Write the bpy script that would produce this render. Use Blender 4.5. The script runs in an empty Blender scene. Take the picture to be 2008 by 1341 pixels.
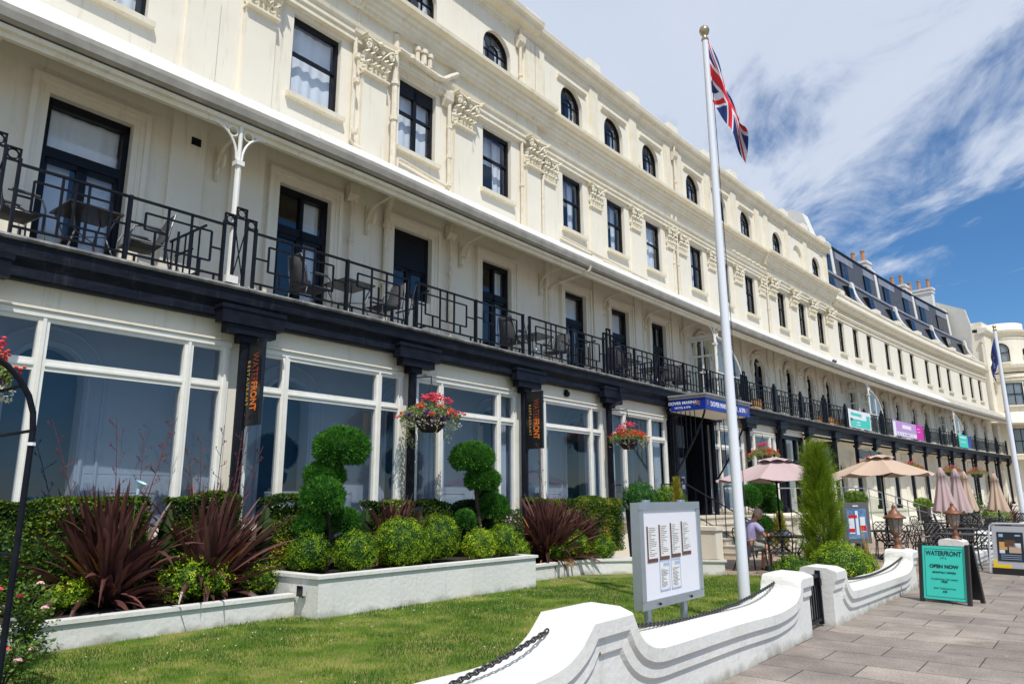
import bpy, math, random
from mathutils import Vector, Matrix
random.seed(7)
C = bpy.context.scene.collection
sin, cos, PI, R_ = math.sin, math.cos, math.pi, math.radians
# ------------------------------------------------------------------ plan of the crescent
CX, CY, RAD, A0 = 334.78, -258.09, 434.18, math.radians(141.38142)
def P(s, n=0.0):
    """s metres along the terrace front, n metres out from it -> world x, y"""
    if s < 0 and n < 2: n = n * (1 + 0.035 * max(s, -6))
    a = A0 - s / RAD
    return CX + (RAD - n) * cos(a), CY + (RAD - n) * sin(a)
def TAN(s):                                    # heading of the front at s
    return (A0 - s / RAD) - PI / 2
def FM(p):
    x, y = P(p[0], p[1]); return (x, y, p[2])
def ID(p): return p
# ------------------------------------------------------------------ mesh builder
class MB:
    def __init__(s, f=None, flip=None, sub=3.0):
        s.v = []; s.f = []; s.m = []; s.t = []; s.sm = []
        s.fn = f or ID; s.flip = (f is FM) if flip is None else flip
        s.mi = 0; s.smooth = False; s.sub = sub; s.tone = 0.5
    def face(s, pts):
        b = len(s.v); s.v += [s.fn(p) for p in pts]
        idx = list(range(b, b + len(pts)))
        if s.flip: idx.reverse()
        s.f.append(idx); s.m.append(s.mi); s.t.append(s.tone); s.sm.append(s.smooth)
    def idx(s, vs, faces):
        b = len(s.v); s.v += [s.fn(p) for p in vs]
        for q in faces:
            q = [b + i for i in q]
            if s.flip: q.reverse()
            s.f.append(q); s.m.append(s.mi); s.t.append(s.tone); s.sm.append(s.smooth)
    def box(s, x0, x1, y0, y1, z0, z1):
        if x0 > x1: x0, x1 = x1, x0
        if y0 > y1: y0, y1 = y1, y0
        if z0 > z1: z0, z1 = z1, z0
        k = max(1, int((x1 - x0) / s.sub)) if s.fn is FM else 1
        vs = []
        for i in range(k + 1):
            x = x0 + (x1 - x0) * i / k
            vs += [(x, y0, z0), (x, y1, z0), (x, y1, z1), (x, y0, z1)]
        fs = [(0, 3, 2, 1)]
        for i in range(k):
            a = 4 * i; b = a + 4
            fs += [(a, a + 1, b + 1, b), (a + 1, a + 2, b + 2, b + 1), (a + 2, a + 3, b + 3, b + 2), (a + 3, a, b, b + 3)]
        a = 4 * k; fs.append((a, a + 1, a + 2, a + 3))
        s.idx(vs, fs)
    def prof(s, pr, x0, x1, closed=True):
        """extrude a closed (n,z) profile along s"""
        k = max(1, int(abs(x1 - x0) / s.sub)); m = len(pr); vs = []
        for i in range(k + 1):
            x = x0 + (x1 - x0) * i / k
            vs += [(x, a, b) for a, b in pr]
        fs = [tuple(reversed(range(m)))]
        for i in range(k):
            for j in range(m):
                a = i * m + j; b = i * m + (j + 1) % m
                fs.append((a, b, b + m, a + m))
        fs.append(tuple(range(k * m, k * m + m)))
        s.idx(vs, fs)
    def tube(s, pts, r, seg=6, cap=True, r1=None):
        pts = [Vector(p) for p in pts]; n = len(pts); vs = []
        up = Vector((0, 0, 1)); prev = None
        for i, p in enumerate(pts):
            d = (pts[min(i + 1, n - 1)] - pts[max(i - 1, 0)]).normalized()
            if prev is None:
                a = d.cross(up)
                if a.length < 1e-3: a = d.cross(Vector((1, 0, 0)))
            else:
                a = prev - d * prev.dot(d)
            a.normalize(); prev = a; b = d.cross(a)
            rr = r if r1 is None else r + (r1 - r) * i / (n - 1)
            if isinstance(r, (list, tuple)): rr = r[i]
            for j in range(seg):
                t = 2 * PI * j / seg; vs.append(tuple(p + a * (rr * cos(t)) + b * (rr * sin(t))))
        fs = []
        for i in range(n - 1):
            for j in range(seg):
                k = (j + 1) % seg
                fs.append((i * seg + j, i * seg + k, (i + 1) * seg + k, (i + 1) * seg + j))
        if cap:
            fs.append(tuple(reversed(range(seg)))); fs.append(tuple(range((n - 1) * seg, n * seg)))
        s.idx(vs, fs)
    def lathe(s, pr, cx=0, cy=0, seg=16, a0=0, a1=None):
        full = a1 is None
        a1 = 2 * PI if full else a1; vs = []; m = len(pr)
        k = seg if full else seg + 1
        for j in range(k):
            t = a0 + (a1 - a0) * j / seg
            vs += [(cx + r * cos(t), cy + r * sin(t), z) for r, z in pr]
        fs = []
        for j in range(seg):
            j2 = (j + 1) % k
            for i in range(m - 1):
                fs.append((j * m + i, j2 * m + i, j2 * m + i + 1, j * m + i + 1))
        s.idx(vs, fs)
    def ball(s, c, rx, ry, rz, seg=12, rings=8):
        vs = []; fs = []
        for i in range(rings + 1):
            t = PI * i / rings - PI / 2
            for j in range(seg):
                a = 2 * PI * j / seg
                vs.append((c[0] + rx * cos(t) * cos(a), c[1] + ry * cos(t) * sin(a), c[2] + rz * sin(t)))
        for i in range(rings):
            for j in range(seg):
                k = (j + 1) % seg
                fs.append((i * seg + j, i * seg + k, (i + 1) * seg + k, (i + 1) * seg + j))
        s.idx(vs, fs)
    def obox(s, c, ux, uy, uz):
        """box from centre and three half vectors"""
        c = Vector(c); ux = Vector(ux); uy = Vector(uy); uz = Vector(uz)
        vs = [tuple(c + ux * a + uy * b + uz * d) for d in (-1, 1) for a, b in ((-1, -1), (1, -1), (1, 1), (-1, 1))]
        s.idx(vs, [(3, 2, 1, 0), (4, 5, 6, 7), (0, 1, 5, 4), (1, 2, 6, 5), (2, 3, 7, 6), (3, 0, 4, 7)])
    def build(s, name, mats, parent=None, loc=None, origin=(0, 0, 0)):
        me = bpy.data.meshes.new(name)
        o = origin
        me.from_pydata([(p[0] - o[0], p[1] - o[1], p[2] - o[2]) for p in s.v], [], s.f)
        if not isinstance(mats, (list, tuple)): mats = [mats]
        for m in mats: me.materials.append(m)
        if len(mats) > 1: me.polygons.foreach_set('material_index', s.m)
        me.polygons.foreach_set('use_smooth', s.sm)
        if len(set(s.t)) > 1:
            at = me.attributes.new('tone', 'FLOAT', 'FACE'); at.data.foreach_set('value', s.t)
        me.update()
        ob = bpy.data.objects.new(name, me); C.objects.link(ob)
        if parent: ob.parent = parent
        if loc: ob.location = loc
        return ob
def tag(o, label, cat, group=None, kind=None):
    if label: o['label'] = label
    if cat: o['category'] = cat
    if group: o['group'] = group
    if kind: o['kind'] = kind
    return o
def thing(name, label, cat, loc=(0, 0, 0), rz=0, group=None):
    o = bpy.data.objects.new(name, None); C.objects.link(o)
    o.empty_display_size = 0.2; o.location = loc; o.rotation_euler = (0, 0, rz)
    return tag(o, label, cat, group)
def copy_tree(o, parent=None):
    c = o.copy(); C.objects.link(c)
    if parent: c.parent = parent
    for ch in [x for x in bpy.data.objects if x.parent == o]: copy_tree(ch, c)
    return c
def copy_thing(o, loc, rz, label, scale=None):
    kids = list(o.children)
    c = o.copy(); C.objects.link(c); c.location = loc; c.rotation_euler = (0, 0, rz)
    if scale: c.scale = (scale,) * 3
    if label: c['label'] = label
    for k in kids:
        d = k.copy(); C.objects.link(d); d.parent = c
        for g in list(k.children):
            e = g.copy(); C.objects.link(e); e.parent = d
    return c
# ------------------------------------------------------------------ materials
def nd(nt, t, **kw):
    n = nt.nodes.new(t)
    for k, v in kw.items(): setattr(n, k, v)
    return n
def mat(name, col, rough=0.6, metal=0.0, col2=None, scale=4.0, mix=0.5, bump=0.0, bscale=60.0, detail=4.0,
        streak=None, spec=0.5, stretch=None, dirt=None, coat=0.0, grime=0.0):
    m = bpy.data.materials.new(name); m.use_nodes = True; nt = m.node_tree
    b = nt.nodes['Principled BSDF']; L = nt.links.new
    b.inputs['Base Color'].default_value = (*col, 1); b.inputs['Roughness'].default_value = rough
    b.inputs['Metallic'].default_value = metal; b.inputs['Specular IOR Level'].default_value = spec
    if coat: b.inputs['Coat Weight'].default_value = coat; b.inputs['Coat Roughness'].default_value = .15
    tc = nd(nt, 'ShaderNodeTexCoord'); out = None
    src = tc.outputs['Object']
    if stretch:
        mp = nd(nt, 'ShaderNodeMapping'); mp.inputs['Scale'].default_value = stretch
        L(src, mp.inputs['Vector']); src = mp.outputs['Vector']
    if col2:
        nz = nd(nt, 'ShaderNodeTexNoise'); nz.inputs['Scale'].default_value = scale; nz.inputs['Detail'].default_value = detail
        nz.inputs['Roughness'].default_value = .6
        L(src, nz.inputs['Vector'])
        rp = nd(nt, 'ShaderNodeMapRange'); rp.inputs['From Min'].default_value = .5 - .25 * (1 - mix) - .02; rp.inputs['From Max'].default_value = .75
        rp.inputs['From Min'].default_value = .38; rp.inputs['To Max'].default_value = mix * 2
        L(nz.outputs['Fac'], rp.inputs['Value'])
        mx = nd(nt, 'ShaderNodeMix', data_type='RGBA'); mx.inputs['A'].default_value = (*col, 1); mx.inputs['B'].default_value = (*col2, 1)
        L(rp.outputs['Result'], mx.inputs['Factor']); L(mx.outputs['Result'], b.inputs['Base Color']); out = mx.outputs['Result']
    if dirt:   # vertical run marks and grime specks with a shape of their own
        mp = nd(nt, 'ShaderNodeMapping'); mp.inputs['Scale'].default_value = (5.0, 5.0, .35); L(tc.outputs['Object'], mp.inputs['Vector'])
        n2 = nd(nt, 'ShaderNodeTexNoise'); n2.inputs['Scale'].default_value = 1.6; n2.inputs['Detail'].default_value = 6; n2.inputs['Roughness'].default_value = .7
        L(mp.outputs['Vector'], n2.inputs['Vector'])
        r2 = nd(nt, 'ShaderNodeMapRange'); r2.inputs['From Min'].default_value = .56; r2.inputs['From Max'].default_value = .78; r2.inputs['To Max'].default_value = dirt[1]
        L(n2.outputs['Fac'], r2.inputs['Value'])
        m2 = nd(nt, 'ShaderNodeMix', data_type='RGBA'); m2.inputs['B'].default_value = (*dirt[0], 1)
        if out: L(out, m2.inputs['A'])
        else: m2.inputs['A'].default_value = (*col, 1)
        L(r2.outputs['Result'], m2.inputs['Factor']); L(m2.outputs['Result'], b.inputs['Base Color'])
    if grime:   # splash stains and moss rising unevenly from the foot, chips and hairline marks
        sx = nd(nt, 'ShaderNodeSeparateXYZ'); L(tc.outputs['Object'], sx.inputs[0])
        n4 = nd(nt, 'ShaderNodeTexNoise'); n4.inputs['Scale'].default_value = 3.2; n4.inputs['Detail'].default_value = 8; n4.inputs['Roughness'].default_value = .7; L(tc.outputs['Object'], n4.inputs['Vector'])
        h_ = nd(nt, 'ShaderNodeMath', operation='MULTIPLY_ADD'); h_.inputs[1].default_value = -3.2; h_.inputs[2].default_value = .36; L(sx.outputs['Z'], h_.inputs[0])
        h2 = nd(nt, 'ShaderNodeMath', operation='MAXIMUM'); h2.inputs[1].default_value = -.12; L(h_.outputs[0], h2.inputs[0])
        a4 = nd(nt, 'ShaderNodeMath', operation='ADD'); L(n4.outputs['Fac'], a4.inputs[0]); L(h2.outputs[0], a4.inputs[1])
        r4 = nd(nt, 'ShaderNodeMapRange'); r4.inputs['From Min'].default_value = .56; r4.inputs['From Max'].default_value = .92; r4.inputs['To Max'].default_value = grime; L(a4.outputs[0], r4.inputs['Value'])
        m4 = nd(nt, 'ShaderNodeMix', data_type='RGBA'); m4.inputs['B'].default_value = (.23, .21, .15, 1); L(b.inputs['Base Color'].links[0].from_socket, m4.inputs['A']); L(r4.outputs[0], m4.inputs['Factor'])
        v4 = nd(nt, 'ShaderNodeTexNoise'); v4.inputs['Scale'].default_value = 38; v4.inputs['Detail'].default_value = 2; L(tc.outputs['Object'], v4.inputs['Vector'])
        r5 = nd(nt, 'ShaderNodeMapRange'); r5.inputs['From Min'].default_value = .73; r5.inputs['From Max'].default_value = .78; r5.inputs['To Max'].default_value = .55; L(v4.outputs['Fac'], r5.inputs['Value'])
        m5 = nd(nt, 'ShaderNodeMix', data_type='RGBA'); m5.inputs['B'].default_value = (.28, .25, .19, 1); L(m4.outputs['Result'], m5.inputs['A']); L(r5.outputs[0], m5.inputs['Factor']); L(m5.outputs['Result'], b.inputs['Base Color'])
    if bump:
        n3 = nd(nt, 'ShaderNodeTexNoise'); n3.inputs['Scale'].default_value = bscale; n3.inputs['Detail'].default_value = 3
        L(tc.outputs['Object'], n3.inputs['Vector'])
        bp = nd(nt, 'ShaderNodeBump'); bp.inputs['Strength'].default_value = bump; bp.inputs['Distance'].default_value = .01
        L(n3.outputs['Fac'], bp.inputs['Height']); L(bp.outputs['Normal'], b.inputs['Normal'])
    return m
def leafmat(name, c1, c2, rough=.5, trans=.3, c3=None):
    m = bpy.data.materials.new(name); m.use_nodes = True; nt = m.node_tree; L = nt.links.new
    b = nt.nodes['Principled BSDF']; o = nt.nodes['Material Output']
    at = nd(nt, 'ShaderNodeAttribute'); at.attribute_name = 'tone'
    cr = nd(nt, 'ShaderNodeValToRGB'); e = cr.color_ramp.elements
    e[0].position = 0; e[0].color = (*c1, 1); e[1].position = 1; e[1].color = (*c2, 1)
    if c3: x = cr.color_ramp.elements.new(.93); x.color = (*c2, 1); e[-1].color = (*c3, 1)
    L(at.outputs['Fac'], cr.inputs['Fac']); L(cr.outputs['Color'], b.inputs['Base Color'])
    b.inputs['Roughness'].default_value = rough; b.inputs['Specular IOR Level'].default_value = .3
    tr = nd(nt, 'ShaderNodeBsdfTranslucent'); L(cr.outputs['Color'], tr.inputs['Color'])
    ms = nd(nt, 'ShaderNodeMixShader'); ms.inputs['Fac'].default_value = trans
    L(b.outputs[0], ms.inputs[1]); L(tr.outputs[0], ms.inputs[2]); L(ms.outputs[0], o.inputs['Surface'])
    return m
def glassmat(name, tint, base=.12, refl=(.9, .95, 1), rough=.02, wav=.0):
    m = bpy.data.materials.new(name); m.use_nodes = True; nt = m.node_tree; L = nt.links.new
    nt.nodes.remove(nt.nodes['Principled BSDF']); o = nt.nodes['Material Output']
    t = nd(nt, 'ShaderNodeBsdfTransparent'); t.inputs['Color'].default_value = (*tint, 1)
    g = nd(nt, 'ShaderNodeBsdfGlossy'); g.inputs['Color'].default_value = (*refl, 1); g.inputs['Roughness'].default_value = rough
    ge = nd(nt, 'ShaderNodeNewGeometry'); dt = nd(nt, 'ShaderNodeVectorMath', operation='DOT_PRODUCT'); L(ge.outputs['Normal'], dt.inputs[0]); L(ge.outputs['Incoming'], dt.inputs[1])
    ab = nd(nt, 'ShaderNodeMath', operation='ABSOLUTE'); L(dt.outputs['Value'], ab.inputs[0]); iv = nd(nt, 'ShaderNodeMath', operation='SUBTRACT'); iv.inputs[0].default_value = 1; L(ab.outputs[0], iv.inputs[1])
    pw = nd(nt, 'ShaderNodeMath', operation='POWER'); pw.inputs[1].default_value = 4.2; L(iv.outputs[0], pw.inputs[0])
    a = nd(nt, 'ShaderNodeMath', operation='MULTIPLY_ADD'); a.inputs[1].default_value = .9; a.inputs[2].default_value = base; a.use_clamp = True; L(pw.outputs[0], a.inputs[0])
    if wav:
        tc = nd(nt, 'ShaderNodeTexCoord'); nz = nd(nt, 'ShaderNodeTexNoise'); nz.inputs['Scale'].default_value = .8
        bp = nd(nt, 'ShaderNodeBump'); bp.inputs['Strength'].default_value = wav; bp.inputs['Distance'].default_value = .02
        L(tc.outputs['Object'], nz.inputs['Vector']); L(nz.outputs['Fac'], bp.inputs['Height']); L(bp.outputs['Normal'], g.inputs['Normal'])
    ms = nd(nt, 'ShaderNodeMixShader'); L(a.outputs[0], ms.inputs['Fac']); L(t.outputs[0], ms.inputs[1]); L(g.outputs[0], ms.inputs[2])
    L(ms.outputs[0], o.inputs['Surface'])
    return m
M = {}
M['stucco'] = mat('stucco', (.81, .765, .65), .75, col2=(.76, .70, .57), scale=.9, mix=.5, bump=.25, bscale=18, dirt=((.46, .39, .26), .62))
M['trim'] = mat('trim', (.80, .75, .61), .7, col2=(.72, .64, .46), scale=2.2, mix=.5, bump=.25, bscale=25, dirt=((.38, .29, .15), .65))
M['soffit'] = mat('soffit', (.70, .62, .45), .75, col2=(.6, .5, .33), scale=1.2, mix=.4, bump=.2, bscale=20)
M['pipe'] = mat('pipe', (.76, .70, .57), .5, col2=(.62, .5, .35), scale=7, mix=.4)
M['gwall'] = mat('gwall', (.73, .725, .69), .7, col2=(.64, .63, .58), scale=1.6, mix=.4, bump=.7, bscale=16, dirt=((.45, .42, .34), .5), grime=.75)
M['white'] = mat('white_paint', (.80, .79, .74), .45, col2=(.72, .69, .60), scale=5, mix=.4, bump=.1)
M['black'] = mat('black_paint', (.006, .007, .012), .42, col2=(.014, .016, .025), scale=6, mix=.4, bump=.3, bscale=14, spec=.16)
M['beam'] = mat('dark_timber', (.006, .008, .015), .5, col2=(.018, .022, .032), scale=2.2, mix=.5, bump=.5, bscale=30, stretch=(1, 1, 4), dirt=((.10, .10, .11), .3), spec=.14)
M['bframe'] = mat('window_black', (.005, .006, .010), .4, spec=.22)
M['gutter'] = mat('gutter_grey', (.30, .28, .24), .55, col2=(.42, .40, .35), scale=3, mix=.5)
M['lead'] = mat('lead_grey', (.30, .30, .31), .5, col2=(.42, .42, .43), scale=4, mix=.5, bump=.2, bscale=9)
M['slate'] = mat('slate', (.055, .058, .070), .55, col2=(.11, .11, .125), scale=9, mix=.6, bump=.6, bscale=8, detail=8)
M['slate2'] = mat('slate_band', (.20, .22, .27), .5, col2=(.30, .31, .35), scale=3, mix=.5)
M['pot'] = mat('terracotta', (.34, .16, .09), .8, col2=(.46, .30, .18), scale=6, mix=.6, bump=.3)
M['glass'] = glassmat('pane_glass', (.92, .96, 1.0), .10, refl=(.95, .95, .95))
M['tint'] = glassmat('tinted_glass', (.53, .59, .67), .06, refl=(.85, .9, .95), wav=.25)
M['clear'] = glassmat('clear_glass', (.92, .96, .95), .08)
M['curtain'] = mat('net_curtain', (.80, .82, .84), .9)
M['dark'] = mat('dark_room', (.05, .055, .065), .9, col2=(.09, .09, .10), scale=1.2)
M['inner'] = mat('inner_wall', (.74, .76, .80), .85, col2=(.68, .71, .76), scale=.8)
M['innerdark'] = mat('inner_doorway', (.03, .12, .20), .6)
M['floor'] = mat('room_floor', (.42, .38, .33), .7)
M['soil'] = mat('soil', (.022, .016, .011), .95, col2=(.05, .035, .022), scale=14, mix=.6, bump=1.0, bscale=40)
M['steel'] = mat('brushed_steel', (.42, .47, .52), .35, metal=.8, col2=(.52, .56, .6), scale=3, mix=.4)
M['chain'] = mat('galvanised_dark_chain', (.06, .06, .065), .45, metal=.6)
M['polewhite'] = mat('flagpole_white', (.74, .77, .82), .3, coat=.3)
M['brass'] = mat('brass', (.45, .36, .22), .3, metal=.9)
M['copper'] = mat('aged_copper', (.20, .085, .045), .5, metal=.5, col2=(.25, .12, .08), scale=12, mix=.6)
M['lens'] = mat('lamp_lens', (.30, .26, .22), .25, col2=(.16, .14, .12), scale=20, mix=.5)
M['parasol_pink'] = mat('parasol_mauve', (.47, .35, .35), .9, bump=.2, bscale=70)
M['parasol_tan'] = mat('parasol_tan', (.50, .37, .28), .9, bump=.2, bscale=70)
M['sling'] = mat('sling_fabric', (.055, .055, .06), .8, bump=.3, bscale=200)
M['chrome'] = mat('chair_metal', (.16, .16, .17), .45, metal=.7)
M['iron'] = mat('cast_iron', (.012, .013, .016), .4)
M['tabletop'] = mat('smoked_table', (.05, .045, .045), .25)
M['stone'] = mat('step_stone', (.60, .54, .45), .8, col2=(.48, .42, .33), scale=3, mix=.5, bump=.3)
M['planterblack'] = mat('black_pot', (.02, .02, .022), .4)
M['basket'] = mat('basket_liner', (.035, .02, .03), .9, bump=.6, bscale=40)
M['bark'] = mat('bark', (.06, .045, .03), .9, bump=.8, bscale=30)
M['box'] = leafmat('boxwood_leaf', (.014, .070, .008), (.34, .52, .015), c3=(.66, .68, .05))
M['boxd'] = leafmat('clipped_cypress_leaf', (.010, .065, .012), (.15, .43, .045), rough=.6)
M['hedge'] = leafmat('hedge_leaf', (.015, .05, .008), (.17, .27, .02), c3=(.36, .30, .04))
M['conifer'] = leafmat('conifer_leaf', (.02, .08, .008), (.34, .46, .025), rough=.6)
M['gold'] = leafmat('gold_conifer_leaf', (.15, .22, .02), (.55, .42, .06), rough=.6)
M['phorm'] = leafmat('phormium_leaf', (.030, .010, .010), (.23, .10, .085), rough=.34, trans=.15, c3=(.45, .20, .06))
M['stalk'] = mat('flower_stalk', (.12, .03, .035), .7)
M['grassm'] = leafmat('grass_blade', (.045, .15, .006), (.22, .36, .014), rough=.7, c3=(.46, .42, .12))
M['rose'] = leafmat('rose_leaf', (.03, .10, .012), (.17, .28, .04))
M['petal_red'] = mat('petal_red', (.68, .022, .010), .6, col2=(.75, .10, .02), scale=9, mix=.5); M['petal_pink'] = mat('petal_pink', (.80, .075, .13), .6, col2=(.70, .02, .04), scale=8, mix=.5)
M['petal_purple'] = mat('petal_purple', (.11, .012, .26), .6); M['petal_white'] = mat('petal_white', (.85, .82, .68), .6)
M['petal_rose'] = mat('petal_rose', (.75, .42, .45), .6)
M['trail'] = leafmat('trailing_leaf', (.10, .20, .03), (.48, .50, .22))
M['teal'] = mat('teal_poster', (.05, .60, .49), .5); M['ink'] = mat('dark_ink', (.01, .03, .04), .6)
M['blacksign'] = mat('black_sign', (.008, .008, .010), .25)
M['orange'] = mat('orange_letters', (.80, .19, .015), .5); M['orange2'] = mat('dull_orange_letters', (.23, .045, .015), .5)
M['amber'] = mat('amber_letters', (.45, .27, .06), .5)
M['blue'] = mat('sign_blue', (.008, .030, .30), .35); M['posterblue'] = mat('poster_blue', (.05, .14, .34), .4, col2=(.20, .35, .55), scale=7, mix=.6); M['letter'] = mat('white_letters', (.75, .78, .85), .5)
M['magenta'] = mat('magenta_banner', (.62, .015, .38), .6); M['lilac'] = mat('lilac_banner', (.52, .30, .62), .6)
M['bwhite'] = mat('banner_white', (.78, .80, .85), .6)
M['paper'] = mat('paper', (.74, .74, .72), .8, col2=(.62, .62, .61), scale=8, mix=.5)
M['brown'] = mat('menu_brown', (.12, .05, .035), .7); M['paleblue'] = mat('menu_blue_edge', (.35, .45, .62), .7)
M['boardback'] = mat('board_white', (.74, .75, .80), .35, coat=.3)
M['ceil'] = mat('verandah_ceiling_paint', (.82, .82, .80), .8)
M['skin'] = mat('skin', (.50, .26, .17), .55, col2=(.42, .20, .13), scale=9, mix=.4)
M['hair'] = mat('grey_sandy_hair', (.66, .50, .40), .9, bump=.8, bscale=90)
M['shirt'] = mat('lilac_shirt', (.33, .29, .52), .85, col2=(.42, .38, .60), scale=40, mix=.5, bump=.3, bscale=12)
M['shorts'] = mat('khaki_shorts', (.30, .30, .25), .9, bump=.3, bscale=14); M['shoe'] = mat('dark_shoe', (.03, .025, .025), .7)
M['yellow'] = mat('yellow_stripe', (.80, .55, .01), .6); M['alu'] = mat('aluminium', (.62, .63, .67), .35, metal=.4)
M['navy'] = mat('flag_navy', (.008, .03, .16), .8); M['fred'] = mat('flag_red', (.62, .008, .02), .8); M['fwhite'] = mat('flag_white', (.70, .70, .76), .8)
M['bird'] = mat('pigeon_grey', (.06, .06, .075), .7); M['orangebox'] = mat('orange_crate', (.62, .33, .10), .8)
M['concrete'] = mat('gable_render', (.62, .61, .56), .85, col2=(.52, .50, .45), scale=.8, mix=.5, bump=.2, dirt=((.35, .33, .28), .4))
CLX, CLY = 1.7, 4.2
# ================================================================== THE HOTEL TERRACE
HX, HY = P(14, 0); HO = (HX, HY, 0)
hotel = thing('hotel_terrace', 'long cream stucco crescent hotel with black balcony railings and black ground floor beam', 'building', HO)
def hp(mb, name, m, kind=None, parent=hotel):      # a part of the hotel built in place
    o = mb.build(name, m, parent, origin=HO)
    if kind: o['kind'] = kind
    return o
def quadn(mb, s0, s1, n, z0, z1):
    k = max(1, int((s1 - s0) / 3.0 + .999))
    for i in range(k):
        a = s0 + (s1 - s0) * i / k; b = s0 + (s1 - s0) * (i + 1) / k
        mb.face([(a, n, z0), (a, n, z1), (b, n, z1), (b, n, z0)])
def wall(mb, s0, s1, z0, z1, n, ops, depth=.22):
    x = s0
    for (a, b, c, d, arch) in sorted(ops):
        if a > x: quadn(mb, x, a, n, z0, z1)
        x = b; r = (b - a) / 2; m = n - depth
        if c > z0: quadn(mb, a, b, n, z0, c)
        if arch:
            sp = d - r; N = 14; cx = (a + b) / 2
            pts = [(cx - r * cos(PI * i / N), sp + r * sin(PI * i / N)) for i in range(N + 1)]
            for (p, q) in zip(pts, pts[1:]):
                mb.face([(p[0], n, p[1]), (p[0], n, z1), (q[0], n, z1), (q[0], n, q[1])])
                mb.face([(p[0], n, p[1]), (q[0], n, q[1]), (q[0], m, q[1]), (p[0], m, p[1])])
            top = sp
        else:
            quadn(mb, a, b, n, d, z1); top = d
            mb.face([(a, n, d), (b, n, d), (b, m, d), (a, m, d)])
        mb.face([(a, n, c), (a, n, top), (a, m, top), (a, m, c)])
        mb.face([(b, n, c), (b, m, c), (b, m, top), (b, n, top)])
        mb.face([(a, n, c), (a, m, c), (b, m, c), (b, n, c)])
    if s1 > x: quadn(mb, x, s1, n, z0, z1)
# window positions (left jamb, width)
W2 = [(-9.9, 1.2), (-7.0, 1.2), (-4.0, 1.2), (.02, 1.2), (2.92, 1.2), (5.88, 1.18), (9.52, 1.08), (12.01, 1.08), (14.54, 1.08), (17.93, 1.08), (20.4, 1.05), (23.05, 1.05),
      (26.67, 1.0), (29.31, 1.0), (31.88, 1.0), (34.99, .95), (37.39, .95), (39.82, .95), (43.18, .95), (45.76, .95), (48.31, .95),
      (51.65, .95), (54.32, .95), (56.92, .95), (60.25, .95), (62.87, .95), (65.3, .95)]
S0, S1 = -11.0, 67.6
ops2 = [(s, s + w, 9.6, 11.4, False) for s, w in W2]
m = MB(FM); wall(m, S0, S1, 8.0, 12.6, 0, ops2)
ATT = [(s, w) for s, w in W2 if s < 33]
aops = [(s, s + 1.18, 13.05, 14.52, True) for s, w in ATT]
wall(m, S0, 34.1, 12.6, 15.2, 0, aops, .24)
m.box(34.0, 34.1, -9, 0, 12.6, 15.2)
hp(m, 'upper_wall', M['stucco'])
# first floor wall behind the balcony
D1 = [(-10.0, 1.2, 0), (-7.1, 1.2, 0), (-4.05, 1.24, 0), (-.06, 1.22, 1), (2.88, 1.18, 2), (5.86, 1.16, 1), (9.49, 1.09, 0), (12.02, 1.05, 0), (14.57, 1.0, 3), (17.9, 1.0, 1), (20.5, 1.0, 1), (23.16, 1.15, 1),
      (26.79, .85, 1), (29.4, .82, 1), (32.0, .8, 1), (35.6, .85, 1), (38.6, .85, 1), (41.2, .85, 1), (43.8, .85, 1), (47.2, .85, 1), (49.8, .85, 1), (53.6, .85, 1), (56.4, .85, 1),
      (59.2, .85, 1), (62.0, .85, 1), (64.8, .85, 1)]
ops1 = [(s, s + w, 6.05 if k == 2 else 4.97, 7.62, s > 17.5) for s, w, k in D1]
m = MB(FM); wall(m, S0, S1, 4.95, 8.6, -.02, ops1)
hp(m, 'balcony_wall', M['stucco'])
# ground floor: room wall behind the glazing, then open colonnade wall
ops0 = []
for c in (-9.3, -6.4, -3.55, .45, 3.4, 6.35, 10.0, 12.5): ops0.append((c - .5, c + .5, 1.05, 3.8, True))
m = MB(FM); wall(m, S0, 25.8, 1.0, 4.85, -.05, ops0, .3)
for z in (1.5, 2.0, 2.5, 3.0, 3.5):
    for a, b in zip([-11] + [o[1] + .12 for o in ops0], [o[0] - .12 for o in ops0] + [25.8]):
        if b > a + .3: m.box(a + .02, b - .02, -.05, -.043, z, z + .47)
for c in (-3.55, .45, 3.4, 6.35, 10.0, 12.5):    # raised mouldings round the arches
    pts = [(c + .56 * (-1), -.03, 1.05)] + [(c - .56 * cos(PI * i / 14), -.03, 3.3 + .56 * sin(PI * i / 14)) for i in range(15)] + [(c + .56, -.03, 1.05)]
    m.tube(pts, .035, 6); pts = [(c + (p[0] - c) * 1.4, -.03, 3.3 + (p[2] - 3.3) * 1.4 if p[2] > 1.2 else 1.05) for p in pts]; m.tube(pts, .03, 6)
hp(m, 'inner_room_wall', M['inner'])
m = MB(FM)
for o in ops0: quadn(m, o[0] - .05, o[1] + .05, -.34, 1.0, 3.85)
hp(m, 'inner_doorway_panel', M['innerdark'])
CD = [(s, s + .95, 1.1, 3.45, True) for s in (27.0, 29.9, 33.2, 36.2, 39.4, 42.3, 45.5, 48.4, 51.5, 54.4, 57.4, 60.4, 63.5)]
m = MB(FM); wall(m, 25.8, S1, .6, 4.5, -.05, CD, .25)
for s in (28.4, 31.8, 34.8, 38.1, 41.0, 44.2, 47.1, 50.2, 53.1, 56.2): m.box(s, s + .7, -.05, .03, .9, 3.9)
hp(m, 'colonnade_wall', M['stucco'])
m = MB(FM)
for (a, b, c, d, _) in CD:
    m.box(a, b, -.34, -.28, c, d)
    for q in (.25, .5, .75): m.box(a + (b - a) * q - .02, a + (b - a) * q + .02, -.28, -.25, c, d - .3)
hp(m, 'colonnade_doors', M['bframe'])
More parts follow.
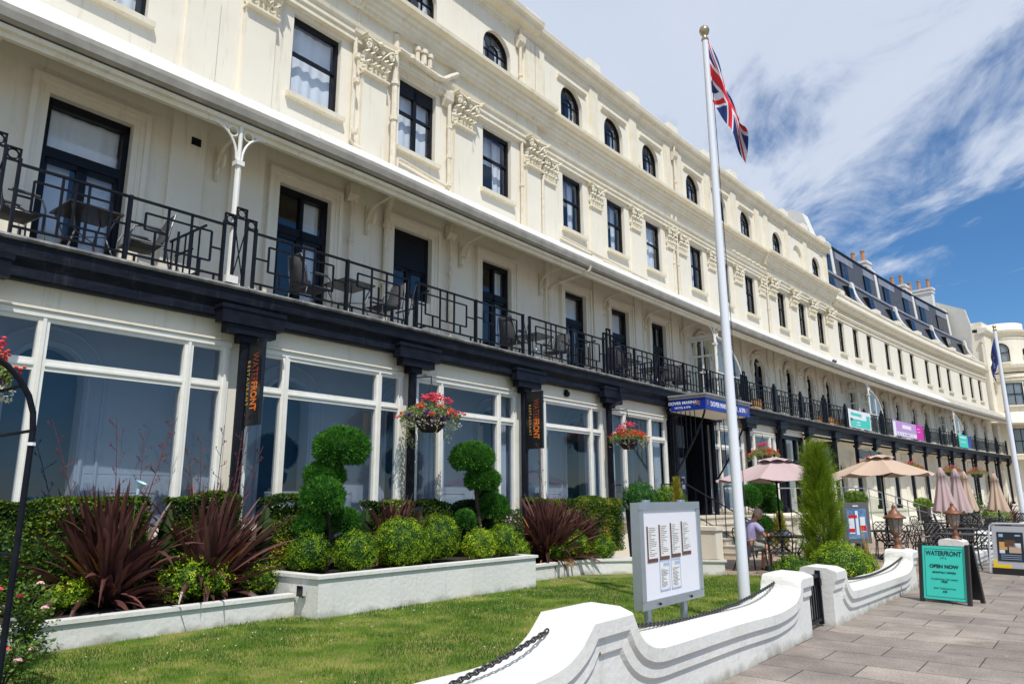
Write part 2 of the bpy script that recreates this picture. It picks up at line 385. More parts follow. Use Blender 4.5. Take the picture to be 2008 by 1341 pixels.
# structure: slabs, back wall, ends
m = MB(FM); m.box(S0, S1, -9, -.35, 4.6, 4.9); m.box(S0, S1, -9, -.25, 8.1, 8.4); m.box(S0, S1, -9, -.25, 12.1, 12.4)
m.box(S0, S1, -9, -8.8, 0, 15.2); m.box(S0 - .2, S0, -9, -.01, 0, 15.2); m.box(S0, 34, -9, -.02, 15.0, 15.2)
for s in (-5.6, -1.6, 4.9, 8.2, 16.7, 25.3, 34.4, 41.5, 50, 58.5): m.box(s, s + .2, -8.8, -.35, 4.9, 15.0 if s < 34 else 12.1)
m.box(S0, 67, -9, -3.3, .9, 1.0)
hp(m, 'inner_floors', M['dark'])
m = MB(FM); m.box(S0, 26, -.05, 1.2, .94, 1.0); hp(m, 'verandah_floor', M['floor'])
m = MB(FM); m.box(S0, S1, -.05, 1.25, 4.60, 4.66); hp(m, 'verandah_ceiling', M['ceil'])
m = MB(FM); m.box(S0, 13.3, .78, 1.04, 0, 1.08); m.box(16.7, 22.4, .78, 1.04, 0, 1.08); m.box(22.4, S1, .7, 1.5, 0, .9); m.box(22.4, S1, .66, 1.56, .9, 1.0)
m.box(S0, 13.3, .74, 1.1, 1.08, 1.14); m.box(22.4, S1, -.1, .7, .84, .9); hp(m, 'plinth', M['stucco'])
# pilasters on both upper floors
PA = [(-2.16, -1.56, 0), (-1.07, -.42, 1), (1.76, 2.45, 1), (4.71, 5.38, 1), (7.66, 8.3, 1), (8.5, 9.08, 0), (10.97, 11.58, 0), (13.46, 14.06, 0), (16.0, 16.6, 0), (16.9, 17.5, 0), (19.42, 20.02, 0), (21.9, 22.6, 0),
      (24.5, 25.1, 0), (25.45, 26.2, 1), (28.08, 28.8, 1), (30.57, 31.3, 1), (33.05, 33.85, 1)]
for a, b, k in PA:
    m = MB(FM); m.box(a, b, 0, .10 if k else .06, 8.3, 10.9 if k else 10.72); hp(m, 'pilaster', M['stucco'])
for a, b in ((-2.2, -1.6), (-1.1, -.43), (8.5, 8.85), (10.95, 11.5), (13.42, 13.9), (15.98, 16.5), (16.9, 17.4), (19.4, 20.0), (22.0, 22.6), (24.75, 25.3), (25.5, 26.1), (28.2, 28.75), (30.8, 31.3), (33.3, 33.9), (36.8, 37.4), (40.1, 40.6), (42.6, 43.1), (45.2, 46), (51, 51.6), (55, 55.6)):
    m = MB(FM); m.box(a, b, -.02, .07, 4.97, 8.45); hp(m, 'balcony_pilaster', M['stucco'])
# ------------------------------------------------------------------ mouldings
m = MB(FM)
def arch_prof(e): return [(0, 11.5), (.09 + e, 11.5), (.09 + e, 11.62), (.13 + e, 11.64), (.13 + e, 11.76), (.18 + e, 11.80), (.20 + e, 11.88), (.12 + e, 11.93), (0, 11.95)]
m.prof(arch_prof(.04), S0, 8.15); m.prof(arch_prof(0), 8.15, 25.3); m.prof(arch_prof(.04), 25.3, 34.05)
m.prof([(0, 11.63), (.1, 11.63), (.1, 11.7), (.14, 11.72), (.14, 11.8), (0, 11.83)], 34.05, S1)
m.prof([(0, 11.45), (.05, 11.45), (.05, 11.53), (0, 11.54)], 34.05, S1)
m.prof([(0, 11.93), (.05, 11.93), (.05, 11.98), (0, 11.99)], 34.05, S1)
hp(m, 'architrave', M['trim'])
m = MB(FM)
def corn(e): return [(0, 12.30), (.05 + e, 12.30), (.06 + e, 12.40), (.10 + e, 12.43), (.13 + e, 12.51), (.17 + e, 12.55), (.19 + e, 12.64), (.24 + e, 12.68), (.26 + e, 12.76), (.43 + e, 12.79), (.44 + e, 12.89), (.40 + e, 12.91), (0, 13.0)]
m.box(S0, 8.12, 0, .14, 11.95, 12.32); m.box(25.3, 34.05, 0, .12, 11.95, 12.32)
m.prof(corn(.18), S0, 8.55); m.prof(corn(0), 8.55, 25.0); m.prof(corn(.16), 25.0, 34.3)
m.prof([(0, 12.1), (.1, 12.1), (.14, 12.18), (.3, 12.22), (.34, 12.34), (.42, 12.36), (.44, 12.44), (.1, 12.5), (0, 12.5)], 34.3, S1)
hp(m, 'main_cornice', M['trim'])
m = MB(FM)
def ac(e): return [(0, 15.05), (.07, 15.08), (.10, 15.18), (.20 + e, 15.24), (.23 + e, 15.34), (.31 + e, 15.37), (.34 + e, 15.5), (.30 + e, 15.53), (0, 15.6)]
m.prof(ac(.16), S0, 8.1); m.prof(ac(0), 8.1, 33.0); m.prof(ac(.04), 33.0, 34.15)
m.prof([(0, 14.98), (.04, 14.98), (.04, 15.06), (0, 15.06)], S0, 34.1)
hp(m, 'attic_cornice', M['trim'])
m = MB(FM)
m.box(S0, 34.05, -.35, .12, 15.45, 15.78)
for s in (-1.5, 2.2, 5.2, 8.0, 11.3, 13.9, 16.8, 19.8, 22.3, 25.4, 28.3, 31.0, 33.6): m.box(s - .35, s + .35, -.40, .16, 15.5, 15.98)
m.prof([(-.3, 12.45), (.14, 12.45), (.14, 12.95), (.2, 12.97), (.2, 13.08), (-.3, 13.1)], 34.2, S1)
for s in (35.6, 42.0, 46.3, 50.6, 54.8, 59.0, 63.3): m.box(s - .45, s + .45, -.32, .22, 13.0, 13.28)
hp(m, 'parapet', M['stucco'])
m = MB(FM)   # attic strips, recessed panel edges and hoods
AS = [(7.7, 8.12), (8.16, 8.6), (11.1, 11.56), (13.62, 14.08), (16.1, 16.58), (17.0, 17.5), (19.5, 20.0), (22.06, 22.56), (24.57, 25.1), (25.66, 26.07), (28.17, 28.62), (30.72, 31.15), (33.6, 34.08)]
for a, b in AS: m.box(a, b, 0, .07, 12.7, 15.02)
for (a, b), (c, d) in zip(AS[1:], AS[2:]):
    if c - b > 1.2: m.box(b, c, 0, .045, 14.9, 15.0)
for s, w in ATT:
    if 9 < s < 26: m.prof([(0, 14.5), (.05, 14.5), (.1, 14.58), (.1, 14.63), (0, 14.65)], s - .2, s + 1.35)
hp(m, 'attic_strips', M['trim'])
# ------------------------------------------------------------------ windows
LOC = lambda p: (p[0], -p[1], p[2])
def LMB(): return MB(LOC, True)
def curtain_mb(x0, x1, z0, z1, n, amp=.025, per=.13, ph=0):
    c = LMB(); k = max(6, int((x1 - x0) / .02)); c.smooth = True; vs = []; rr = random.Random(int((x0 + 7) * 91 + z1 * 17 + ph * 5)); w1, w2, p1_, p2_ = rr.uniform(22, 34), rr.uniform(9, 15), rr.uniform(0, 6), rr.uniform(0, 6)
    for i in range(k + 1):
        x = x0 + (x1 - x0) * i / k; a = amp * .6 * (sin(x * w1 + p1_ + .9 * sin(x * 5 + p2_)) + .8 * sin(x * w2 + p2_))
        vs += [(x, n + a * .6, z1), (x, n + a * 1.3, z0)]
    c.idx(vs, [(2 * i, 2 * i + 1, 2 * i + 3, 2 * i + 2) for i in range(k)])
    return c
def place(o, s, z=0, n=0):
    x, y = P(s, n); o.location = (x - HX, y - HY, z); o.rotation_euler = (0, 0, TAN(s))
def dupl(o, s, z=0, n=0):
    c = copy_tree(o, hotel); place(c, s, z, n); return c
def sash(w, style, bars):
    f = LMB(); h = 1.8; t = .075
    f.box(0, t, -.2, -.11, 0, h); f.box(w - t, w, -.2, -.11, 0, h); f.box(t, w - t, -.2, -.11, h - .11, h); f.box(t, w - t, -.2, -.11, 0, .11)
    f.box(t, w - t, -.19, -.10, h * .53, h * .53 + .05)
    if bars == 1: f.box(w / 2 - .018, w / 2 + .018, -.185, -.12, .11, h - .11)
    if bars == 2: f.box(w / 2 - .05, w / 2 + .05, -.19, -.105, .11, h - .11); f.box(t, w - t, -.19, -.105, h - .35, h - .11)
    o = f.build('sash_window', M['bframe'], hotel)
    p = LMB(); p.face([(t, -.155, .1), (t, -.155, h - .1), (w - t, -.155, h - .1), (w - t, -.155, .1)]); p.build('pane', M['glass'], o)
    b = LMB()
    b.prof([(0, -.14), (.12, -.14), (.13, -.04), (0, 0.0)], -.1, w + .1); b.box(0, w, -.22, 0, -.04, 0); b.build('sill', M['trim'], o)
    if style == 0: curtain_mb(t, w - t, .1, h - .1, -.29).build('curtain', M['curtain'], o)
    if style == 1: curtain_mb(w * .62, w - t, .1, h - .1, -.34, per=.1).build('curtain', M['curtain'], o); curtain_mb(t, w - t, h * .55, h, -.42, per=.2).build('net', M['curtain'], o)
    if style == 2:
        curtain_mb(t, w * .3, .1, h - .1, -.34, per=.1).build('curtain', M['curtain'], o); curtain_mb(w * .66, w - t, .1, h - .1, -.34, per=.1, ph=1).build('curtain', M['curtain'], o)
    return o
protos = {}
for i, (s, w) in enumerate(W2):
    st = {3: 0, 4: 0, 5: 1, 6: 1, 7: 1, 8: 0, 9: 2, 2: 2}.get(i, i % 3); bars = 2 if i == 4 else (1 if i > 8 else 0)
    k = (round(w, 2), st, bars)
    if k not in protos: protos[k] = sash(*k); o = protos[k]; place(o, s, 9.6)
    else: dupl(protos[k], s, 9.6)
# arched attic windows
def arched():
    f = LMB(); w = 1.18; r = w / 2; sp = 1.47 - r; t = .05; N = 16
    def ring(r0, r1, n0, n1):
        for i in range(N):
            a, b = PI * i / N, PI * (i + 1) / N
            A = [(r - q * cos(x), sp + q * sin(x)) for q in (r0, r1) for x in (a, b)]
            f.face([(A[0][0], n1, A[0][1]), (A[2][0], n1, A[2][1]), (A[3][0], n1, A[3][1]), (A[1][0], n1, A[1][1])])
            f.face([(A[0][0], n1, A[0][1]), (A[1][0], n1, A[1][1]), (A[1][0], n0, A[1][1]), (A[0][0], n0, A[0][1])])
    f.box(0, t, -.22, -.12, 0, sp); f.box(w - t, w, -.22, -.12, 0, sp); f.box(0, w, -.22, -.12, 0, .07)
    ring(r - t, r, -.22, -.12); ring(.2, .222, -.21, -.14)
    for q in (.39, .79): f.box(q - .01, q + .01, -.2, -.14, .07, sp)
    f.box(0, w, -.2, -.14, sp * .45, sp * .45 + .02); f.box(0, w, -.2, -.14, sp - .01, sp + .01)
    for a in (36, 72, 108, 144):
        a = R_(a); f.tube([(r - .2 * cos(a), -.17, sp + .2 * sin(a)), (r - r * cos(a), -.17, sp + r * sin(a))], .01, 4)
    o = f.build('arched_window', M['bframe'], hotel)
    p = LMB(); p.face([(w, -.17, .02), (0, -.17, .02)] + [(r - (r - .01) * cos(PI * i / N), -.17, sp + (r - .01) * sin(PI * i / N)) for i in range(N + 1)]); p.build('pane', M['glass'], o)
    curtain_mb(.06, .40, .03, 1.25, -.28).build('curtain', M['curtain'], o); curtain_mb(.78, 1.12, .03, 1.25, -.28).build('curtain', M['curtain'], o)
    return o
aw = None
for i, (s, w) in enumerate(ATT):
    if abs(s - 29.31) < .1:
        b = MB(FM); b.box(s, s + 1.18, -.26, -.13, 13.1, 14.5); hp(b, 'blind_arch_panel', M['stucco']); continue
    if aw is None: aw = arched(); place(aw, s, 13.05)
    else: dupl(aw, s, 13.05)
# french doors on the balcony
def door(w, k, arched_=False):
    f = LMB(); h = 1.57 if k == 2 else 2.65; t = .09; n0, n1 = -.2, -.1
    tz = h - (.95 if k != 2 else .85)
    f.box(0, t, n0, n1, 0, h); f.box(w - t, w, n0, n1, 0, h); f.box(0, w, n0, n1, h - .13, h); f.box(t, w - t, n0, n1, tz, tz + .16)
    f.box(w / 2 - .075, w / 2 + .075, n0, n1 - .02, 0, tz)
    f.box(t, w - t, n0, n1 - .02, 0, .22 if k != 2 else .1); f.box(t, w - t, n0, n1 - .02, tz - .08, tz)
    f.box(t, t + .05, n0, n1 - .02, 0, tz); f.box(w - t - .05, w - t, n0, n1 - .02, 0, tz)
    if k in (1, 3): f.box(w / 2 - .04, w / 2 + .04, n0, n1, tz, h)
    if k == 2: f.box(t, w - t, -.19, -.11, tz + .1, h - .1)
    o = f.build('french_door' if k != 2 else 'sash_window', M['bframe'], hotel)
    p = LMB(); p.face([(.03, -.16, .05), (.03, -.16, h - .05), (w - .03, -.16, h - .05), (w - .03, -.16, .05)]); p.build('pane', M['glass'], o)
    if k == 0:
        curtain_mb(.08, w - .08, tz + .1, h - .1, -.3).build('net', M['curtain'], o); curtain_mb(.1, w * .42, .05, tz, -.33, per=.16).build('curtain', M['curtain'], o); curtain_mb(w * .58, w - .1, .05, tz, -.33, per=.16).build('curtain', M['curtain'], o)
    if k == 1: curtain_mb(w * .6, w - .08, .05, h - .1, -.3, per=.14).build('curtain', M['curtain'], o)
    if k == 3: curtain_mb(.08, w - .08, tz + .1, h - .1, -.3).build('net', M['curtain'], o)
    # architrave round the opening
    a = LMB(); e = .07; q = .24
    def strip(x0, x1, z0, z1, nn): a.box(x0, x1, -.02, nn, z0, z1)
    if not arched_:
        for (d0, d1, nn) in ((0, .10, .03), (.10, .17, .05), (.17, .25, .09)):
            strip(-d1, -d0, 0 if k != 2 else -1.08, h + d1, nn); strip(w + d0, w + d1, 0 if k != 2 else -1.08, h + d1, nn); strip(-d0, w + d0, h + d0, h + d1, nn)
    else:
        strip(-.14, -.02, 0, h - .3, .05); strip(w + .02, w + .14, 0, h - .3, .05)
        N = 12; r = w / 2; cz = h - r
        for rr, nn in ((r + .08, .05), (r + .22, .09)):
            a.tube([(r - rr * cos(PI * i / N), nn - .03, cz + .05 + rr * sin(PI * i / N)) for i in range(N + 1)], .06, 5)
        a.box(-.26, -.12, -.02, .12, h - .75, h - .45); a.box(w + .12, w + .26, -.02, .12, h - .75, h - .45)
    a.build('surround', M['stucco'], o)
    return o
protos = {}
for i, (s, w, k) in enumerate(D1):
    key = (round(w, 2), k, s > 17.5); z = 6.05 if k == 2 else 4.97
    if key not in protos: protos[key] = door(*key); place(protos[key], s, z)
    else: dupl(protos[key], s, z)
# ------------------------------------------------------------------ capitals
def capital():
    c = LMB(); w = .72
    c.box(-.02, w + .02, 0, .17, 0, .05)                      # astragal
    c.box(.05, w - .05, 0, .085, .05, .78)
    ab = [(-.10, .30), (-.04, .22), (w / 2, .17), (w + .04, .22), (w + .10, .30)]
    for z0, z1, g in ((.80, .86, 0), (.86, .90, .03)):        # concave abacus
        pts = [(x + (g if x > w / 2 else -g if x < w / 2 else 0), n + g) for x, n in ab]
        for (p, q) in zip(pts, pts[1:]):
            c.idx([(p[0], 0, z0), (q[0], 0, z0), (q[0], q[1], z0), (p[0], p[1], z0), (p[0], 0, z1), (q[0], 0, z1), (q[0], q[1], z1), (p[0], p[1], z1)],
                  [(3, 2, 1, 0), (4, 5, 6, 7), (0, 1, 5, 4), (1, 2, 6, 5), (2, 3, 7, 6), (3, 0, 4, 7)])
    def leaf(x, z, h, ww, out, lean=0):
        # curled acanthus leaf with lobed edge
        N = 7; c.smooth = False
        prev = None
        for i in range(N + 1):
            t = i / N; ang = t * 2.6
            n = .10 + out * (t ** 2.2); zz = z + h * (t * 1.12 if t < .85 else .95 - (t - .85) * 1.2)
            half = ww * .72 * (.75 + .35 * sin(t * PI)) * (1 + .35 * (i % 2)) * (1 if t < .9 else .5)
            cur = [(x - half + lean * t, n - .035, zz - .01), (x + lean * t, n + .03, zz + .01), (x + half + lean * t, n - .035, zz - .01)]
            if prev:
                for a in (0, 1): c.face([prev[a], prev[a + 1], cur[a + 1], cur[a]])
            prev = cur
    for x in (.06, .24, .36, .48, .66): leaf(x, .05, .27, .085, .12)
    for x in (.0, .15, .36, .57, .72): leaf(x, .26, .28, .09, .15)
    leaf(.3, .5, .22, .05, .12, -.08); leaf(.42, .5, .22, .05, .12, .08)
    c.smooth = True
    for sx in (-1, 1):                                        # volutes
        cx = w / 2 + sx * .36
        pts = []
        for i in range(26):
            t = i / 25; a = t * 3.6 * PI; r = .115 * (1 - t * .85)
            pts.append((cx + sx * (r * cos(a + .4)) * .7, .17 + .10 * (1 - t) * .5 + .06 * t, .66 + r * sin(a + .4)))
        c.tube(pts, [.032 - .014 * i / 25 for i in range(26)], 5)
        c.tube([(w / 2 + sx * .08, .15, .45), (w / 2 + sx * .16, .18, .6), (w / 2 + sx * .28, .22, .74), (cx, .24, .78)], [.02, .024, .03, .035], 5)
        pts = []
        for i in range(16):
            t = i / 15; a = t * 2.6 * PI; r = .07 * (1 - t * .8)
            pts.append((w / 2 + sx * .1 - sx * r * cos(a) * .8, .19, .68 + r * sin(a)))
        c.tube(pts, .018, 4)
    c.ball((w / 2, .22, .84), .06, .05, .06, 8, 5)
    return c
cap = None
rnd = random.Random(3)
for a, b, k in PA:
    if a == -2.16: continue
    sc = (b - a + .04) / .76
    if cap is None:
        cap = capital().build('capital', M['trim'], hotel); o = cap
    else: o = cap.copy(); C.objects.link(o)
    place(o, a - .02, 10.85 if k else 10.7); o.scale = (sc, 1.25 if k else .75, .96 if k else .86)
# ------------------------------------------------------------------ canopy roof over balcony
m = MB(FM)
roofp = [(0, 8.98), (.4, 8.80), (.8, 8.55), (1.1, 8.28), (1.32, 8.02), (1.32, 7.9), (1.2, 7.88), (1.0, 8.12), (.7, 8.32), (0, 8.5)]
m.prof(roofp, S0, 52, True)
m.prof([(0, 8.9), (1.25, 8.02), (1.25, 7.9), (0, 8.5)], 68.5, 69.5)
for s in [x * 1.25 - 10 for x in range(62)]: m.prof([(.0, 8.98), (.4, 8.81), (.8, 8.565), (1.1, 8.295), (1.32, 8.04), (1.32, 8.0), (0, 8.9)], s, s + .02) if s < 52 else None
hp(m, 'canopy_roof', M['gwall'])
m = MB(FM); m.prof(roofp, 52, S1)
hp(m, 'lead_canopy_roof', mat('weathered_lead', (.50, .47, .40), .8, col2=(.30, .27, .22), scale=5, mix=.6, bump=.6, bscale=6, stretch=(1, 1, 1)))
m = MB(FM)
m.prof([(1.28, 7.86), (1.31, 7.80), (1.38, 7.78), (1.45, 7.82), (1.48, 7.93), (1.48, 8.0), (1.45, 8.0), (1.32, 7.99)], S0, S1)
hp(m, 'gutter', M['gutter'])
m = MB(FM)
m.prof([(1.15, 7.62), (1.24, 7.62), (1.26, 7.68), (1.32, 7.70), (1.34, 7.76), (1.30, 7.79), (1.15, 7.8)], S0, S1)
m.prof([(0.95, 7.9), (1.2, 7.74), (1.2, 7.86), (.95, 8.08)], S0, S1)
for s in [x * 1.25 - 10 for x in range(62)]: m.prof([(.05, 8.4), (1.15, 7.72), (1.15, 7.82), (.05, 8.5)], s, s + .07)
hp(m, 'canopy_fascia', M['trim'])
# brackets
def bracket():
    c = LMB()
    c.tube([(0, 0, -.28), (0, .12, -.05), (0, .3, .06), (0, 1.2, .18)], [.035, .04, .03, .03], 6)
    pts = [(0, .05 + .12 * (1 - cos(a)), -.5 + .35 * a / 3 + .1 * sin(a * 2)) for a in [i * .35 for i in range(10)]]
    c.tube(pts, .03, 6); c.ball((0, .08, -.5), .03, .05, .05, 6, 5); c.box(-.04, .04, 0, .05, -.55, .1)
    return c
br = None
for s in (-7.5, -4.9, -1.35, 2.1, 5.05, 8.3, 11.5, 14.1, 16.7, 19.9, 22.5, 25.2, 28.4, 31.2, 34.5, 37.5, 40.8, 43.5, 46.6, 49.5, 52.4, 55.5, 58.5, 61.5, 64.5):
    if br is None: br = bracket().build('canopy_bracket', M['trim'], hotel); o = br
    else: o = br.copy(); C.objects.link(o)
    place(o, s, 7.72)
# white columns under the gutter
def wcol():
    c = LMB(); c.tube([(0, 1.2, 0), (0, 1.2, 2.05)], .05, 8); c.tube([(0, 1.2, 2.05), (0, 1.2, 2.75)], .035, 8)
    c.box(-.07, .07, 1.13, 1.27, 2.02, 2.1); c.box(-.1, .1, 1.1, 1.3, 0, .12)
    for sx in (-1, 1):
        c.tube([(sx * .04, 1.2, 2.12)] + [(sx * (.05 + .42 * (1 - cos(a))), 1.2, 2.15 + .5 * sin(a)) for a in [i * PI / 16 for i in range(9)]], .022, 6)
        c.tube([(sx * (.14 + .085 * cos(a)), 1.2, 2.6 + .085 * sin(a)) for a in [i * PI / 6 for i in range(13)]], .015, 5)
    return c
wc = None
for s in (-1.6, 17.0, 35.0, 52.3):
    if wc is None: wc = wcol().build('balcony_column', M['white'], hotel); o = wc
    else: o = wc.copy(); C.objects.link(o)
    place(o, s, 4.97)
# glazed wind screens by the columns
def screen():
    c = LMB(); H = 2.35
    for n in (0.06, .62, 1.16): c.box(-.03, .03, n - .03, n + .03, .0, H)
    for z in (0.05, 1.1, 1.7, H - .05): c.box(-.028, .028, .03, 1.19, z - .03, z + .03)
    c.box(-.05, .05, .03, 1.25, H, H + .12)
    for r in (1.15,):                                        # quarter arch towards the far side
        pts = [(.05 + r * 1.9 * sin(a), 1.16, .0 + 2.35 * cos(a) ** .75 if a < 1.5 else .0) for a in [i * 1.5708 / 14 for i in range(15)]]
        c.tube(pts, .05, 6)
        c.box(.05, 2.05, 1.13, 1.19, 1.0, 1.06); c.box(1.0, 1.06, 1.13, 1.19, .0, 1.95)
    o = c.build('glazed_screen', M['white'], hotel)
    g = LMB(); g.face([(0, .05, .05), (0, .05, H), (0, 1.16, H), (0, 1.16, .05)])
    g.face([(.05, 1.16, .02)] + [(.05 + 2.18 * sin(a), 1.16, 2.33 * max(0, cos(a)) ** .75) for a in [i * 1.5708 / 14 for i in range(15)]])
    g.build('pane', M['clear'], o); return o
sc_ = None
for s in (17.15, 35.15, 52.5):
    if sc_ is None: sc_ = screen(); place(sc_, s, 4.97)
    else: dupl(sc_, s, 4.97)
# ------------------------------------------------------------------ balcony deck, beam, brackets, columns
m = MB(FM); m.prof([(-.02, 4.87), (1.42, 4.87), (1.44, 4.9), (1.42, 4.935), (-.02, 4.965)], S0, S1); hp(m, 'balcony_deck', mat('deck_lead', (.10, .10, .10), .6, col2=(.34, .33, .32), scale=5, mix=.5, bump=.5))
m = MB(FM)
m.prof([(1.1, 4.66), (1.30, 4.60), (1.36, 4.68), (1.38, 4.86), (1.1, 4.865)], S0, S1)
m.prof([(1.1, 4.40), (1.24, 4.40), (1.28, 4.43), (1.28, 4.56), (1.30, 4.60), (1.1, 4.655)], S0, S1)
hp(m, 'fascia_beam', M['beam'])
COLS = [-8.9, -5.15, -1.23, 2.45, 6.05, 9.8, 13.55, 16.3, 19.3, 22.4, 25.5, 28.9, 32.1, 35.0, 38.3, 41.4, 44.4, 47.4, 50.4, 53.3, 56.3, 59.4, 62.6, 65.6]
def bcol(wide, hgt):
    c = LMB(); a = .55 if wide else .36
    c.box(-a, a, 1.22, 1.43, 4.30, 4.58); c.box(-a - .02, a + .02, 1.2, 1.45, 4.52, 4.585); c.box(-a + .12, a - .12, 1.2, 1.39, 4.16, 4.30)
    c.box(-.14, .14, 1.1, 1.32, 4.05, 4.18)
    c.tube([(0, 1.2, hgt), (0, 1.2, 4.08)], .085, 10); c.box(-.12, .12, 1.08, 1.32, hgt - .02, hgt + .2)
    return c.build('black_column', M['black'], hotel)
ca = bcol(True, .3); cb = bcol(False, 1.0)
for i, s in enumerate(COLS):
    pr = ca if s < 20 else cb
    o = pr if (i == 0 or s == 22.4) else pr.copy()
    if o is not pr: C.objects.link(o)
    place(o, s, 0)
# shopfront glazing
def bay(name, x0, muls, x1, dark=False):
    """frame between two columns; muls are s of mullions"""
    f = MB(FM); z0, z1, t = 1.14, 4.07, .07; fr = M['white']
    for x in [x0 + .07] + muls + [x1 - .07]:
        f.box(x - .07, x + .07, .96, 1.06, z0, z1 - .08); f.box(x - .022, x + .022, 1.06, 1.085, z0, z1 - .08)
    xs = [x0 + .07] + muls + [x1 - .07]
    f.box(x0, x1, .95, 1.09, z1 - .08, z1)
    for a, b in zip(xs, xs[1:]):
        f.box(a + .07, b - .07, .97, 1.055, 3.28, 3.44); f.box(a + .07, b - .07, 1.055, 1.08, 3.34, 3.37); f.box(a + .07, b - .07, .97, 1.05, z0, z0 + .09)
        f.box(a + .07, b - .07, .97, 1.05, z1 - .14, z1 - .08)
    o = hp(f, 'shopfront_window', fr)
    for a, b in zip(xs, xs[1:]):
        g = MB(FM); g.face([(a, 1.0, z0), (a, 1.0, z1 - .08), (b, 1.0, z1 - .08), (b, 1.0, z0)]); p = g.build('pane', M['tint'], o, origin=HO)
    g = MB(FM); g.prof([(.9, 4.07), (1.02, 4.07), (1.05, 4.12), (1.05, 4.40), (.9, 4.4)], x0 - .12, x1 + .12); g.prof([(1.05, 4.07), (1.12, 4.08), (1.12, 4.11), (1.05, 4.13)], x0 + .3, x1 - .2)
    g.build('cream_fascia', M['stucco'], o, origin=HO)
    g = MB(FM); g.box(x1, x1 + .26, .9, 1.0, 1.1, 4.1); g.build('jamb', M['stucco'], o, origin=HO)
bay('a', -8.75, [-8.0, -6.0], -5.3); bay('b', -5.0, [-3.99, -2.03], -1.36); bay('c', -1.1, [-.35, 1.71], 2.34); bay('d', 2.62, [3.41, 5.29], 5.94)
bay('e', 6.2, [7.02, 9.12], 9.7); bay('f', 9.97, [10.85, 12.33], 13.35); bay('g', 16.5, [17.2, 18.7], 19.2); bay('h', 19.5, [20.2, 21.75], 22.3)
# entrance
m = MB(FM)
for x in (13.5, 13.85, 15.75, 16.1): m.box(x - .06, x + .06, .45, 1.1, 1.05, 4.4)
m.box(13.44, 16.2, .5, .62, 3.05, 3.25); m.box(13.44, 16.2, .5, .62, 4.0, 4.4)
for a, b in ((13.9, 14.78), (14.84, 15.7)):
    m.box(a, a + .1, .5, .58, 1.06, 3.05); m.box(b - .1, b, .5, .58, 1.06, 3.05); m.box(a, b, .5, .58, 2.93, 3.05); m.box(a, b, .5, .58, 1.06, 1.25)
m.box(14.78, 14.84, .5, .58, 1.06, 3.05)
e = hp(m, 'entrance_door', M['bframe'])
m = MB(FM); m.face([(13.9, .54, 1.06), (13.9, .54, 4.0), (15.7, .54, 4.0), (15.7, .54, 1.06)]); m.build('pane', M['tint'], e, origin=HO)
m = MB(FM)
for x in (14.45, 15.1): m.box(x, x + .2, .585, .59, 1.9, 2.3)
m.build('notice', M['letter'], e, origin=HO)
m = MB(FM)
for x in (14.5, 15.15): m.box(x, x + .12, .592, .596, 2.05, 2.2)
m.build('blue_symbol', M['blue'], e, origin=HO)
m = MB(FM)   # second dark door
for x in (22.6, 25.3): m.box(x - .1, x + .1, .9, 1.06, 1.0, 4.15)
m.box(22.6, 25.3, .9, 1.06, 4.0, 4.15); m.box(22.6, 25.3, .9, 1.05, 2.95, 3.15)
for x in (23.4, 24.6): m.box(x - .07, x + .07, .9, 1.05, 1.0, 4.0)
e = hp(m, 'side_door', M['bframe'])
m = MB(FM); m.face([(22.7, .97, 1.06), (22.7, .97, 4.0), (25.2, .97, 4.0), (25.2, .97, 1.06)]); m.build('pane', M['tint'], e, origin=HO)
m = MB(FM); m.box(22.5, 25.4, .9, 1.05, 4.15, 4.4); hp(m, 'cream_fascia', M['stucco'])
for a, b_ in ((3.45, 3.75), (5.35, 5.8), (7.1, 7.45), (9.15, 9.6), (10.1, 10.6), (10.95, 11.3), (12.9, 13.25), (17.3, 17.7), (18.2, 18.6)):   # drapes inside the windows
    c = MB(FM); c.smooth = True; k = 24; vs = []
    for i in range(k + 1): s = a + (b_ - a) * i / k; n = .80 + .03 * sin(i * 1.9); vs += [(s, n, 4.0), (s, n + .01, 1.05)]
    c.idx(vs, [(2 * i, 2 * i + 1, 2 * i + 3, 2 * i + 2) for i in range(k)]); hp(c, 'window_drape', M['curtain'])
for s in (-4.6, -2.4, .2, 1.2, 4.3, 7.9, 11.6):      # dining tables glimpsed inside
    m = MB(FM); x, y = s, .45; m.tube([(s, .45, 1.0), (s, .45, 1.72)], .04, 6); m.tube([(s, .45, 1.72), (s, .45, 1.75)], .36, 20); m.tube([(s, .45, 1.45), (s, .45, 1.72)], .35, 20); hp(m, 'dining_table', M['curtain'])
# wall lights inside the glazing
for s in (-1.75, 2.05, 5.5, 8.2):
    m = MB(FM); m.tube([(s, .3, 2.9), (s, .3, 3.3)], .07, 10); hp(m, 'room_light', mat('lampshade', (.85, .72, .52), .8))
# trellis columns of the far end
m = MB(FM)
for s in (50.4, 56.3, 62.6):
    for d in (-.5, .5): m.box(s + d - .03, s + d + .03, 1.1, 1.2, 1.0, 4.4)
    for q in range(7):
        z = 1.2 + q * .42; m.tube([(s - .5, 1.15, z), (s + .5, 1.15, z + .42)], .018, 4); m.tube([(s + .5, 1.15, z), (s - .5, 1.15, z + .42)], .018, 4)
hp(m, 'iron_trellis', M['black'])
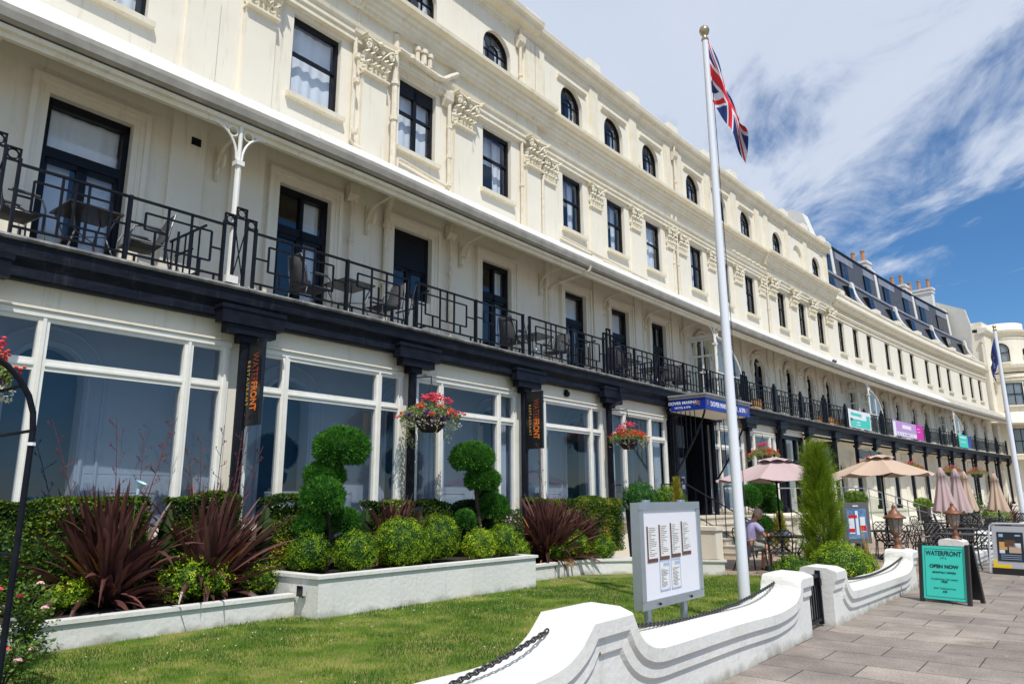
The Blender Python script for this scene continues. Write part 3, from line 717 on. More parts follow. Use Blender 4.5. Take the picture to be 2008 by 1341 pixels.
# ------------------------------------------------------------------ balcony railings
RZ0, RZ1 = 5.04, 5.92
def rail_panel(a, b, kind):
    m = MB(FM); n0, n1 = 1.31, 1.345; L = b - a; t = .014
    X = lambda q: a + L * q
    m.box(a, b, 1.30, 1.355, RZ1 - .03, RZ1); m.box(a, b, n0, n1, RZ0, RZ0 + .03)
    def v(q, z0, z1, tt=t): m.box(X(q) - tt, X(q) + tt, n0 + .003, n1 - .003, z0, z1)
    def h(q0, q1, z): m.box(X(q0), X(q1), n0 + .005, n1 - .005, z - t, z + t)
    zt, zb, zm = 5.73, 5.25, 5.48
    if kind == 0:
        h(.15, .86, zt); v(.15, zm, zt); h(.0, .15, zm + .06); v(.86, zb, zt); h(.36, .86, zb); h(.86, 1, zm)
        v(.38, RZ0, RZ1, .016); v(.63, RZ0, RZ1, .016); v(.5, RZ0, zm + .1); h(.15, .38, zm); v(.26, 4.95, zm); v(.75, 4.95, zb)
    elif kind == 1:
        h(.14, .84, zt); v(.14, zb + .05, zt); v(.84, zb, zt); h(.14, .38, zb + .05); h(.38, .84, zb); h(0, .14, zm); h(.84, 1, zm)
        v(.38, RZ0, RZ1, .016); v(.62, RZ0, RZ1, .016); v(.26, RZ0, zb + .05); v(.5, zb, zt + .19); v(.73, RZ0, zb)
    else:
        k = max(5, int(L / .2))
        for i in range(1, k): v(i / k, RZ0 if i % 3 else RZ0, RZ1 if i % 2 else zt)
        h(.12, .5, zt - .05); h(.5, .9, zt); h(.12, .5, zb + .02); h(.5, .9, zb); v(.12, zb + .02, zt - .05); v(.9, zb, zt); h(0, .12, zm); h(.9, 1, zm)
    for q in (.08, .92): v(q, 4.95, RZ0)
    hp(m, 'railing_panel', M['black'])
def rail_post(s, kind):
    m = MB(FM); w = .02
    if kind == 'thin':
        m.box(s - .025, s + .025, 1.29, 1.36, 4.95, RZ1 + .01)
    elif kind == 'double':
        for d in (-.13, .13): m.box(s + d - .02, s + d + .02, 1.29, 1.36, 4.95, RZ1 + .01)
        for q in (-1, 1): m.tube([(s - q * .12, 1.325, 5.05), (s + q * .12, 1.325, 5.88)], .012, 4)
    elif kind == 'ring':
        for d in (-.27, -.1, .1, .27): m.box(s + d - .018, s + d + .018, 1.29, 1.36, 4.95, 5.98 if abs(d) > .2 else 6.1)
        m.tube([(s - .09, 1.325, 5.05), (s + .09, 1.325, 5.9)], .012, 4); m.tube([(s + .09, 1.325, 5.05), (s - .09, 1.325, 5.9)], .012, 4)
        for cx, cz in ((-.18, 6.02), (0, 6.17), (.18, 6.02)):
            m.box(s + cx - .095, s + cx - .075, 1.30, 1.35, cz - .09, cz + .09); m.box(s + cx + .075, s + cx + .095, 1.30, 1.35, cz - .09, cz + .09)
            m.box(s + cx - .095, s + cx + .095, 1.30, 1.35, cz + .075, cz + .095); m.box(s + cx - .095, s + cx + .095, 1.30, 1.35, cz - .095, cz - .075)
            m.tube([(s + cx + .065 * cos(q * PI / 6), 1.325, cz + .065 * sin(q * PI / 6)) for q in range(13)], .014, 5)
    else:
        m.box(s - .09, s + .09, 1.27, 1.38, 4.95, 6.02); m.box(s - .05, s + .05, 1.29, 1.36, 6.02, 6.12)
        m.box(s - .14, s + .14, 1.3, 1.35, 5.1, 5.7)
    hp(m, 'railing_post', M['black'])
posts = [(-8.4, 'ring'), (-6.6, 'thin'), (-4.86, 'ring'), (-3.2, 'thin'), (-1.5, 'ring'), (.63, 'thin'), (2.26, 'double'), (4.18, 'thin'), (5.99, 'double'), (7.9, 'thin'), (9.7, 'ring'), (11.1, 'thin'), (12.4, 'double'),
         (14.2, 'thin'), (16.04, 'double'), (17.5, 'thin'), (19.02, 'ring')] + [(19.02 + 2.9 * i, 'post' if i % 3 else 'ring') for i in range(1, 17)]
prev = None
for i, (s, k) in enumerate(posts):
    rail_post(s, k); hw = {'ring': .27, 'double': .13, 'thin': .02, 'post': .09}[k]
    if prev is not None: rail_panel(prev, s - hw, (i % 2) if s < 15 else 2)
    prev = s + hw
for s in (-2.05, 2.75, 9.1, 12.9, 20.0, 25.4, 30.3):      # low rails dividing the balconies
    m = MB(FM)
    m.box(s - .015, s + .015, .02, 1.3, 5.80, 5.83); m.box(s - .012, s + .012, .02, 1.3, 5.06, 5.09)
    for n in (.15, .38, .62, .86, 1.1): m.box(s - .01, s + .01, n - .012, n + .012, 5.0, 5.8)
    m.box(s - .012, s + .012, .3, .9, 5.5, 5.53)
    hp(m, 'balcony_divider', M['black'])
# ------------------------------------------------------------------ rain and waste pipes
def pipe(pts, r, mt='pipe', name='downpipe', collars=()):
    m = MB(FM); m.tube(pts, r, 8)
    for (s, z) in collars: m.tube([(s, pts[-1][1], z - .05), (s, pts[-1][1], z + .05)], r * 1.45, 8)
    hp(m, name, M[mt])
def hopper(s, z):
    m = MB(FM); m.prof([(.02, z), (.10, z), (.2, z + .14), (.22, z + .34), (.02, z + .34)], s - .13, s + .13); hp(m, 'rainwater_hopper', M['pipe'])
pipe([(1.62, .62, 12.9), (1.58, .45, 12.55), (1.55, .14, 12.3), (1.55, .12, 11.9)], .045); hopper(1.55, 11.55)
pipe([(1.52, .10, 11.6), (1.52, .10, 9.15), (1.6, .14, 9.02), (1.75, .2, 8.95)], .05, collars=((1.52, 11.1), (1.52, 10.5), (1.52, 9.3)))
pipe([(2.64, .16, 12.25), (2.64, .16, 8.7)], .075, collars=((2.64, 11.0), (2.64, 10.1)))
pipe([(2.64, .26, 11.83), (3.0, .24, 11.83), (3.9, .24, 11.75), (4.15, .24, 11.8), (4.62, .24, 12.18)], .075, name='waste_pipe', collars=((3.05, 11.83),))
for x, r in ((3.25, .06), (3.45, .08), (3.65, .065)):
    pipe([(x, .24, 11.85), (x, .24, 12.08 + r)], r, name='vent_pipe', collars=((x, 12.1 + r),))
hopper(4.42, 11.25)
pipe([(4.05, .14, 11.95), (4.38, .12, 11.3)], .03); pipe([(4.48, .12, 11.3), (4.5, .12, 9.05)], .05, collars=((4.5, 10.7), (4.5, 9.9), (4.5, 9.15)))
pipe([(2.9, .07, 9.25), (4.5, .07, 9.1)], .035, name='waste_pipe'); pipe([(2.86, .07, 9.25), (2.86, .07, 8.95)], .035, name='waste_pipe')
for s in (7.45, 16.4, 16.72, 25.3): pipe([(s, .08, 12.1), (s, .08, 8.85)], .045, collars=((s, 11.6), (s, 10.2)))
pipe([(8.38, .1, 10.8), (8.38, .1, 9.0)], .05)
for s in (7.4, 16.85, 20.3): hopper(s, 14.5); pipe([(s, .1, 14.5), (s, .1, 12.7)], .045, collars=((s, 13.6),)); pipe([(s, .1, 14.84), (s, .12, 15.1)], .045)
pipe([(9.3, .06, 9.22), (14.4, .05, 9.06)], .035, name='waste_pipe')
for s in (1.62, 4.62): hopper(s, 7.75); pipe([(s, .1, 7.8), (s, .1, 4.98)], .045, collars=((s, 6.9), (s, 6.0)))
pipe([(2.3, .9, 8.0), (2.5, .4, 8.12), (2.6, .1, 7.85), (2.6, .1, 4.98)], .07, collars=((2.6, 7.5), (2.6, 6.2)))
pipe([(8.72, 1.45, 7.85), (8.72, 1.4, 7.72), (8.65, 1.3, 7.66), (8.62, .2, 7.5), (8.62, .08, 7.35), (8.62, .08, 4.98)], .045)
pipe([(13.9, .08, 8.3), (13.9, .08, 4.98)], .04); pipe([(26.0, .12, 7.4), (26.0, .12, 4.98)], .05)
m = MB(FM); m.tube([(9.98, 1.48, 4.6), (9.98, 1.5, 4.22), (9.8, 1.42, 4.12), (9.7, 1.3, 4.05)], .035, 6); hp(m, 'beam_downpipe', M['black'])
m = MB(FM); m.box(-1.87, -1.70, 0, .085, 7.66, 7.8); hp(m, 'air_vent', M['bframe'])
m = MB(FM)
for s in (13.85, 14.3): m.tube([(s, 0, 13.45), (s, .02, 13.45)], .1, 10)
hp(m, 'air_vent', M['trim'])
m = MB(FM); m.ball((7.95, 1.1, 4.25), .1, .08, .08, 8, 6); m.box(7.9, 8.0, 1.05, 1.12, 4.28, 4.36); hp(m, 'security_camera', M['bframe'])
m = MB(FM)   # fancy scroll panel on the right pavilion frieze
m.tube([(21.5 + i * .14, .2 + .02 * sin(i * 2.1), 12.0 + .03 * sin(i * 1.7)) for i in range(26)], .05, 5); hp(m, 'frieze_moulding', M['trim'])
# ------------------------------------------------------------------ mansard roofs
m = MB(FM)
m.prof([(-.35, 15.45), (-.36, 15.5), (-1.9, 17.3), (-5, 17.7), (-9, 15.2), (-9, 15.1)], S0, 33.4)
m.prof([(-.35, 12.5), (-.36, 13.0), (-1.15, 15.15), (-1.3, 15.2), (-2, 15.2), (-9, 12.5)], 34.15, 67.4)
m.prof([(-1.3, 15.1), (-1.95, 15.25), (-2.1, 17.9), (-2.2, 18.05), (-5, 18.6), (-8.8, 15.1)], 34.15, 67.2)
hp(m, 'mansard_roof', M['slate'])
m = MB(FM)
m.prof([(-1.11, 15.06), (-1.02, 15.08), (-1.05, 15.24), (-1.5, 15.3), (-1.5, 15.2)], 34.2, 67.3)
for a, b in ((34.5, 36.2), (39.0, 41.0), (42.0, 45.2), (47.2, 49.4), (50.4, 53.8), (55.6, 57.8), (58.8, 62), (64, 66.8)): m.prof([(-2.15, 17.3), (-2.04, 17.3), (-2.07, 17.8), (-2.15, 17.8)], a, b)
hp(m, 'roof_flashing', M['slate2'])
m = MB(FM); m.prof([(-2.3, 17.9), (-2.04, 17.92), (-2.06, 18.06), (-2.3, 18.12)], 34.2, 67.3); m.prof([(-1.9, 17.28), (-1.8, 17.3), (-1.85, 17.4), (-2.1, 17.4)], S0, 33.4); hp(m, 'roof_edge', M['bframe'])
for s in (33.5, 41.3, 49.8, 58.2, 66.9):
    m = MB(FM)
    if s > 34:
        pts = [(-.2, 13.05)] + [(-.28 - .95 * (t ** 1.8), 13.35 + 1.7 * t) for t in [i / 7 for i in range(8)]] + [(-1.35, 15.15), (-1.4, 13)]
        m.prof([(-1.4, 13.0), (-.15, 13.0), (-.15, 13.3)] + [(-.12 - .78 * sin(t * 1.5708) ** .8, 13.35 + 1.7 * t) for t in [i / 6 for i in range(7)]] + [(-.95, 15.22), (-1.4, 15.22)], s - .22, s + .22)
        m.prof([(-3.2, 15.2), (-1.86, 15.2), (-1.95, 16.2), (-2.08, 18.15), (-2.3, 18.45), (-3.2, 18.6)], s - .22, s + .22)
    else:
        m.prof([(-4, 15.4), (-.15, 15.5), (-.75, 17.6), (-1.3, 17.95), (-4, 18.1)], s - .25, s + .6)
    hp(m, 'party_wall', M['gwall'])
m = MB(FM)
m.prof([(-1.6, 15.5), (-.5, 15.5), (-.8, 16.6), (-1.6, 16.7)], 20.9, 21.6); m.prof([(-1.6, 15.5), (-.35, 15.5), (-.5, 16.35), (-1.6, 16.4)], 15.2, 15.9)
hp(m, 'roof_upstand', M['gwall'])
for s in (36.0, 39.3, 43.0, 47.4, 51.6, 56.2, 60.2, 64.4):      # lower and upper dormers
    m = MB(FM); m.prof([(-1.0, 13.62), (-.48, 13.62), (-.60, 14.5), (-1.0, 14.6)], s, s + 1.0); o = hp(m, 'dormer_window', M['bframe'])
    g = MB(FM)
    for x in (.08, .54): g.face([(s + x, -.475, 13.7), (s + x, -.57, 14.42), (s + x + .38, -.57, 14.42), (s + x + .38, -.475, 13.7)])
    g.build('pane', M['tint'], o, origin=HO)
for s in (35.0, 39.6, 42.6, 47.0, 51.0, 55.4, 59.4, 63.6):
    m = MB(FM); m.prof([(-2.2, 15.9), (-1.9, 15.9), (-1.96, 17.2), (-2.2, 17.3)], s, s + 1.15); o = hp(m, 'dormer_window', M['bframe'])
    g = MB(FM)
    for x in (.1, .62): g.face([(s + x, -1.895, 16.0), (s + x, -1.95, 17.1), (s + x + .43, -1.95, 17.1), (s + x + .43, -1.895, 16.0)])
    g.build('pane', M['tint'], o, origin=HO)
def chimney(s0, s1, n0, n1, z1, pots):
    m = MB(FM); m.box(s0, s1, n0, n1, 14, z1); m.box(s0 - .08, s1 + .08, n0 - .08, n1 + .08, z1 - .32, z1 - .2); m.box(s0 - .12, s1 + .12, n0 - .12, n1 + .12, z1, z1 + .16)
    o = hp(m, 'chimney', M['gwall'])
    for q in range(pots):
        n = n0 + .3 + (n1 - n0 - .6) * q / max(1, pots - 1); sm = (s0 + s1) / 2
        p = MB(FM); p.tube([(sm, n, z1 + .15), (sm, n, z1 + .25), (sm, n, z1 + .95), (sm, n, z1 + 1.0), (sm, n, z1 + 1.1), (sm, n, z1 + 1.12)], [.19, .16, .14, .18, .18, .1], 9)
        p.build('chimney_pot', M['pot'], o, origin=HO)
chimney(49.4, 50.3, -5.2, -2.5, 18.9, 4); chimney(57.8, 58.7, -5.2, -2.5, 18.8, 4); chimney(26.0, 26.8, -3.0, -2.2, 17.1, 1); chimney(66.9, 67.55, -7.6, -3.05, 20.5, 6)
m = MB(FM); m.prof([(-9, 12), (-.6, 12), (-.62, 14.2), (-.5, 16.6), (-.8, 18.2), (-3.05, 19.35), (-9, 20.2)], 67.6, 67.95); hp(m, 'gable_wall', M['concrete'])
# ================================================================== round ended pavilion beyond
BX, BY = P(72.2, .5)
pav = thing('round_pavilion', 'white bow fronted end pavilion with a round drum storey and arched window, far right', 'building', (BX, BY, 0))
def lo(m, name, mt, par=pav): return m.build(name, mt, par)
hd = TAN(70.4)
m = MB(); m.smooth = True
m.lathe([(3.2, 0), (3.2, 12.2)], seg=40); m.lathe([(1.95, 12.4), (1.95, 16.1)], seg=40); m.lathe([(1.85, 16.1), (1.85, 17.0), (0, 17.1)], seg=40)
lo(m, 'drum_wall', M['stucco'])
m = MB()
m.lathe([(3.2, 11.5), (3.3, 11.55), (3.32, 11.8), (3.4, 11.85), (3.22, 11.9)], seg=40); m.lathe([(3.2, 12.3), (3.3, 12.4), (3.5, 12.65), (3.55, 12.95), (3.4, 13.0), (1.9, 13.2)], seg=40)
m.lathe([(1.95, 15.85), (2.05, 15.9), (2.25, 16.1), (2.3, 16.3), (1.8, 16.4)], seg=40); m.lathe([(1.95, 15.5), (2.0, 15.52), (2.0, 15.6), (1.95, 15.62)], seg=40)
m.lathe([(4.5, 7.6), (4.55, 7.75), (3.2, 8.8)], seg=40); m.lathe([(3.2, 4.6), (4.5, 4.65), (4.5, 4.95), (3.2, 4.95)], seg=40)
lo(m, 'drum_cornice', M['trim'])
def around(ang, r, z0, z1, w, arch, name='bow_window'):
    f = MB(); a = ang; c, s_ = cos(a), sin(a)
    T = lambda x, o, z: (c * (r + o) - s_ * x, s_ * (r + o) + c * x, z)
    N = 12; pts = []
    if arch: pts = [(-w / 2, z0)] + [(-w / 2 * cos(PI * i / N), z1 - w / 2 + w / 2 * sin(PI * i / N)) for i in range(N + 1)] + [(w / 2, z0)]
    else: pts = [(-w / 2, z0), (-w / 2, z1), (w / 2, z1), (w / 2, z0)]
    f.face([T(x, .03, z) for x, z in reversed(pts)])
    o = f.build(name, M['tint'], pav)
    g = MB()
    cl = pts + [pts[0]]; g.tube([T(x, .04, z) for x, z in cl], .06, 5)
    g.tube([T(-w / 2, .05, (z0 + z1) / 2), T(w / 2, .05, (z0 + z1) / 2)], .035, 4); g.tube([T(0, .05, z0), T(0, .05, z1)], .03, 4); g.build('frame', M['bframe'], o)
    h = MB(); h.obox(T(0, .1, z0 - .08), (-s_ * (w / 2 + .15), c * (w / 2 + .15), 0), (c * .12, s_ * .12, 0), (0, 0, .07)); h.build('sill', M['trim'], o)
face = math.atan2(-BY, -BX)
around(face - .05, 1.93, 13.4, 15.1, 1.25, True); around(face + 1.05, 1.93, 14.0, 14.6, .42, True)
for d in (-.9, .15, 1.0): around(face + d, 3.18, 9.4, 11.3, 1.2, False); around(face + d, 3.18, 5.2, 7.3, 1.1, False)
c0 = None
for d in (-.62, -.36, .44, .56):
    o = cap.copy(); C.objects.link(o); o.parent = pav; a = face + d; o.location = (3.2 * cos(a), 3.2 * sin(a), 10.75); o.rotation_euler = (0, 0, a + PI / 2); o.scale = (.7, .9, .9)
m = MB()
for d in (-.5, .5, 1.3):
    a = face + d; m.obox((3.22 * cos(a), 3.22 * sin(a), 9.6), (-.28 * sin(a), .28 * cos(a), 0), (.08 * cos(a), .08 * sin(a), 0), (0, 0, 1.2))
lo(m, 'pilaster', M['stucco'])
m = MB(FM); m.box(67.96, 72.5, -9, .3, 0, 16.0); m.box(72.5, 86, -9, 1.0, 0, 12.5); m.prof([(0, 12.4), (1.3, 12.5), (1.4, 12.8), (0, 12.9)], 72.5, 86); m.prof([(-.1, 15.8), (.4, 15.9), (.6, 16.1), (.6, 16.3), (-.1, 16.4)], 67.8, 72.5); m.box(67.96, 72.5, -9, .25, 16.3, 16.9)
o = m.build('side_block', M['stucco'], pav, origin=(BX, BY, 0))
m = MB(FM); m.tube([(67.85, .1, 12.9), (67.85, .1, 15.0)], .07, 6); m.box(67.75, 68.0, 0, .2, 15.0, 15.25); m.build('downpipe', M['pipe'], pav, origin=(BX, BY, 0))
m = MB(FM); m.prof([(-1, 12.7), (0, 12.7), (-.8, 14.6), (-1, 14.7)], 71.5, 84); m.build('roof', M['slate'], pav, origin=(BX, BY, 0))
m = MB()
m.tube([(.2, .2, 16.5), (.2, .2, 16.9)], .05, 6); m.ball((.2, .2, 17.0), .14, .14, .12, 8, 6); m.ball((1.0, -.2, 16.75), .16, .2, .2, 8, 5)
m.build('roof_ornament', M['bframe'], pav)
# ================================================================== things hung on or standing by the front
def W(s, n, z=0): x, y = P(s, n); return (x, y, z)
# balcony chairs and tables
def sling_chair():
    t = thing('balcony_chair', 'x', 'chair')
    m = MB(); m.smooth = True
    def sheet(pts, w0, w1, th=.012):
        vs = []
        for i, (y, z) in enumerate(pts):
            w = w0 + (w1 - w0) * i / (len(pts) - 1); vs += [(-w, y, z), (w, y, z), (w, y + th, z - th), (-w, y + th, z - th)]
        fs = []
        for i in range(len(pts) - 1):
            for j in range(4): a = 4 * i + j; b = 4 * i + (j + 1) % 4; fs.append((a, b, b + 4, a + 4))
        fs += [(3, 2, 1, 0), tuple(4 * (len(pts) - 1) + q for q in range(4))]; m.idx(vs, fs)
    sheet([(.24, .42), (.1, .40), (-.1, .39), (-.2, .41)], .25, .25); m.build('seat', M['sling'], t)
    m = MB(); m.smooth = True
    sheet([(-.2, .42), (-.25, .56), (-.31, .78), (-.35, .92), (-.37, .97)], .25, .17); m.build('backrest', M['sling'], t)
    for sx in (-1, 1):
        m = MB(); x = sx * .27
        m.tube([(x, .3, 0), (x, .27, .5), (x, .22, .62), (x, .1, .65), (x, -.2, .63)], .014, 6); m.tube([(x, -.33, 0), (x, -.24, .42), (x * .98, -.30, .75), (x * .7, -.37, .98)], .013, 6)
        m.tube([(x, .26, .41), (x, -.22, .41)], .012, 6); m.box(x - .025, x + .025, -.15, .18, .65, .67); m.build('side_frame', M['chrome'], t)
    m = MB(); m.tube([(-.27, .25, .41), (.27, .25, .41)], .012, 6); m.tube([(-.19, -.37, .98), (.19, -.37, .98)], .012, 6); m.build('cross_bar', M['chrome'], t)
    return t
def balc_table():
    t = thing('balcony_table', 'x', 'table')
    m = MB(); m.box(-.36, .36, -.36, .36, .70, .72); m.box(-.37, .37, -.37, .37, .69, .70); m.build('table_top', M['tabletop'], t)
    for sx in (-1, 1):
        for sy in (-1, 1): m = MB(); m.tube([(sx * .31, sy * .31, 0), (sx * .2, sy * .2, .35), (sx * .31, sy * .31, .69)], .014, 6); m.build('leg', M['chrome'], t)
    m = MB(); m.tube([(-.2, -.2, .35), (.2, .2, .35)], .01, 5); m.tube([(.2, -.2, .35), (-.2, .2, .35)], .01, 5); m.build('brace', M['chrome'], t)
    return t
ch = sling_chair(); tb = balc_table(); used = [0, 0]
def pc(s, n, face_, label, g='dark sling chairs on the hotel balcony'):
    rz = TAN(s) - PI / 2 + face_
    o = ch if not used[0] else copy_thing(ch, (0, 0, 0), 0, None); used[0] = 1
    o.location = W(s, n, 4.97); o.rotation_euler = (0, 0, rz); o['label'] = label; o['group'] = g
def pt(s, n, label):
    o = tb if not used[1] else copy_thing(tb, (0, 0, 0), 0, None); used[1] = 1
    o.location = W(s, n, 4.97); o.rotation_euler = (0, 0, TAN(s)); o['label'] = label; o['group'] = 'square tables on the hotel balcony'
# chair faces +y locally; face_ 0 = looking along the terrace away from the camera
pc(-4.45, .75, 0.1, 'dark sling balcony chair seen side on at far left of the railing'); pt(-3.55, .72, 'dark square balcony table between the two leftmost chairs')
pc(-2.75, .75, PI - .1, 'dark sling balcony chair just left of the divider rail, back to the white post')
pc(.25, .75, 0.0, 'dark sling balcony chair in front of the second black door from left'); pt(1.15, .72, 'dark square balcony table right of the second black door'); pc(2.0, .8, PI, 'dark sling balcony chair under the third, half height black window')
pc(6.2, .75, .1, 'dark sling balcony chair before the fourth black door'); pt(7.1, .72, 'dark square balcony table before the fourth black door'); pc(7.95, .78, PI + .1, 'dark sling balcony chair right of the fourth door, facing left')
pc(11.0, .75, .4, 'dark sling balcony chair by the fifth black door'); pt(11.6, .7, 'dark square balcony table between the fifth and sixth doors'); pc(14.0, .75, PI, 'dark sling balcony chair behind the ringed railing post over the entrance'); pt(13.4, .7, 'dark square balcony table above the blue entrance canopy')
pc(15.0, .8, .2, 'dark sling balcony chair above the right half of the blue canopy')
for i, s in enumerate((20.6, 29.0, 31.0)):
    m = MB(); m.box(-.35, .35, -.25, .25, .02, .38); m.box(-.37, .37, -.27, .27, .38, .42); m.tube([(-.3, -.2, 0), (-.3, -.2, .05)], .03, 5)
    o = m.build('storage_crate', M['orangebox']); o.location = W(s, .9, 4.97); o.rotation_euler = (0, 0, TAN(s))
    tag(o, ['orange brown crate on the balcony just right of the flagpole', 'orange brown crate on the balcony left of the teal banner', 'orange brown crate nearest the teal banner'][i], 'crate', 'orange crates on the balcony')
# text helper
def text_mb(s, size, m, depth=.003, font_scale=(1, 1), align='CENTER', offset=0, space=1.0):
    cu = bpy.data.curves.new('t', 'FONT'); cu.body = s; cu.size = size; cu.align_x = align; cu.align_y = 'CENTER'; cu.extrude = depth; cu.offset = offset; cu.space_character = space
    ob = bpy.data.objects.new('t', cu); C.objects.link(ob)
    dg = bpy.context.evaluated_depsgraph_get(); me = bpy.data.meshes.new_from_object(ob.evaluated_get(dg))
    bpy.data.objects.remove(ob); bpy.data.curves.remove(cu)
    for v in me.vertices: v.co.x *= font_scale[0]; v.co.y *= font_scale[1]
    me.materials.clear(); me.materials.append(m); return me
def add_text(name, s, size, m, parent, loc, rot, **k):
    me = text_mb(s, size, m, **k); me.name = name
    o = bpy.data.objects.new(name, me); C.objects.link(o); o.parent = parent; o.location = loc; o.rotation_euler = rot; return o
# blade signs: panel stands out square from the front; its face looks back along the terrace
def blade(s, label, z0=2.73, z1=4.06, txt=True):
    t = thing('blade_sign', label, 'sign', W(s, 1.3, 0), TAN(s), 'black blade signs fixed to the columns')
    m = MB(); m.box(-.03, .03, -.47, -.03, z0, z1); m.box(-.035, .035, -.03, 0, z0 - .03, z1 + .02); m.build('panel', M['blacksign'], t)
    # local: x along the terrace, -y outwards; face at x=-.031 looks to -x
    rot = Matrix(((0, 0, -1), (0, -1, 0), (-1, 0, 0))).to_euler()
    if txt:
        add_text('lettering', 'WATER', .17, M['orange2'], t, (-.032, -.29, z1 - .43), rot, font_scale=(.82, 1.35), offset=.002)
        add_text('lettering', 'FRONT', .17, M['orange'], t, (-.032, -.29, z0 + .45), rot, font_scale=(.82, 1.35), offset=.004)
        add_text('small_lettering', 'RESTAURANT', .085, M['amber'], t, (-.032, -.115, (z0 + z1) / 2), rot, space=1.5, offset=.002)
    return t
blade(-1.2, 'tall black blade sign with orange restaurant lettering, left one beside the phormium windows')
blade(6.02, 'tall black blade sign with orange restaurant lettering, right one above the purple phormium')
t = thing('blade_sign', 'dark blue blade sign on a colonnade column behind the tall conifer', 'sign', W(25.6, 1.45, 0), TAN(25.6))
m = MB(); m.box(-.04, .04, -.95, -.1, 2.35, 3.95); m.build('panel', M['blacksign'], t); m = MB(); m.box(-.05, -.04, -.62, -.2, 2.6, 3.7); m.build('lit_panel', M['blue'], t)
m = MB(FM); m.box(31.9, 35.6, 1.32, 1.38, 3.5, 3.95); o = m.build('hanging_sign', M['blacksign'], origin=W(33, 1.35), loc=W(33, 1.35)); tag(o, 'small dark sign board hung between the colonnade columns', 'sign')
# banners on the railings
def banner(s0, s1, parts, label, grp='banners tied to the balcony railing'):
    t = thing('banner', label, 'banner', W((s0 + s1) / 2, 1.4, 5.0), 0, grp); o3 = W((s0 + s1) / 2, 1.4, 5.0)
    for (q0, q1, r0, r1, mt, nm) in parts:
        m = MB(FM); k = 14; m.smooth = True; vs = []
        d = .0 if nm == 'cloth' else .006
        for i in range(k + 1):
            q = q0 + (q1 - q0) * i / k; s = s0 + (s1 - s0) * q
            for r in (r0, r1): vs.append((s, 1.395 + d + .02 * sin(q * 19) * (1 - .3 * r), 5.02 + .9 * r - .02 * sin(q * PI)))
        m.idx(vs, [(2 * i, 2 * i + 1, 2 * i + 3, 2 * i + 2) for i in range(k)]); m.build(nm, mt, t, origin=o3)
    return t
banner(30.8, 34.2, [(0, 1, 0, 1, M['bwhite'], 'cloth'), (.05, .95, .05, .5, M['teal'], 'print'), (.1, .6, .68, .84, M['teal'], 'print'), (.8, .97, .1, .8, M['teal'], 'print'), (.15, .5, .3, .36, M['bwhite'], 'print'), (.15, .6, .16, .22, M['bwhite'], 'print'), (.06, .2, .36, .5, M['brown'], 'print')], 'white and teal banner on the balcony railing, leftmost of three')
banner(38.05, 43.9, [(0, 1, 0, 1, M['lilac'], 'cloth'), (.76, 1, 0, 1, M['magenta'], 'print'), (.0, .08, 0, .9, M['bwhite'], 'print'), (.1, .74, .08, .3, M['bwhite'], 'print'), (.15, .7, .15, .22, M['ink'], 'print'), (.3, .6, .55, .8, M['bwhite'], 'print'), (.8, .95, .7, .74, M['bwhite'], 'print'), (.8, .95, .5, .54, M['bwhite'], 'print')], 'purple and magenta banner on the balcony railing, middle of three')
banner(52.1, 55.2, [(0, .7, 0, 1, M['teal'], 'cloth'), (.72, 1, 0, 1, M['blue'], 'print'), (.08, .6, .75, .85, M['bwhite'], 'print'), (.08, .55, .4, .45, M['bwhite'], 'print')], 'small teal banner with blue edge, far right on the railing')
# entrance canopy with the name boards
ec = thing('entrance_canopy', 'flat lead topped entrance canopy edged with blue name boards on curved iron brackets', 'canopy', W(14.6, 1.4, 0), TAN(14.6))
EO = W(14.6, 1.4, 0); es, en = 14.6, 1.4
m = MB(FM); m.box(12.95, 16.25, 1.38, 2.62, 4.55, 4.64); m.box(12.9, 16.3, 1.38, 2.68, 4.64, 4.68); m.box(13.0, 16.2, 1.38, 2.55, 4.24, 4.3)
ec.rotation_euler = (0, 0, 0)
m.build('roof_slab', M['lead'], ec, origin=EO)
m = MB(FM); m.box(13.05, 16.15, 1.4, 2.5, 4.2, 4.24); m.build('soffit', M['stucco'], ec, origin=EO)
m = MB(FM); m.box(12.96, 16.24, 2.55, 2.6, 4.2, 4.55); m.build('front_board', M['blue'], ec, origin=EO)
for a in (12.96, 16.19): m = MB(FM); m.box(a, a + .05, 1.45, 2.549, 4.2, 4.55); m.build('side_board', M['blue'], ec, origin=EO)
hd = TAN(14.6); ox, oy = W(14.6, 2.605)[:2]
add_text('lettering', 'DOVER MARINA HOTEL & SPA', .19, M['letter'], ec, (ox - EO[0], oy - EO[1], 4.375), (PI / 2, 0, hd), font_scale=(1.0, 1.1), offset=.003)
ox, oy = W(12.955, 1.85)[:2]
add_text('lettering', 'DOVER MARINA', .13, M['letter'], ec, (ox - EO[0], oy - EO[1], 4.43), (PI / 2, 0, hd - PI / 2), offset=.002)
add_text('lettering', 'HOTEL & SPA', .09, M['letter'], ec, (ox - EO[0], oy - EO[1], 4.29), (PI / 2, 0, hd - PI / 2), offset=.001)
m = MB(FM)
for s, n, f in ((12.953, 2.32, 0), (13.15, 2.606, 1), (16.05, 2.606, 1)):
    for q in range(3):
        if f: m.tube([(s - .09, n, 4.33 + q * .05), (s, n, 4.37 + q * .05), (s + .09, n, 4.33 + q * .05)], .008, 4)
        else: m.tube([(s, n - .1, 4.33 + q * .05), (s, n, 4.37 + q * .05), (s, n + .1, 4.33 + q * .05)], .008, 4)
m.build('emblem', M['amber'], ec, origin=EO)
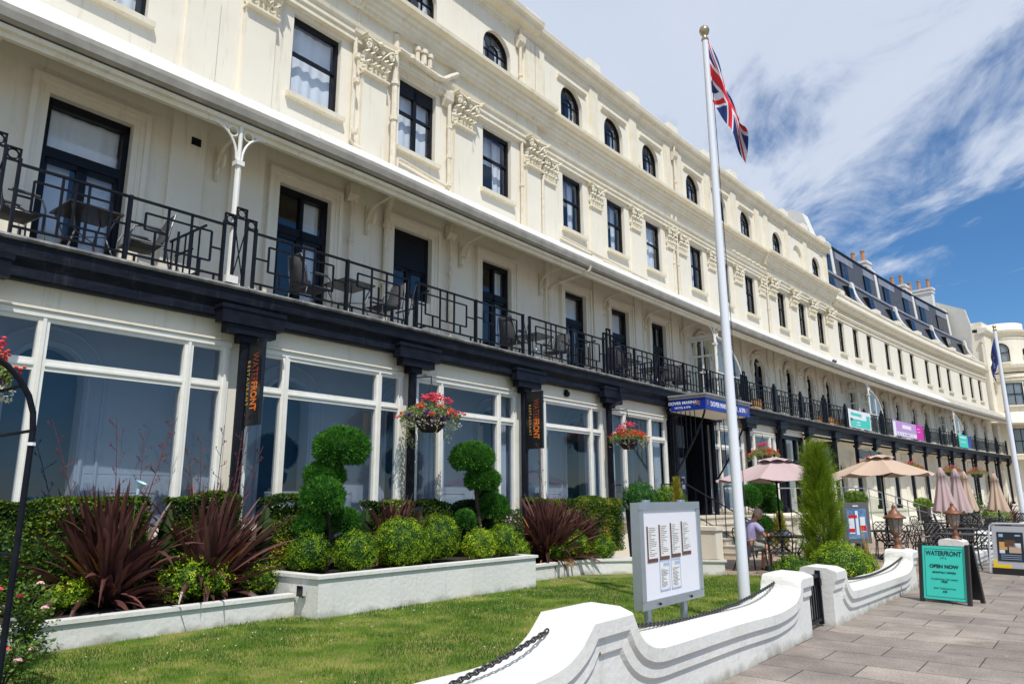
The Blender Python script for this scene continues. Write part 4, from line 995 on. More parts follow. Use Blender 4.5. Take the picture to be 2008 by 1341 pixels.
for s in (13.1, 16.15):
    m = MB(FM); m.tube([(s, 1.35 + 1.15 * sin(a), 4.2 - 2.0 * (1 - sin(a)) ** .8 * 1.0) for a in [i * PI / 2 / 12 for i in range(13)]], .03, 6)
    for n in (1.4, 1.55, 1.7, 1.85, 2.0, 2.15): m.box(s - .01, s + .01, n, n + .02, 4.2 - 2.0 * (1 - (n - 1.35) / 1.15) ** .8, 4.2)
    m.build('iron_bracket', M['black'], ec, origin=EO)
m = MB(FM); m.box(13.1, 13.5, 1.4, 1.5, 2.1, 2.2); m.box(13.1, 13.14, 1.36, 1.42, 1.05, 2.2); m.build('bracket_foot', M['black'], ec, origin=EO)
# ================================================================== GROUND
def ground(name, poly, z, mt, label=None):
    m = MB(); m.face([(x, y, z) for x, y in poly]); o = m.build(name, mt); o['kind'] = 'structure'; return o
HD0 = TAN(3)
# paving flags: mesh turned so its own axes follow the wall
pm = bpy.data.materials.new('paving_flags'); pm.use_nodes = True; nt = pm.node_tree; L = nt.links.new; b = nt.nodes['Principled BSDF']
tc = nd(nt, 'ShaderNodeTexCoord'); bt = nd(nt, 'ShaderNodeTexBrick'); L(tc.outputs['Object'], bt.inputs['Vector'])
for k, v in (('Scale', 1.0), ('Brick Width', .86), ('Row Height', .56), ('Mortar Size', .007), ('Mortar Smooth', .25), ('Bias', 0.0)): bt.inputs[k].default_value = v
bt.inputs['Color1'].default_value = (.31, .265, .225, 1); bt.inputs['Color2'].default_value = (.225, .19, .165, 1); bt.inputs['Mortar'].default_value = (.055, .045, .038, 1)
n1 = nd(nt, 'ShaderNodeTexNoise'); n1.inputs['Scale'].default_value = 55; n1.inputs['Detail'].default_value = 5; n1.inputs['Roughness'].default_value = .8; L(tc.outputs['Object'], n1.inputs['Vector'])
n2 = nd(nt, 'ShaderNodeTexNoise'); n2.inputs['Scale'].default_value = 1.1; n2.inputs['Detail'].default_value = 7; n2.inputs['Roughness'].default_value = .65; L(tc.outputs['Object'], n2.inputs['Vector'])
r1 = nd(nt, 'ShaderNodeMapRange'); r1.inputs['From Min'].default_value = .3; r1.inputs['From Max'].default_value = .7; r1.inputs['To Min'].default_value = .40; r1.inputs['To Max'].default_value = 1.75; L(n1.outputs['Fac'], r1.inputs['Value'])
r2 = nd(nt, 'ShaderNodeMapRange'); r2.inputs['From Min'].default_value = .35; r2.inputs['From Max'].default_value = .68; r2.inputs['To Min'].default_value = .62; r2.inputs['To Max'].default_value = 1.2; L(n2.outputs['Fac'], r2.inputs['Value'])
mu = nd(nt, 'ShaderNodeMath', operation='MULTIPLY'); L(r1.outputs[0], mu.inputs[0]); L(r2.outputs[0], mu.inputs[1])
vm = nd(nt, 'ShaderNodeVectorMath', operation='SCALE'); L(bt.outputs['Color'], vm.inputs[0]); L(mu.outputs[0], vm.inputs['Scale']); 
vo = nd(nt, 'ShaderNodeTexVoronoi'); vo.inputs['Scale'].default_value = 2.3; L(tc.outputs['Object'], vo.inputs['Vector'])   # gum spots
rv = nd(nt, 'ShaderNodeMapRange'); rv.inputs['From Min'].default_value = .035; rv.inputs['From Max'].default_value = .05; rv.inputs['To Min'].default_value = .75; rv.inputs['To Max'].default_value = 0; L(vo.outputs['Distance'], rv.inputs['Value'])
n5 = nd(nt, 'ShaderNodeTexNoise'); n5.inputs['Scale'].default_value = .9; n5.inputs['Detail'].default_value = 9; n5.inputs['Roughness'].default_value = .75; L(tc.outputs['Object'], n5.inputs['Vector'])
r6 = nd(nt, 'ShaderNodeMapRange'); r6.inputs['From Min'].default_value = .56; r6.inputs['From Max'].default_value = .70; r6.inputs['To Max'].default_value = .6; L(n5.outputs['Fac'], r6.inputs['Value'])
mxs = nd(nt, 'ShaderNodeMix', data_type='RGBA'); mxs.inputs['B'].default_value = (.11, .085, .065, 1); L(vm.outputs[0], mxs.inputs['A']); L(r6.outputs[0], mxs.inputs['Factor'])
mxg = nd(nt, 'ShaderNodeMix', data_type='RGBA'); mxg.inputs['B'].default_value = (.40, .38, .36, 1); L(mxs.outputs['Result'], mxg.inputs['A']); L(rv.outputs[0], mxg.inputs['Factor']); L(mxg.outputs['Result'], b.inputs['Base Color'])
b.inputs['Roughness'].default_value = .8
ad = nd(nt, 'ShaderNodeMath', operation='MULTIPLY_ADD'); ad.inputs[1].default_value = -1.0; L(bt.outputs['Fac'], ad.inputs[0])
mm = nd(nt, 'ShaderNodeMath', operation='MULTIPLY'); mm.inputs[1].default_value = .25; L(n1.outputs['Fac'], mm.inputs[0]); L(mm.outputs[0], ad.inputs[2])
bp = nd(nt, 'ShaderNodeBump'); bp.inputs['Strength'].default_value = .6; bp.inputs['Distance'].default_value = .012; L(ad.outputs[0], bp.inputs['Height']); L(bp.outputs[0], b.inputs['Normal'])
m = MB(); m.face([(-80, -80, 0), (80, -80, 0), (80, 80, 0), (-80, 80, 0)])
pv = m.build('pavement', pm); x, y = P(3, 8.7); pv.location = (x, y, 0.0); pv.rotation_euler = (0, 0, HD0 - PI / 2); pv['kind'] = 'structure'
mg = mat('far_ground', (.16, .15, .13), .9, col2=(.12, .12, .11), scale=.3)
ground('ground', [(-3000, -3000), (3000, -3000), (3000, 3000), (-3000, 3000)], -.02, mg)
# patio (warm slabs) under the tables
pp = pm.copy(); pp.name = 'patio_slabs'; bb = [n for n in pp.node_tree.nodes if n.type == 'TEX_BRICK'][0]
bb.inputs['Color1'].default_value = (.40, .31, .24, 1); bb.inputs['Color2'].default_value = (.33, .25, .19, 1)
def strip_poly(s0, s1, n0, n1, k=24):
    a = [P(s0 + (s1 - s0) * i / k, n0) for i in range(k + 1)]; c = [P(s1 - (s1 - s0) * i / k, n1) for i in range(k + 1)]
    return c + a if False else list(reversed(a + c)) if False else a + c
m = MB()
pl = strip_poly(7.0, 66, .9, 8.6); ox, oy = P(10, 5)
m.face([(x - ox, y - oy, 0) for x, y in reversed(pl)]); po = m.build('patio', pp); po.location = (ox, oy, .006); po['kind'] = 'structure'
# lawn sheet and blades
lm = mat('lawn_soil', (.075, .125, .012), .95, col2=(.27, .24, .07), scale=1.5, mix=.6, bump=.8, bscale=50, detail=7)
edge = []
def lawn_in(s, n):
    if n > 8.36 or s < -9 or n < 2.45: return False
    if s > 2.3:                                    # rounded end of the lawn
        if s > 8.1: return False
        lim = 5.1 if s > 7.0 else (2.62 if s < 5.4 else 2.62 + (s - 5.4) * 1.5)
        if n < lim: return False
    elif n < (2.45 if s < -.95 else 3.0): return False
    return True
pl = [P(-9, 2.4), P(-5, 2.4), P(-.9, 2.45), P(-.9, 2.95), P(3.85, 3.1), P(3.85, 2.55), P(6.0, 2.6), P(7.0, 3.3), P(7.9, 5.1), P(8.2, 5.6), P(8.2, 8.45), P(3.5, 8.45), P(-9, 8.45)]
m = MB(); m.face([(x, y, .012) for x, y in reversed(pl)]); lw = m.build('lawn', lm); lw['kind'] = 'structure'
rg = random.Random(11); m = MB()
from mathutils import noise
nb = 0; tries = 0
while nb < 150000 and tries < 600000:
    tries += 1
    s = rg.uniform(-6.2, 8.1); n = rg.uniform(2.45, 8.36)
    if not lawn_in(s, n): continue
    x, y = P(s, n)
    d = math.hypot(x, y)
    if rg.random() > min(1, (9 / max(d, 4)) ** 1.2 + .25): continue
    q = noise.noise(Vector((x * .7, y * .7, 3.3))) * .9 + noise.noise(Vector((x * 2.6, y * 2.6, 0))) * .7
    a = rg.uniform(0, 6.28); h = rg.uniform(.022, .05) * (1.0 if q < .25 else .7); w = rg.uniform(.0025, .005); l = rg.uniform(.0, .022); e = rg.uniform(0, 6.28)
    m.tone = max(0, min(1, .24 + q * 1.15 + rg.uniform(-.18, .18)))
    m.face([(x - w * cos(a), y - w * sin(a), .01), (x + w * cos(a), y + w * sin(a), .01), (x + l * cos(e), y + l * sin(e), .01 + h)])
    nb += 1
go = m.build('grass', M['grassm']); go['kind'] = 'stuff'; tag(go, 'short mown green grass with straw coloured patches behind the white wall', 'grass')
m = MB(); rg = random.Random(5)
for i in range(150):
    s = rg.uniform(-6.2, 7.8); n = rg.uniform(3.0, 8.2) if rg.random() < .5 else rg.uniform(2.5, 4.2)
    if lawn_in(s, n): x, y = P(s, n); m.ball((x, y, rg.uniform(.03, .045)), .009, .009, .005, 5, 3)
tag(m.build('fallen_petals', M['petal_white']), 'tiny white petals scattered over the lawn by the planter', 'petals', kind='stuff')
# ================================================================== garden front walls
def offset2(pts, d):
    out = []
    for i, p in enumerate(pts):
        a = Vector(pts[max(i - 1, 0)]); b_ = Vector(pts[min(i + 1, len(pts) - 1)]); pv_ = Vector(p)
        d1 = (pv_ - a).normalized() if i else (b_ - pv_).normalized(); d2 = (b_ - pv_).normalized() if i < len(pts) - 1 else d1
        n1_ = Vector((d1.y, -d1.x)); n2_ = Vector((d2.y, -d2.x)); mdir = (n1_ + n2_).normalized(); k = d / max(.45, mdir.dot(n1_))
        out.append((p[0] + mdir.x * k, p[1] + mdir.y * k))
    for i in range(1, len(out)):                      # no folding back
        if out[i][0] < out[i - 1][0]: out[i] = (out[i - 1][0] + .0005, out[i][1])
    return out
def smooth_prof(pts, k=4):
    out = []
    for i in range(len(pts) - 1):
        p0 = pts[max(i - 1, 0)]; p1 = pts[i]; p2 = pts[i + 1]; p3 = pts[min(i + 2, len(pts) - 1)]
        sharp = p1[1] > .6 and p2[1] > .6
        for j in range(k):
            t = j / k
            if sharp: out.append((p1[0] + (p2[0] - p1[0]) * t, p1[1] + (p2[1] - p1[1]) * t)); continue
            f = lambda a, b_, c, d: .5 * ((2 * b_) + (-a + c) * t + (2 * a - 5 * b_ + 4 * c - d) * t * t + (-a + 3 * b_ - 3 * c + d) * t ** 3)
            out.append((f(p0[0], p1[0], p2[0], p3[0]), f(p0[1], p1[1], p2[1], p3[1])))
    out.append(pts[-1])
    for i in range(1, len(out)):
        if out[i][0] <= out[i - 1][0]: out[i] = (out[i - 1][0] + .001, out[i][1])
    return out
def garden_wall(name, prof_, nb_, label, drift=0.0):
    pr = smooth_prof(prof_)
    o0 = P(pr[0][0], nb_); m = MB(FM)
    E = offset2(pr, .11); F = offset2(pr, .135); G = offset2(pr, .225); H = offset2(pr, .25)
    loops = []
    bend = lambda q: -.22 * min(1, max(0, (-3.0 - q) / 1.0)) ** 1.2 if nb_ < 8.7 else 0.0
    def lp(pts, n, dz=0): loops.append([(p[0], n + bend(p[0]), max(p[1] + dz, .02)) for p in pts])
    loops.append([(p[0], nb_ + bend(p[0]), -.02) for p in H]); lp(H, nb_); lp(G, nb_ + .028); lp(F, nb_ + .03); lp(E, nb_ + .062)
    lp(offset2(pr, .012), nb_ + .065); lp(pr, nb_ + .05); lp(pr, nb_ - .05, .035); lp(pr, nb_ - .30, .045); lp(pr, nb_ - .38, .03); lp(pr, nb_ - .40, -.02); lp(E, nb_ - .40); lp(E, nb_ - .36)
    loops.append([(p[0], nb_ - .36 + bend(p[0]), -.02) for p in E])
    n = len(pr); vs = [p for l in loops for p in l]; fs = []
    for a in range(len(loops) - 1):
        for i in range(n - 1): fs.append((a * n + i, a * n + i + 1, (a + 1) * n + i + 1, (a + 1) * n + i))
    fs.append(tuple(reversed([a * n for a in range(len(loops))]))); fs.append(tuple([a * n + n - 1 for a in range(len(loops))]))
    m.idx(vs, [tuple(reversed(f)) for f in fs])
    o = m.build(name, M['gwall'], origin=(o0[0], o0[1], 0), loc=(o0[0], o0[1], 0)); return tag(o, label, 'wall', 'white front garden walls')
garden_wall('garden_wall', [(-13, .46), (-8, .46), (-5, .465), (-4.2, .47), (-3.75, .485), (-3.5, .51), (-3.3, .56), (-3.14, .66), (-3.02, .785), (-2.47, .785), (-2.41, .69), (-2.34, .60), (-2.22, .53), (-2.02, .487), (-1.6, .475), (-.4, .455), (.5, .425), (.85, .43),
     (1.1, .45), (1.27, .48), (1.40, .55), (1.50, .695), (1.93, .695)], 8.69, 'low white rendered wall with swept up piers round the lawn, nearest the camera')
garden_wall('garden_wall', [(2.80, .675), (3.24, .675), (3.29, .57), (3.36, .48), (3.47, .41), (3.65, .375), (4.6, .355), (6.6, .335), (7.0, .345), (7.25, .38), (7.42, .46), (7.53, .65), (7.96, .65)], 8.72, 'white rendered wall from the iron gate to the first copper lamp')
garden_wall('garden_wall', [(11.3, .66), (11.95, .66), (12.05, .5), (12.2, .38), (12.5, .33), (14.2, .32), (15.6, .33), (15.9, .4), (16.05, .66), (16.7, .66), (16.8, .45), (17.2, .35), (19.5, .34), (20, .66), (30, .66)], 8.95, 'white wall behind the grey pavement sign with the second copper lamp')
# chains with links
def chain(p0, p1, sag, label, r=.011, ll=.05):
    p0 = Vector(p0); p1 = Vector(p1); Ln = (p1 - p0).length; n = int(Ln * 1.06 / (ll * .72)); m = MB(); m.smooth = True
    for i in range(n):
        t = (i + .5) / n; t2 = (i + 1.2) / n
        f = lambda q: p0 + (p1 - p0) * q + Vector((0, 0, -sag * 4 * q * (1 - q)))
        c = f(t); d = (f(min(1, t2)) - c).normalized(); sd = d.cross(Vector((0, 0, 1))).normalized(); up = sd.cross(d)
        a = sd if i % 2 else up
        pts = [c + d * (ll * .5 * cos(q * PI / 5)) + a * (ll * .3 * sin(q * PI / 5)) for q in range(11)]
        m.tube([tuple(p - p0) for p in pts], r * .62, 5, cap=False)
    return tag(m.build('chain', M['chain'], loc=tuple(p0)), label, 'chain', 'sagging chains between the wall piers')
chain(W(-3.14, 8.45, .72), W(-7.2, 8.2, .80), .28, 'dark link chain sagging along the wall at the bottom of the picture')
chain(W(-2.36, 8.40, .64), W(1.46, 8.46, .64), .13, 'dark link chain hanging behind the wall under the menu board')
chain(W(3.35, 8.55, .54), W(7.45, 8.62, .56), .13, 'dark link chain above the wall beside the iron gate')
chain(W(12.1, 8.85, .56), W(15.9, 8.85, .56), .1, 'dark link chain on the wall behind the grey pavement sign')
# gate
g0 = W(1.95, 8.56, 0)
gt = thing('garden_gate', 'small black iron gate with upright bars between two white piers', 'gate', g0)
m = MB(FM); m.box(1.95, 2.78, 8.54, 8.58, .60, .64); m.box(1.95, 2.78, 8.54, 8.58, .07, .11); m.box(1.95, 1.99, 8.53, 8.59, .03, .68); m.box(2.74, 2.78, 8.53, 8.59, .03, .68); m.build('gate_frame', M['black'], gt, origin=g0)
m = MB(FM)
for i in range(7): s = 2.07 + i * .098; m.box(s - .009, s + .009, 8.55, 8.57, .11, .60)
m.build('bars', M['black'], gt, origin=g0)
m = MB(FM); m.box(2.70, 2.78, 8.52, 8.6, .5, .58); m.build('latch', M['black'], gt, origin=g0)
# ================================================================== planters
def planter(pts, h, label, back=True, soil=True, w=.14):
    """wall following (s,n) points with a thin coping"""
    o0 = W(pts[0][0], pts[0][1]); t = thing('planter', label, 'planter', o0, 0, 'white rendered planters')
    Pw = [Vector(P(s, n)) for s, n in pts]; k = len(Pw)
    def off(d):
        out = []
        for i in range(k):
            d1 = (Pw[i] - Pw[i - 1]).normalized() if i else (Pw[1] - Pw[0]).normalized(); d2 = (Pw[i + 1] - Pw[i]).normalized() if i < k - 1 else d1
            n1_ = Vector((-d1.y, d1.x)); n2_ = Vector((-d2.y, d2.x)); md = (n1_ + n2_).normalized(); out.append(Pw[i] + md * (d / max(.3, md.dot(n1_))))
        return out
    def strip(da, db, z0, z1, nm, mt):
        A = off(da); B = off(db); m = MB(); vs = []
        for a, b_ in zip(A, B): vs += [(a.x - o0[0], a.y - o0[1], z0), (b_.x - o0[0], b_.y - o0[1], z0), (b_.x - o0[0], b_.y - o0[1], z1), (a.x - o0[0], a.y - o0[1], z1)]
        fs = [(0, 3, 2, 1)]
        for i in range(k - 1):
            for j in range(4): a = 4 * i + j; c = 4 * i + (j + 1) % 4; fs.append((a, c, c + 4, a + 4))
        fs.append(tuple(4 * (k - 1) + q for q in range(4))); m.idx(vs, [tuple(reversed(f)) for f in fs]); m.build(nm, mt, t)
    strip(0, w, -.02, h - .045, 'planter_wall', M['gwall']); strip(-.035, w + .02, h - .045, h, 'coping', M['gwall'])
    return t
planter([(-9.0, 2.25), (-4.0, 2.38), (-.96, 2.52)], .32, 'low white planter with the two big purple phormiums, left of the taller planter')
planter([(-.93, 1.0), (-.93, 2.6), (-.92, 3.0), (1.5, 3.08), (3.83, 3.18), (3.85, 1.0)], .58, 'tall white planter full of clipped box balls and cloud topiary')
planter([(3.9, 2.55), (4.63, 2.60), (5.5, 2.60), (6.12, 2.66), (6.6, 2.92), (7.04, 3.36), (7.5, 4.2), (7.94, 5.10), (8.05, 5.0), (7.6, 3.6), (7.2, 2.4), (7.0, 1.2)], .32, 'low curved white planter at the rounded end of the lawn')
def soil(poly, z):
    m = MB(); k = [P(s, n) for s, n in poly]; m.face([(x, y, z) for x, y in reversed(k)]); o = m.build('planting_bed', M['soil']); o['kind'] = 'structure'
soil([(-9, .9), (-.9, .9), (-.9, 2.45), (-4, 2.30), (-9, 2.18)], .27); soil([(-.9, .9), (3.8, .9), (3.8, 3.1), (1.5, 3.0), (-.85, 2.93)], .52)
soil([(3.85, .9), (7.0, .9), (7.15, 2.4), (7.55, 3.7), (7.9, 4.9), (7.4, 3.9), (6.9, 3.1), (6.1, 2.58), (4.6, 2.5), (3.9, 2.5)], .27)
soil([(3.9, 7.1), (9.2, 7.1), (9.0, 8.4), (3.9, 8.38)], .05)
# flood light box on the planter corner
t = thing('floodlight', 'small grey outdoor floodlight box on the side of the tall planter', 'light', W(-.93, 2.72, .33), TAN(-.93))
m = MB(); m.box(-.09, -.03, -.06, .06, -.02, .10); m.box(-.04, 0, -.03, .03, .02, .06); m.build('housing', M['alu'], t); m = MB(); m.box(-.10, -.09, -.065, .065, -.03, .11); m.build('glass_front', M['blacksign'], t)
m = MB(); m.tube([(-.06, -.04, -.02), (-.06, -.03, -.05)], .01, 5); m.tube([(-.06, .04, -.02), (-.06, .03, -.05)], .01, 5); m.build('cable_gland', M['blacksign'], t)
# ================================================================== plants
def leaves_ball(m, c, rx, ry, rz, n, size, rg, top=.5, spiky=0.0, flat=0.0, base=.35, lump=.05):
    """leaf faces over an ellipsoid, uneven outline; tone is random, with clumps painted as lit leaves and dark gaps"""
    for i in range(n):
        z = rg.uniform(-1, 1); a = rg.uniform(0, 6.2832); q = math.sqrt(1 - z * z); d = Vector((q * cos(a), q * sin(a), z))
        if z < -.75: continue
        lm_ = noise.noise(Vector((d.x * 2.2 + c[0] * 3, d.y * 2.2 + c[1] * 3, d.z * 2.2))) * lump * 2
        k = 1 + rg.uniform(-.12, .02) + lm_ + (rg.uniform(0, .10) if rg.random() < .12 else 0) + (rg.uniform(.05, .2) if rg.random() < .006 else 0)
        k += (.05 if not spiky else .03) * noise.noise(Vector((d.x * 7 + c[0], d.y * 7, d.z * 7 + rx * 9))) * 2; p = Vector((c[0] + d.x * rx * k, c[1] + d.y * ry * k, c[2] + d.z * rz * k))
        nr = Vector((d.x / rx, d.y / ry, d.z / rz)).normalized()
        g = (nr + Vector((rg.gauss(0, .5), rg.gauss(0, .5), rg.gauss(0, .5))) * (1 - flat)).normalized()
        if spiky:                                  # needle tufts pointing outwards
            t1 = (nr + Vector((rg.gauss(0, .35), rg.gauss(0, .35), rg.gauss(.15, .35)))).normalized(); sd = t1.cross(Vector((rg.random(), rg.random(), rg.random()))).normalized()
            l = size * rg.uniform(.8, 1.7); w = size * .22
            m.tone = min(1, max(0, base + rg.uniform(-.4, .4) + .35 * noise.noise(Vector((p.x * 12, p.y * 12, p.z * 7))))); m.face([tuple(p - sd * w), tuple(p + sd * w), tuple(p + t1 * l)]); continue
        t1 = g.cross(Vector((rg.uniform(-1, 1), rg.uniform(-1, 1), rg.uniform(-1, 1)))).normalized(); t2 = g.cross(t1); l = size * rg.uniform(.7, 1.3)
        clump = noise.noise(Vector((p.x * 9, p.y * 9, p.z * 9)))  # lit clumps and shaded gaps put into the leaf colour
        m.tone = min(1, max(0, base + rg.uniform(-.3, .3) + top * clump + (.25 if rg.random() < .12 else 0)))
        m.face([tuple(p - t1 * l * .5), tuple(p - t2 * l * .3), tuple(p + t1 * l * .5), tuple(p + t2 * l * .3)])
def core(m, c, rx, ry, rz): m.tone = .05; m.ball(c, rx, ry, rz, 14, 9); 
def box_ball(s, n, z, r, label, rz=None, mt='box', nl=5200, size=.026, base=.4, seed=1, squash=1.0, top=.8, grp='clipped box balls in the planters', lump=.05, name='box_ball'):
    rg = random.Random(seed); rz = rz or r * .92; m = MB(); c = (0, 0, rz * .9)
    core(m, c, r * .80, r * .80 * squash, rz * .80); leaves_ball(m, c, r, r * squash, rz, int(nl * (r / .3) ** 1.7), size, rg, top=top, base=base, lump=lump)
    return tag(m.build(name, M[mt], loc=W(s, n, z), ), label, 'shrub', grp)
bl = [(-.45, 2.1, .53, .33, 'round clipped box ball at the left front corner of the tall planter', .27, 1), (.02, 2.62, .53, .34, 'round clipped box ball touching the corner ball, second from left in the tall planter', .34, 2),
      (.92, 2.62, .53, .44, 'largest two tone box ball with yellow left half, front middle of the tall planter', .45, 3), (1.45, 2.45, .53, .36, 'box ball merging into the largest one on its right side', .33, 4),
      (2.12, 2.3, .53, .40, 'tall box ball with yellow green top and dark base below the flower basket', .42, 5), (2.72, 2.75, .53, .31, 'bright yellow green box ball right of the tall box ball', .66, 6),
      (3.45, 2.7, .53, .34, 'box ball near the right end of the tall planter', .42, 7), (4.3, 2.25, .29, .34, 'small box ball just beyond the end of the tall planter', .5, 8),
      (6.3, 2.35, .29, .36, 'box ball beside the menu board in the low curved planter', .5, 9), (6.85, 2.75, .29, .28, 'darker box ball half hidden by the menu board', .35, 10), (5.75, 2.3, .29, .24, 'little box ball at the foot of the purple phormium', .35, 12),
      (7.62, 4.45, .29, .25, 'box ball showing at the right edge of the menu board', .42, 13)]
for s, n, z, r, lab, base, sd in bl: box_ball(s, n, z, r, lab, base=base - .04, seed=sd, rz=r * (1.08 if sd == 5 else .95))
box_ball(-3.55, 1.75, .28, .22, 'small bright shrub left of the first phormium', base=.6, seed=21, size=.03, lump=.2, grp='loose golden shrubs in the low planter')
box_ball(-2.2, 1.95, .27, .34, 'loose yellow green shrub between the two big phormiums, left half', base=.55, seed=22, size=.034, nl=2600, lump=.22, rz=.30, grp='loose golden shrubs in the low planter')
box_ball(-1.83, 1.9, .27, .27, 'loose yellow green shrub between the two big phormiums, right half', base=.6, seed=23, size=.034, nl=2600, lump=.22, grp='loose golden shrubs in the low planter')
box_ball(-1.13, 1.98, .27, .25, 'loose golden shrub against the side of the tall planter', base=.58, seed=24, size=.032, nl=2800, lump=.18, grp='loose golden shrubs in the low planter')
box_ball(5.1, 7.5, .04, .37, 'dark clipped box ball left of the conifer behind the gate', base=.15, seed=31, grp='box balls behind the low wall')
box_ball(6.1, 7.95, .04, .48, 'large bright box ball behind the low wall, right of the conifer', base=.5, seed=32, grp='box balls behind the low wall', nl=3600)
box_ball(7.25, 7.9, .04, .38, 'bright box ball behind the low wall by the first lamp', base=.5, seed=33, grp='box balls behind the low wall', nl=3600)
# hedge along the windows
def hedge(s0, s1, n, z0, z1, w, label, base=.4, seed=1, gap=None):
    rg = random.Random(seed); x0, y0, _ = W(s0, n); m = MB()
    L_ = s1 - s0; k = int(L_ * 9500 * (z1 - z0))
    m.tone = .05
    for i in range(int(L_ / .16) + 1):
        s = s0 + min(L_, i * .16); x, y = P(s, n); m.ball((x - x0, y - y0, (z0 + z1) / 2 - .05), .17, .17, (z1 - z0) * .47, 8, 6)
    for i in range(k):
        s = rg.uniform(s0 - .05, s1 + .05); t = rg.random(); bump = .13 * noise.noise(Vector((s * 1.6, 0, 5)))
        if t < .62: nn = n + w / 2 * rg.uniform(.55, 1.1) ; z = rg.uniform(z0, z1 + bump)
        else: nn = n + rg.uniform(-w / 2, w / 2); z = z1 + bump + rg.uniform(-.05, .05)
        nn += .07 * noise.noise(Vector((s * 2, z * 3, 1)))
        x, y = P(s, nn); p = Vector((x - x0, y - y0, z)); g = Vector((rg.gauss(0, .6), rg.gauss(0, .6), rg.gauss(.4, .6))).normalized(); t1 = g.cross(Vector((rg.uniform(-1, 1), rg.uniform(-1, 1), rg.uniform(-1, 1)))).normalized(); t2 = g.cross(t1); l = .042 * rg.uniform(.7, 1.4)
        m.tone = min(1, max(0, base + rg.uniform(-.3, .3) + .9 * noise.noise(Vector((s * 2.2, z * 3, 9))) + (.3 if rg.random() < .1 else 0)))
        m.face([tuple(p - t1 * l * .5), tuple(p - t2 * l * .3), tuple(p + t1 * l * .5), tuple(p + t2 * l * .3)])
    return tag(m.build('hedge', M['hedge'], loc=(x0, y0, 0)), label, 'hedge', 'low hedges under the windows')
hedge(-7.5, -2.6, 1.3, .3, 1.60, .38, 'low mottled hedge under the leftmost windows, behind the first phormium', seed=41)
hedge(-2.2, -1.3, 1.35, .3, 1.64, .4, 'short dark green hedge piece between the two big phormiums', seed=42, base=.3)
hedge(-.75, .35, 1.45, .5, 1.62, .5, 'mottled yellow hedge block left of the tall topiary', seed=43, base=.42)
hedge(1.3, 2.2, 1.35, .5, 1.55, .4, 'mottled yellow hedge block behind the small phormium', seed=44, base=.45)
hedge(2.6, 4.9, 1.35, .5, 1.50, .4, 'dark hedge under the window right of the flower basket', seed=45, base=.12)
hedge(6.0, 9.6, 1.4, .3, 1.55, .5, 'bright green hedge behind the far purple phormium', seed=46, base=.45)
hedge(17.2, 22, 1.9, .1, .9, .5, 'dark hedge beside the entrance steps', seed=47, base=.2)
# cloud topiary
def topiary(s, n, z, balls, label, stems=True, seed=1, mt='boxd'):
    rg = random.Random(seed); t = thing('cloud_topiary', label, 'topiary', W(s, n, z), TAN(s), 'cloud pruned topiary trees')
    for i, (x, y, zz, r, rz) in enumerate(balls):
        m = MB(); core(m, (x, y, zz), r * .86, r * .86, rz * .86)
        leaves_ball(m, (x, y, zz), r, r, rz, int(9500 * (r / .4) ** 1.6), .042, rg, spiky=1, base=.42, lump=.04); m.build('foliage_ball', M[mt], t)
    m = MB(); x, y, zz = balls[0][:3]
    pts = [(0, 0, 0), (.05, 0, zz * .3), (-.06, 0, zz * .55), (x * .5, y * .5, zz * .8), (x, y, zz)]; m.tube(pts, .035, 7)
    for b_ in balls[1:]: m.tube([(0, 0, max(.05, b_[2] - .3)), (b_[0] * .6, b_[1] * .6, b_[2] - .1), (b_[0], b_[1], b_[2])], .022, 6)
    m.build('trunk', M['bark'], t); return t
topiary(-.05, 2.0, .52, [(.20, 0, 1.91, .43, .33), (.02, .16, 1.47, .31, .21), (-.19, -.08, 1.12, .32, .29), (-.30, .06, .72, .21, .20), (.31, -.05, .74, .21, .20), (.36, -.1, .36, .20, .19)], 'tall cloud topiary with six clipped balls in front of the second window bay', seed=51)
topiary(3.55, 2.0, .52, [(-.20, 0, 1.87, .41, .30), (.0, -.10, 1.45, .33, .23), (.52, .25, 1.26, .21, .20), (.40, -.04, .93, .29, .25), (-.39, 0, .69, .19, .18)], 'cloud topiary with five clipped balls right of the flower basket', seed=52)
topiary(12.6, 3.95, .1, [(.75, 0, 1.72, .38, .24), (-.25, 0, 1.52, .33, .3), (1.35, .05, 1.28, .32, .27), (.85, .1, .75, .27, .25), (1.5, 0, .5, .3, .3)], 'cloud topiary behind the seated man, right of the flagpole', seed=53)
box_ball(8.0, 3.1, 1.22, .42, 'dark clipped ball on a stem left of the entrance, behind the golden conifer', base=.2, seed=54, mt='boxd', rz=.4)
box_ball(9.4, 3.1, 1.12, .44, 'dome shaped clipped ball right of the golden conifer before the entrance', base=.3, seed=55, mt='box', rz=.42)
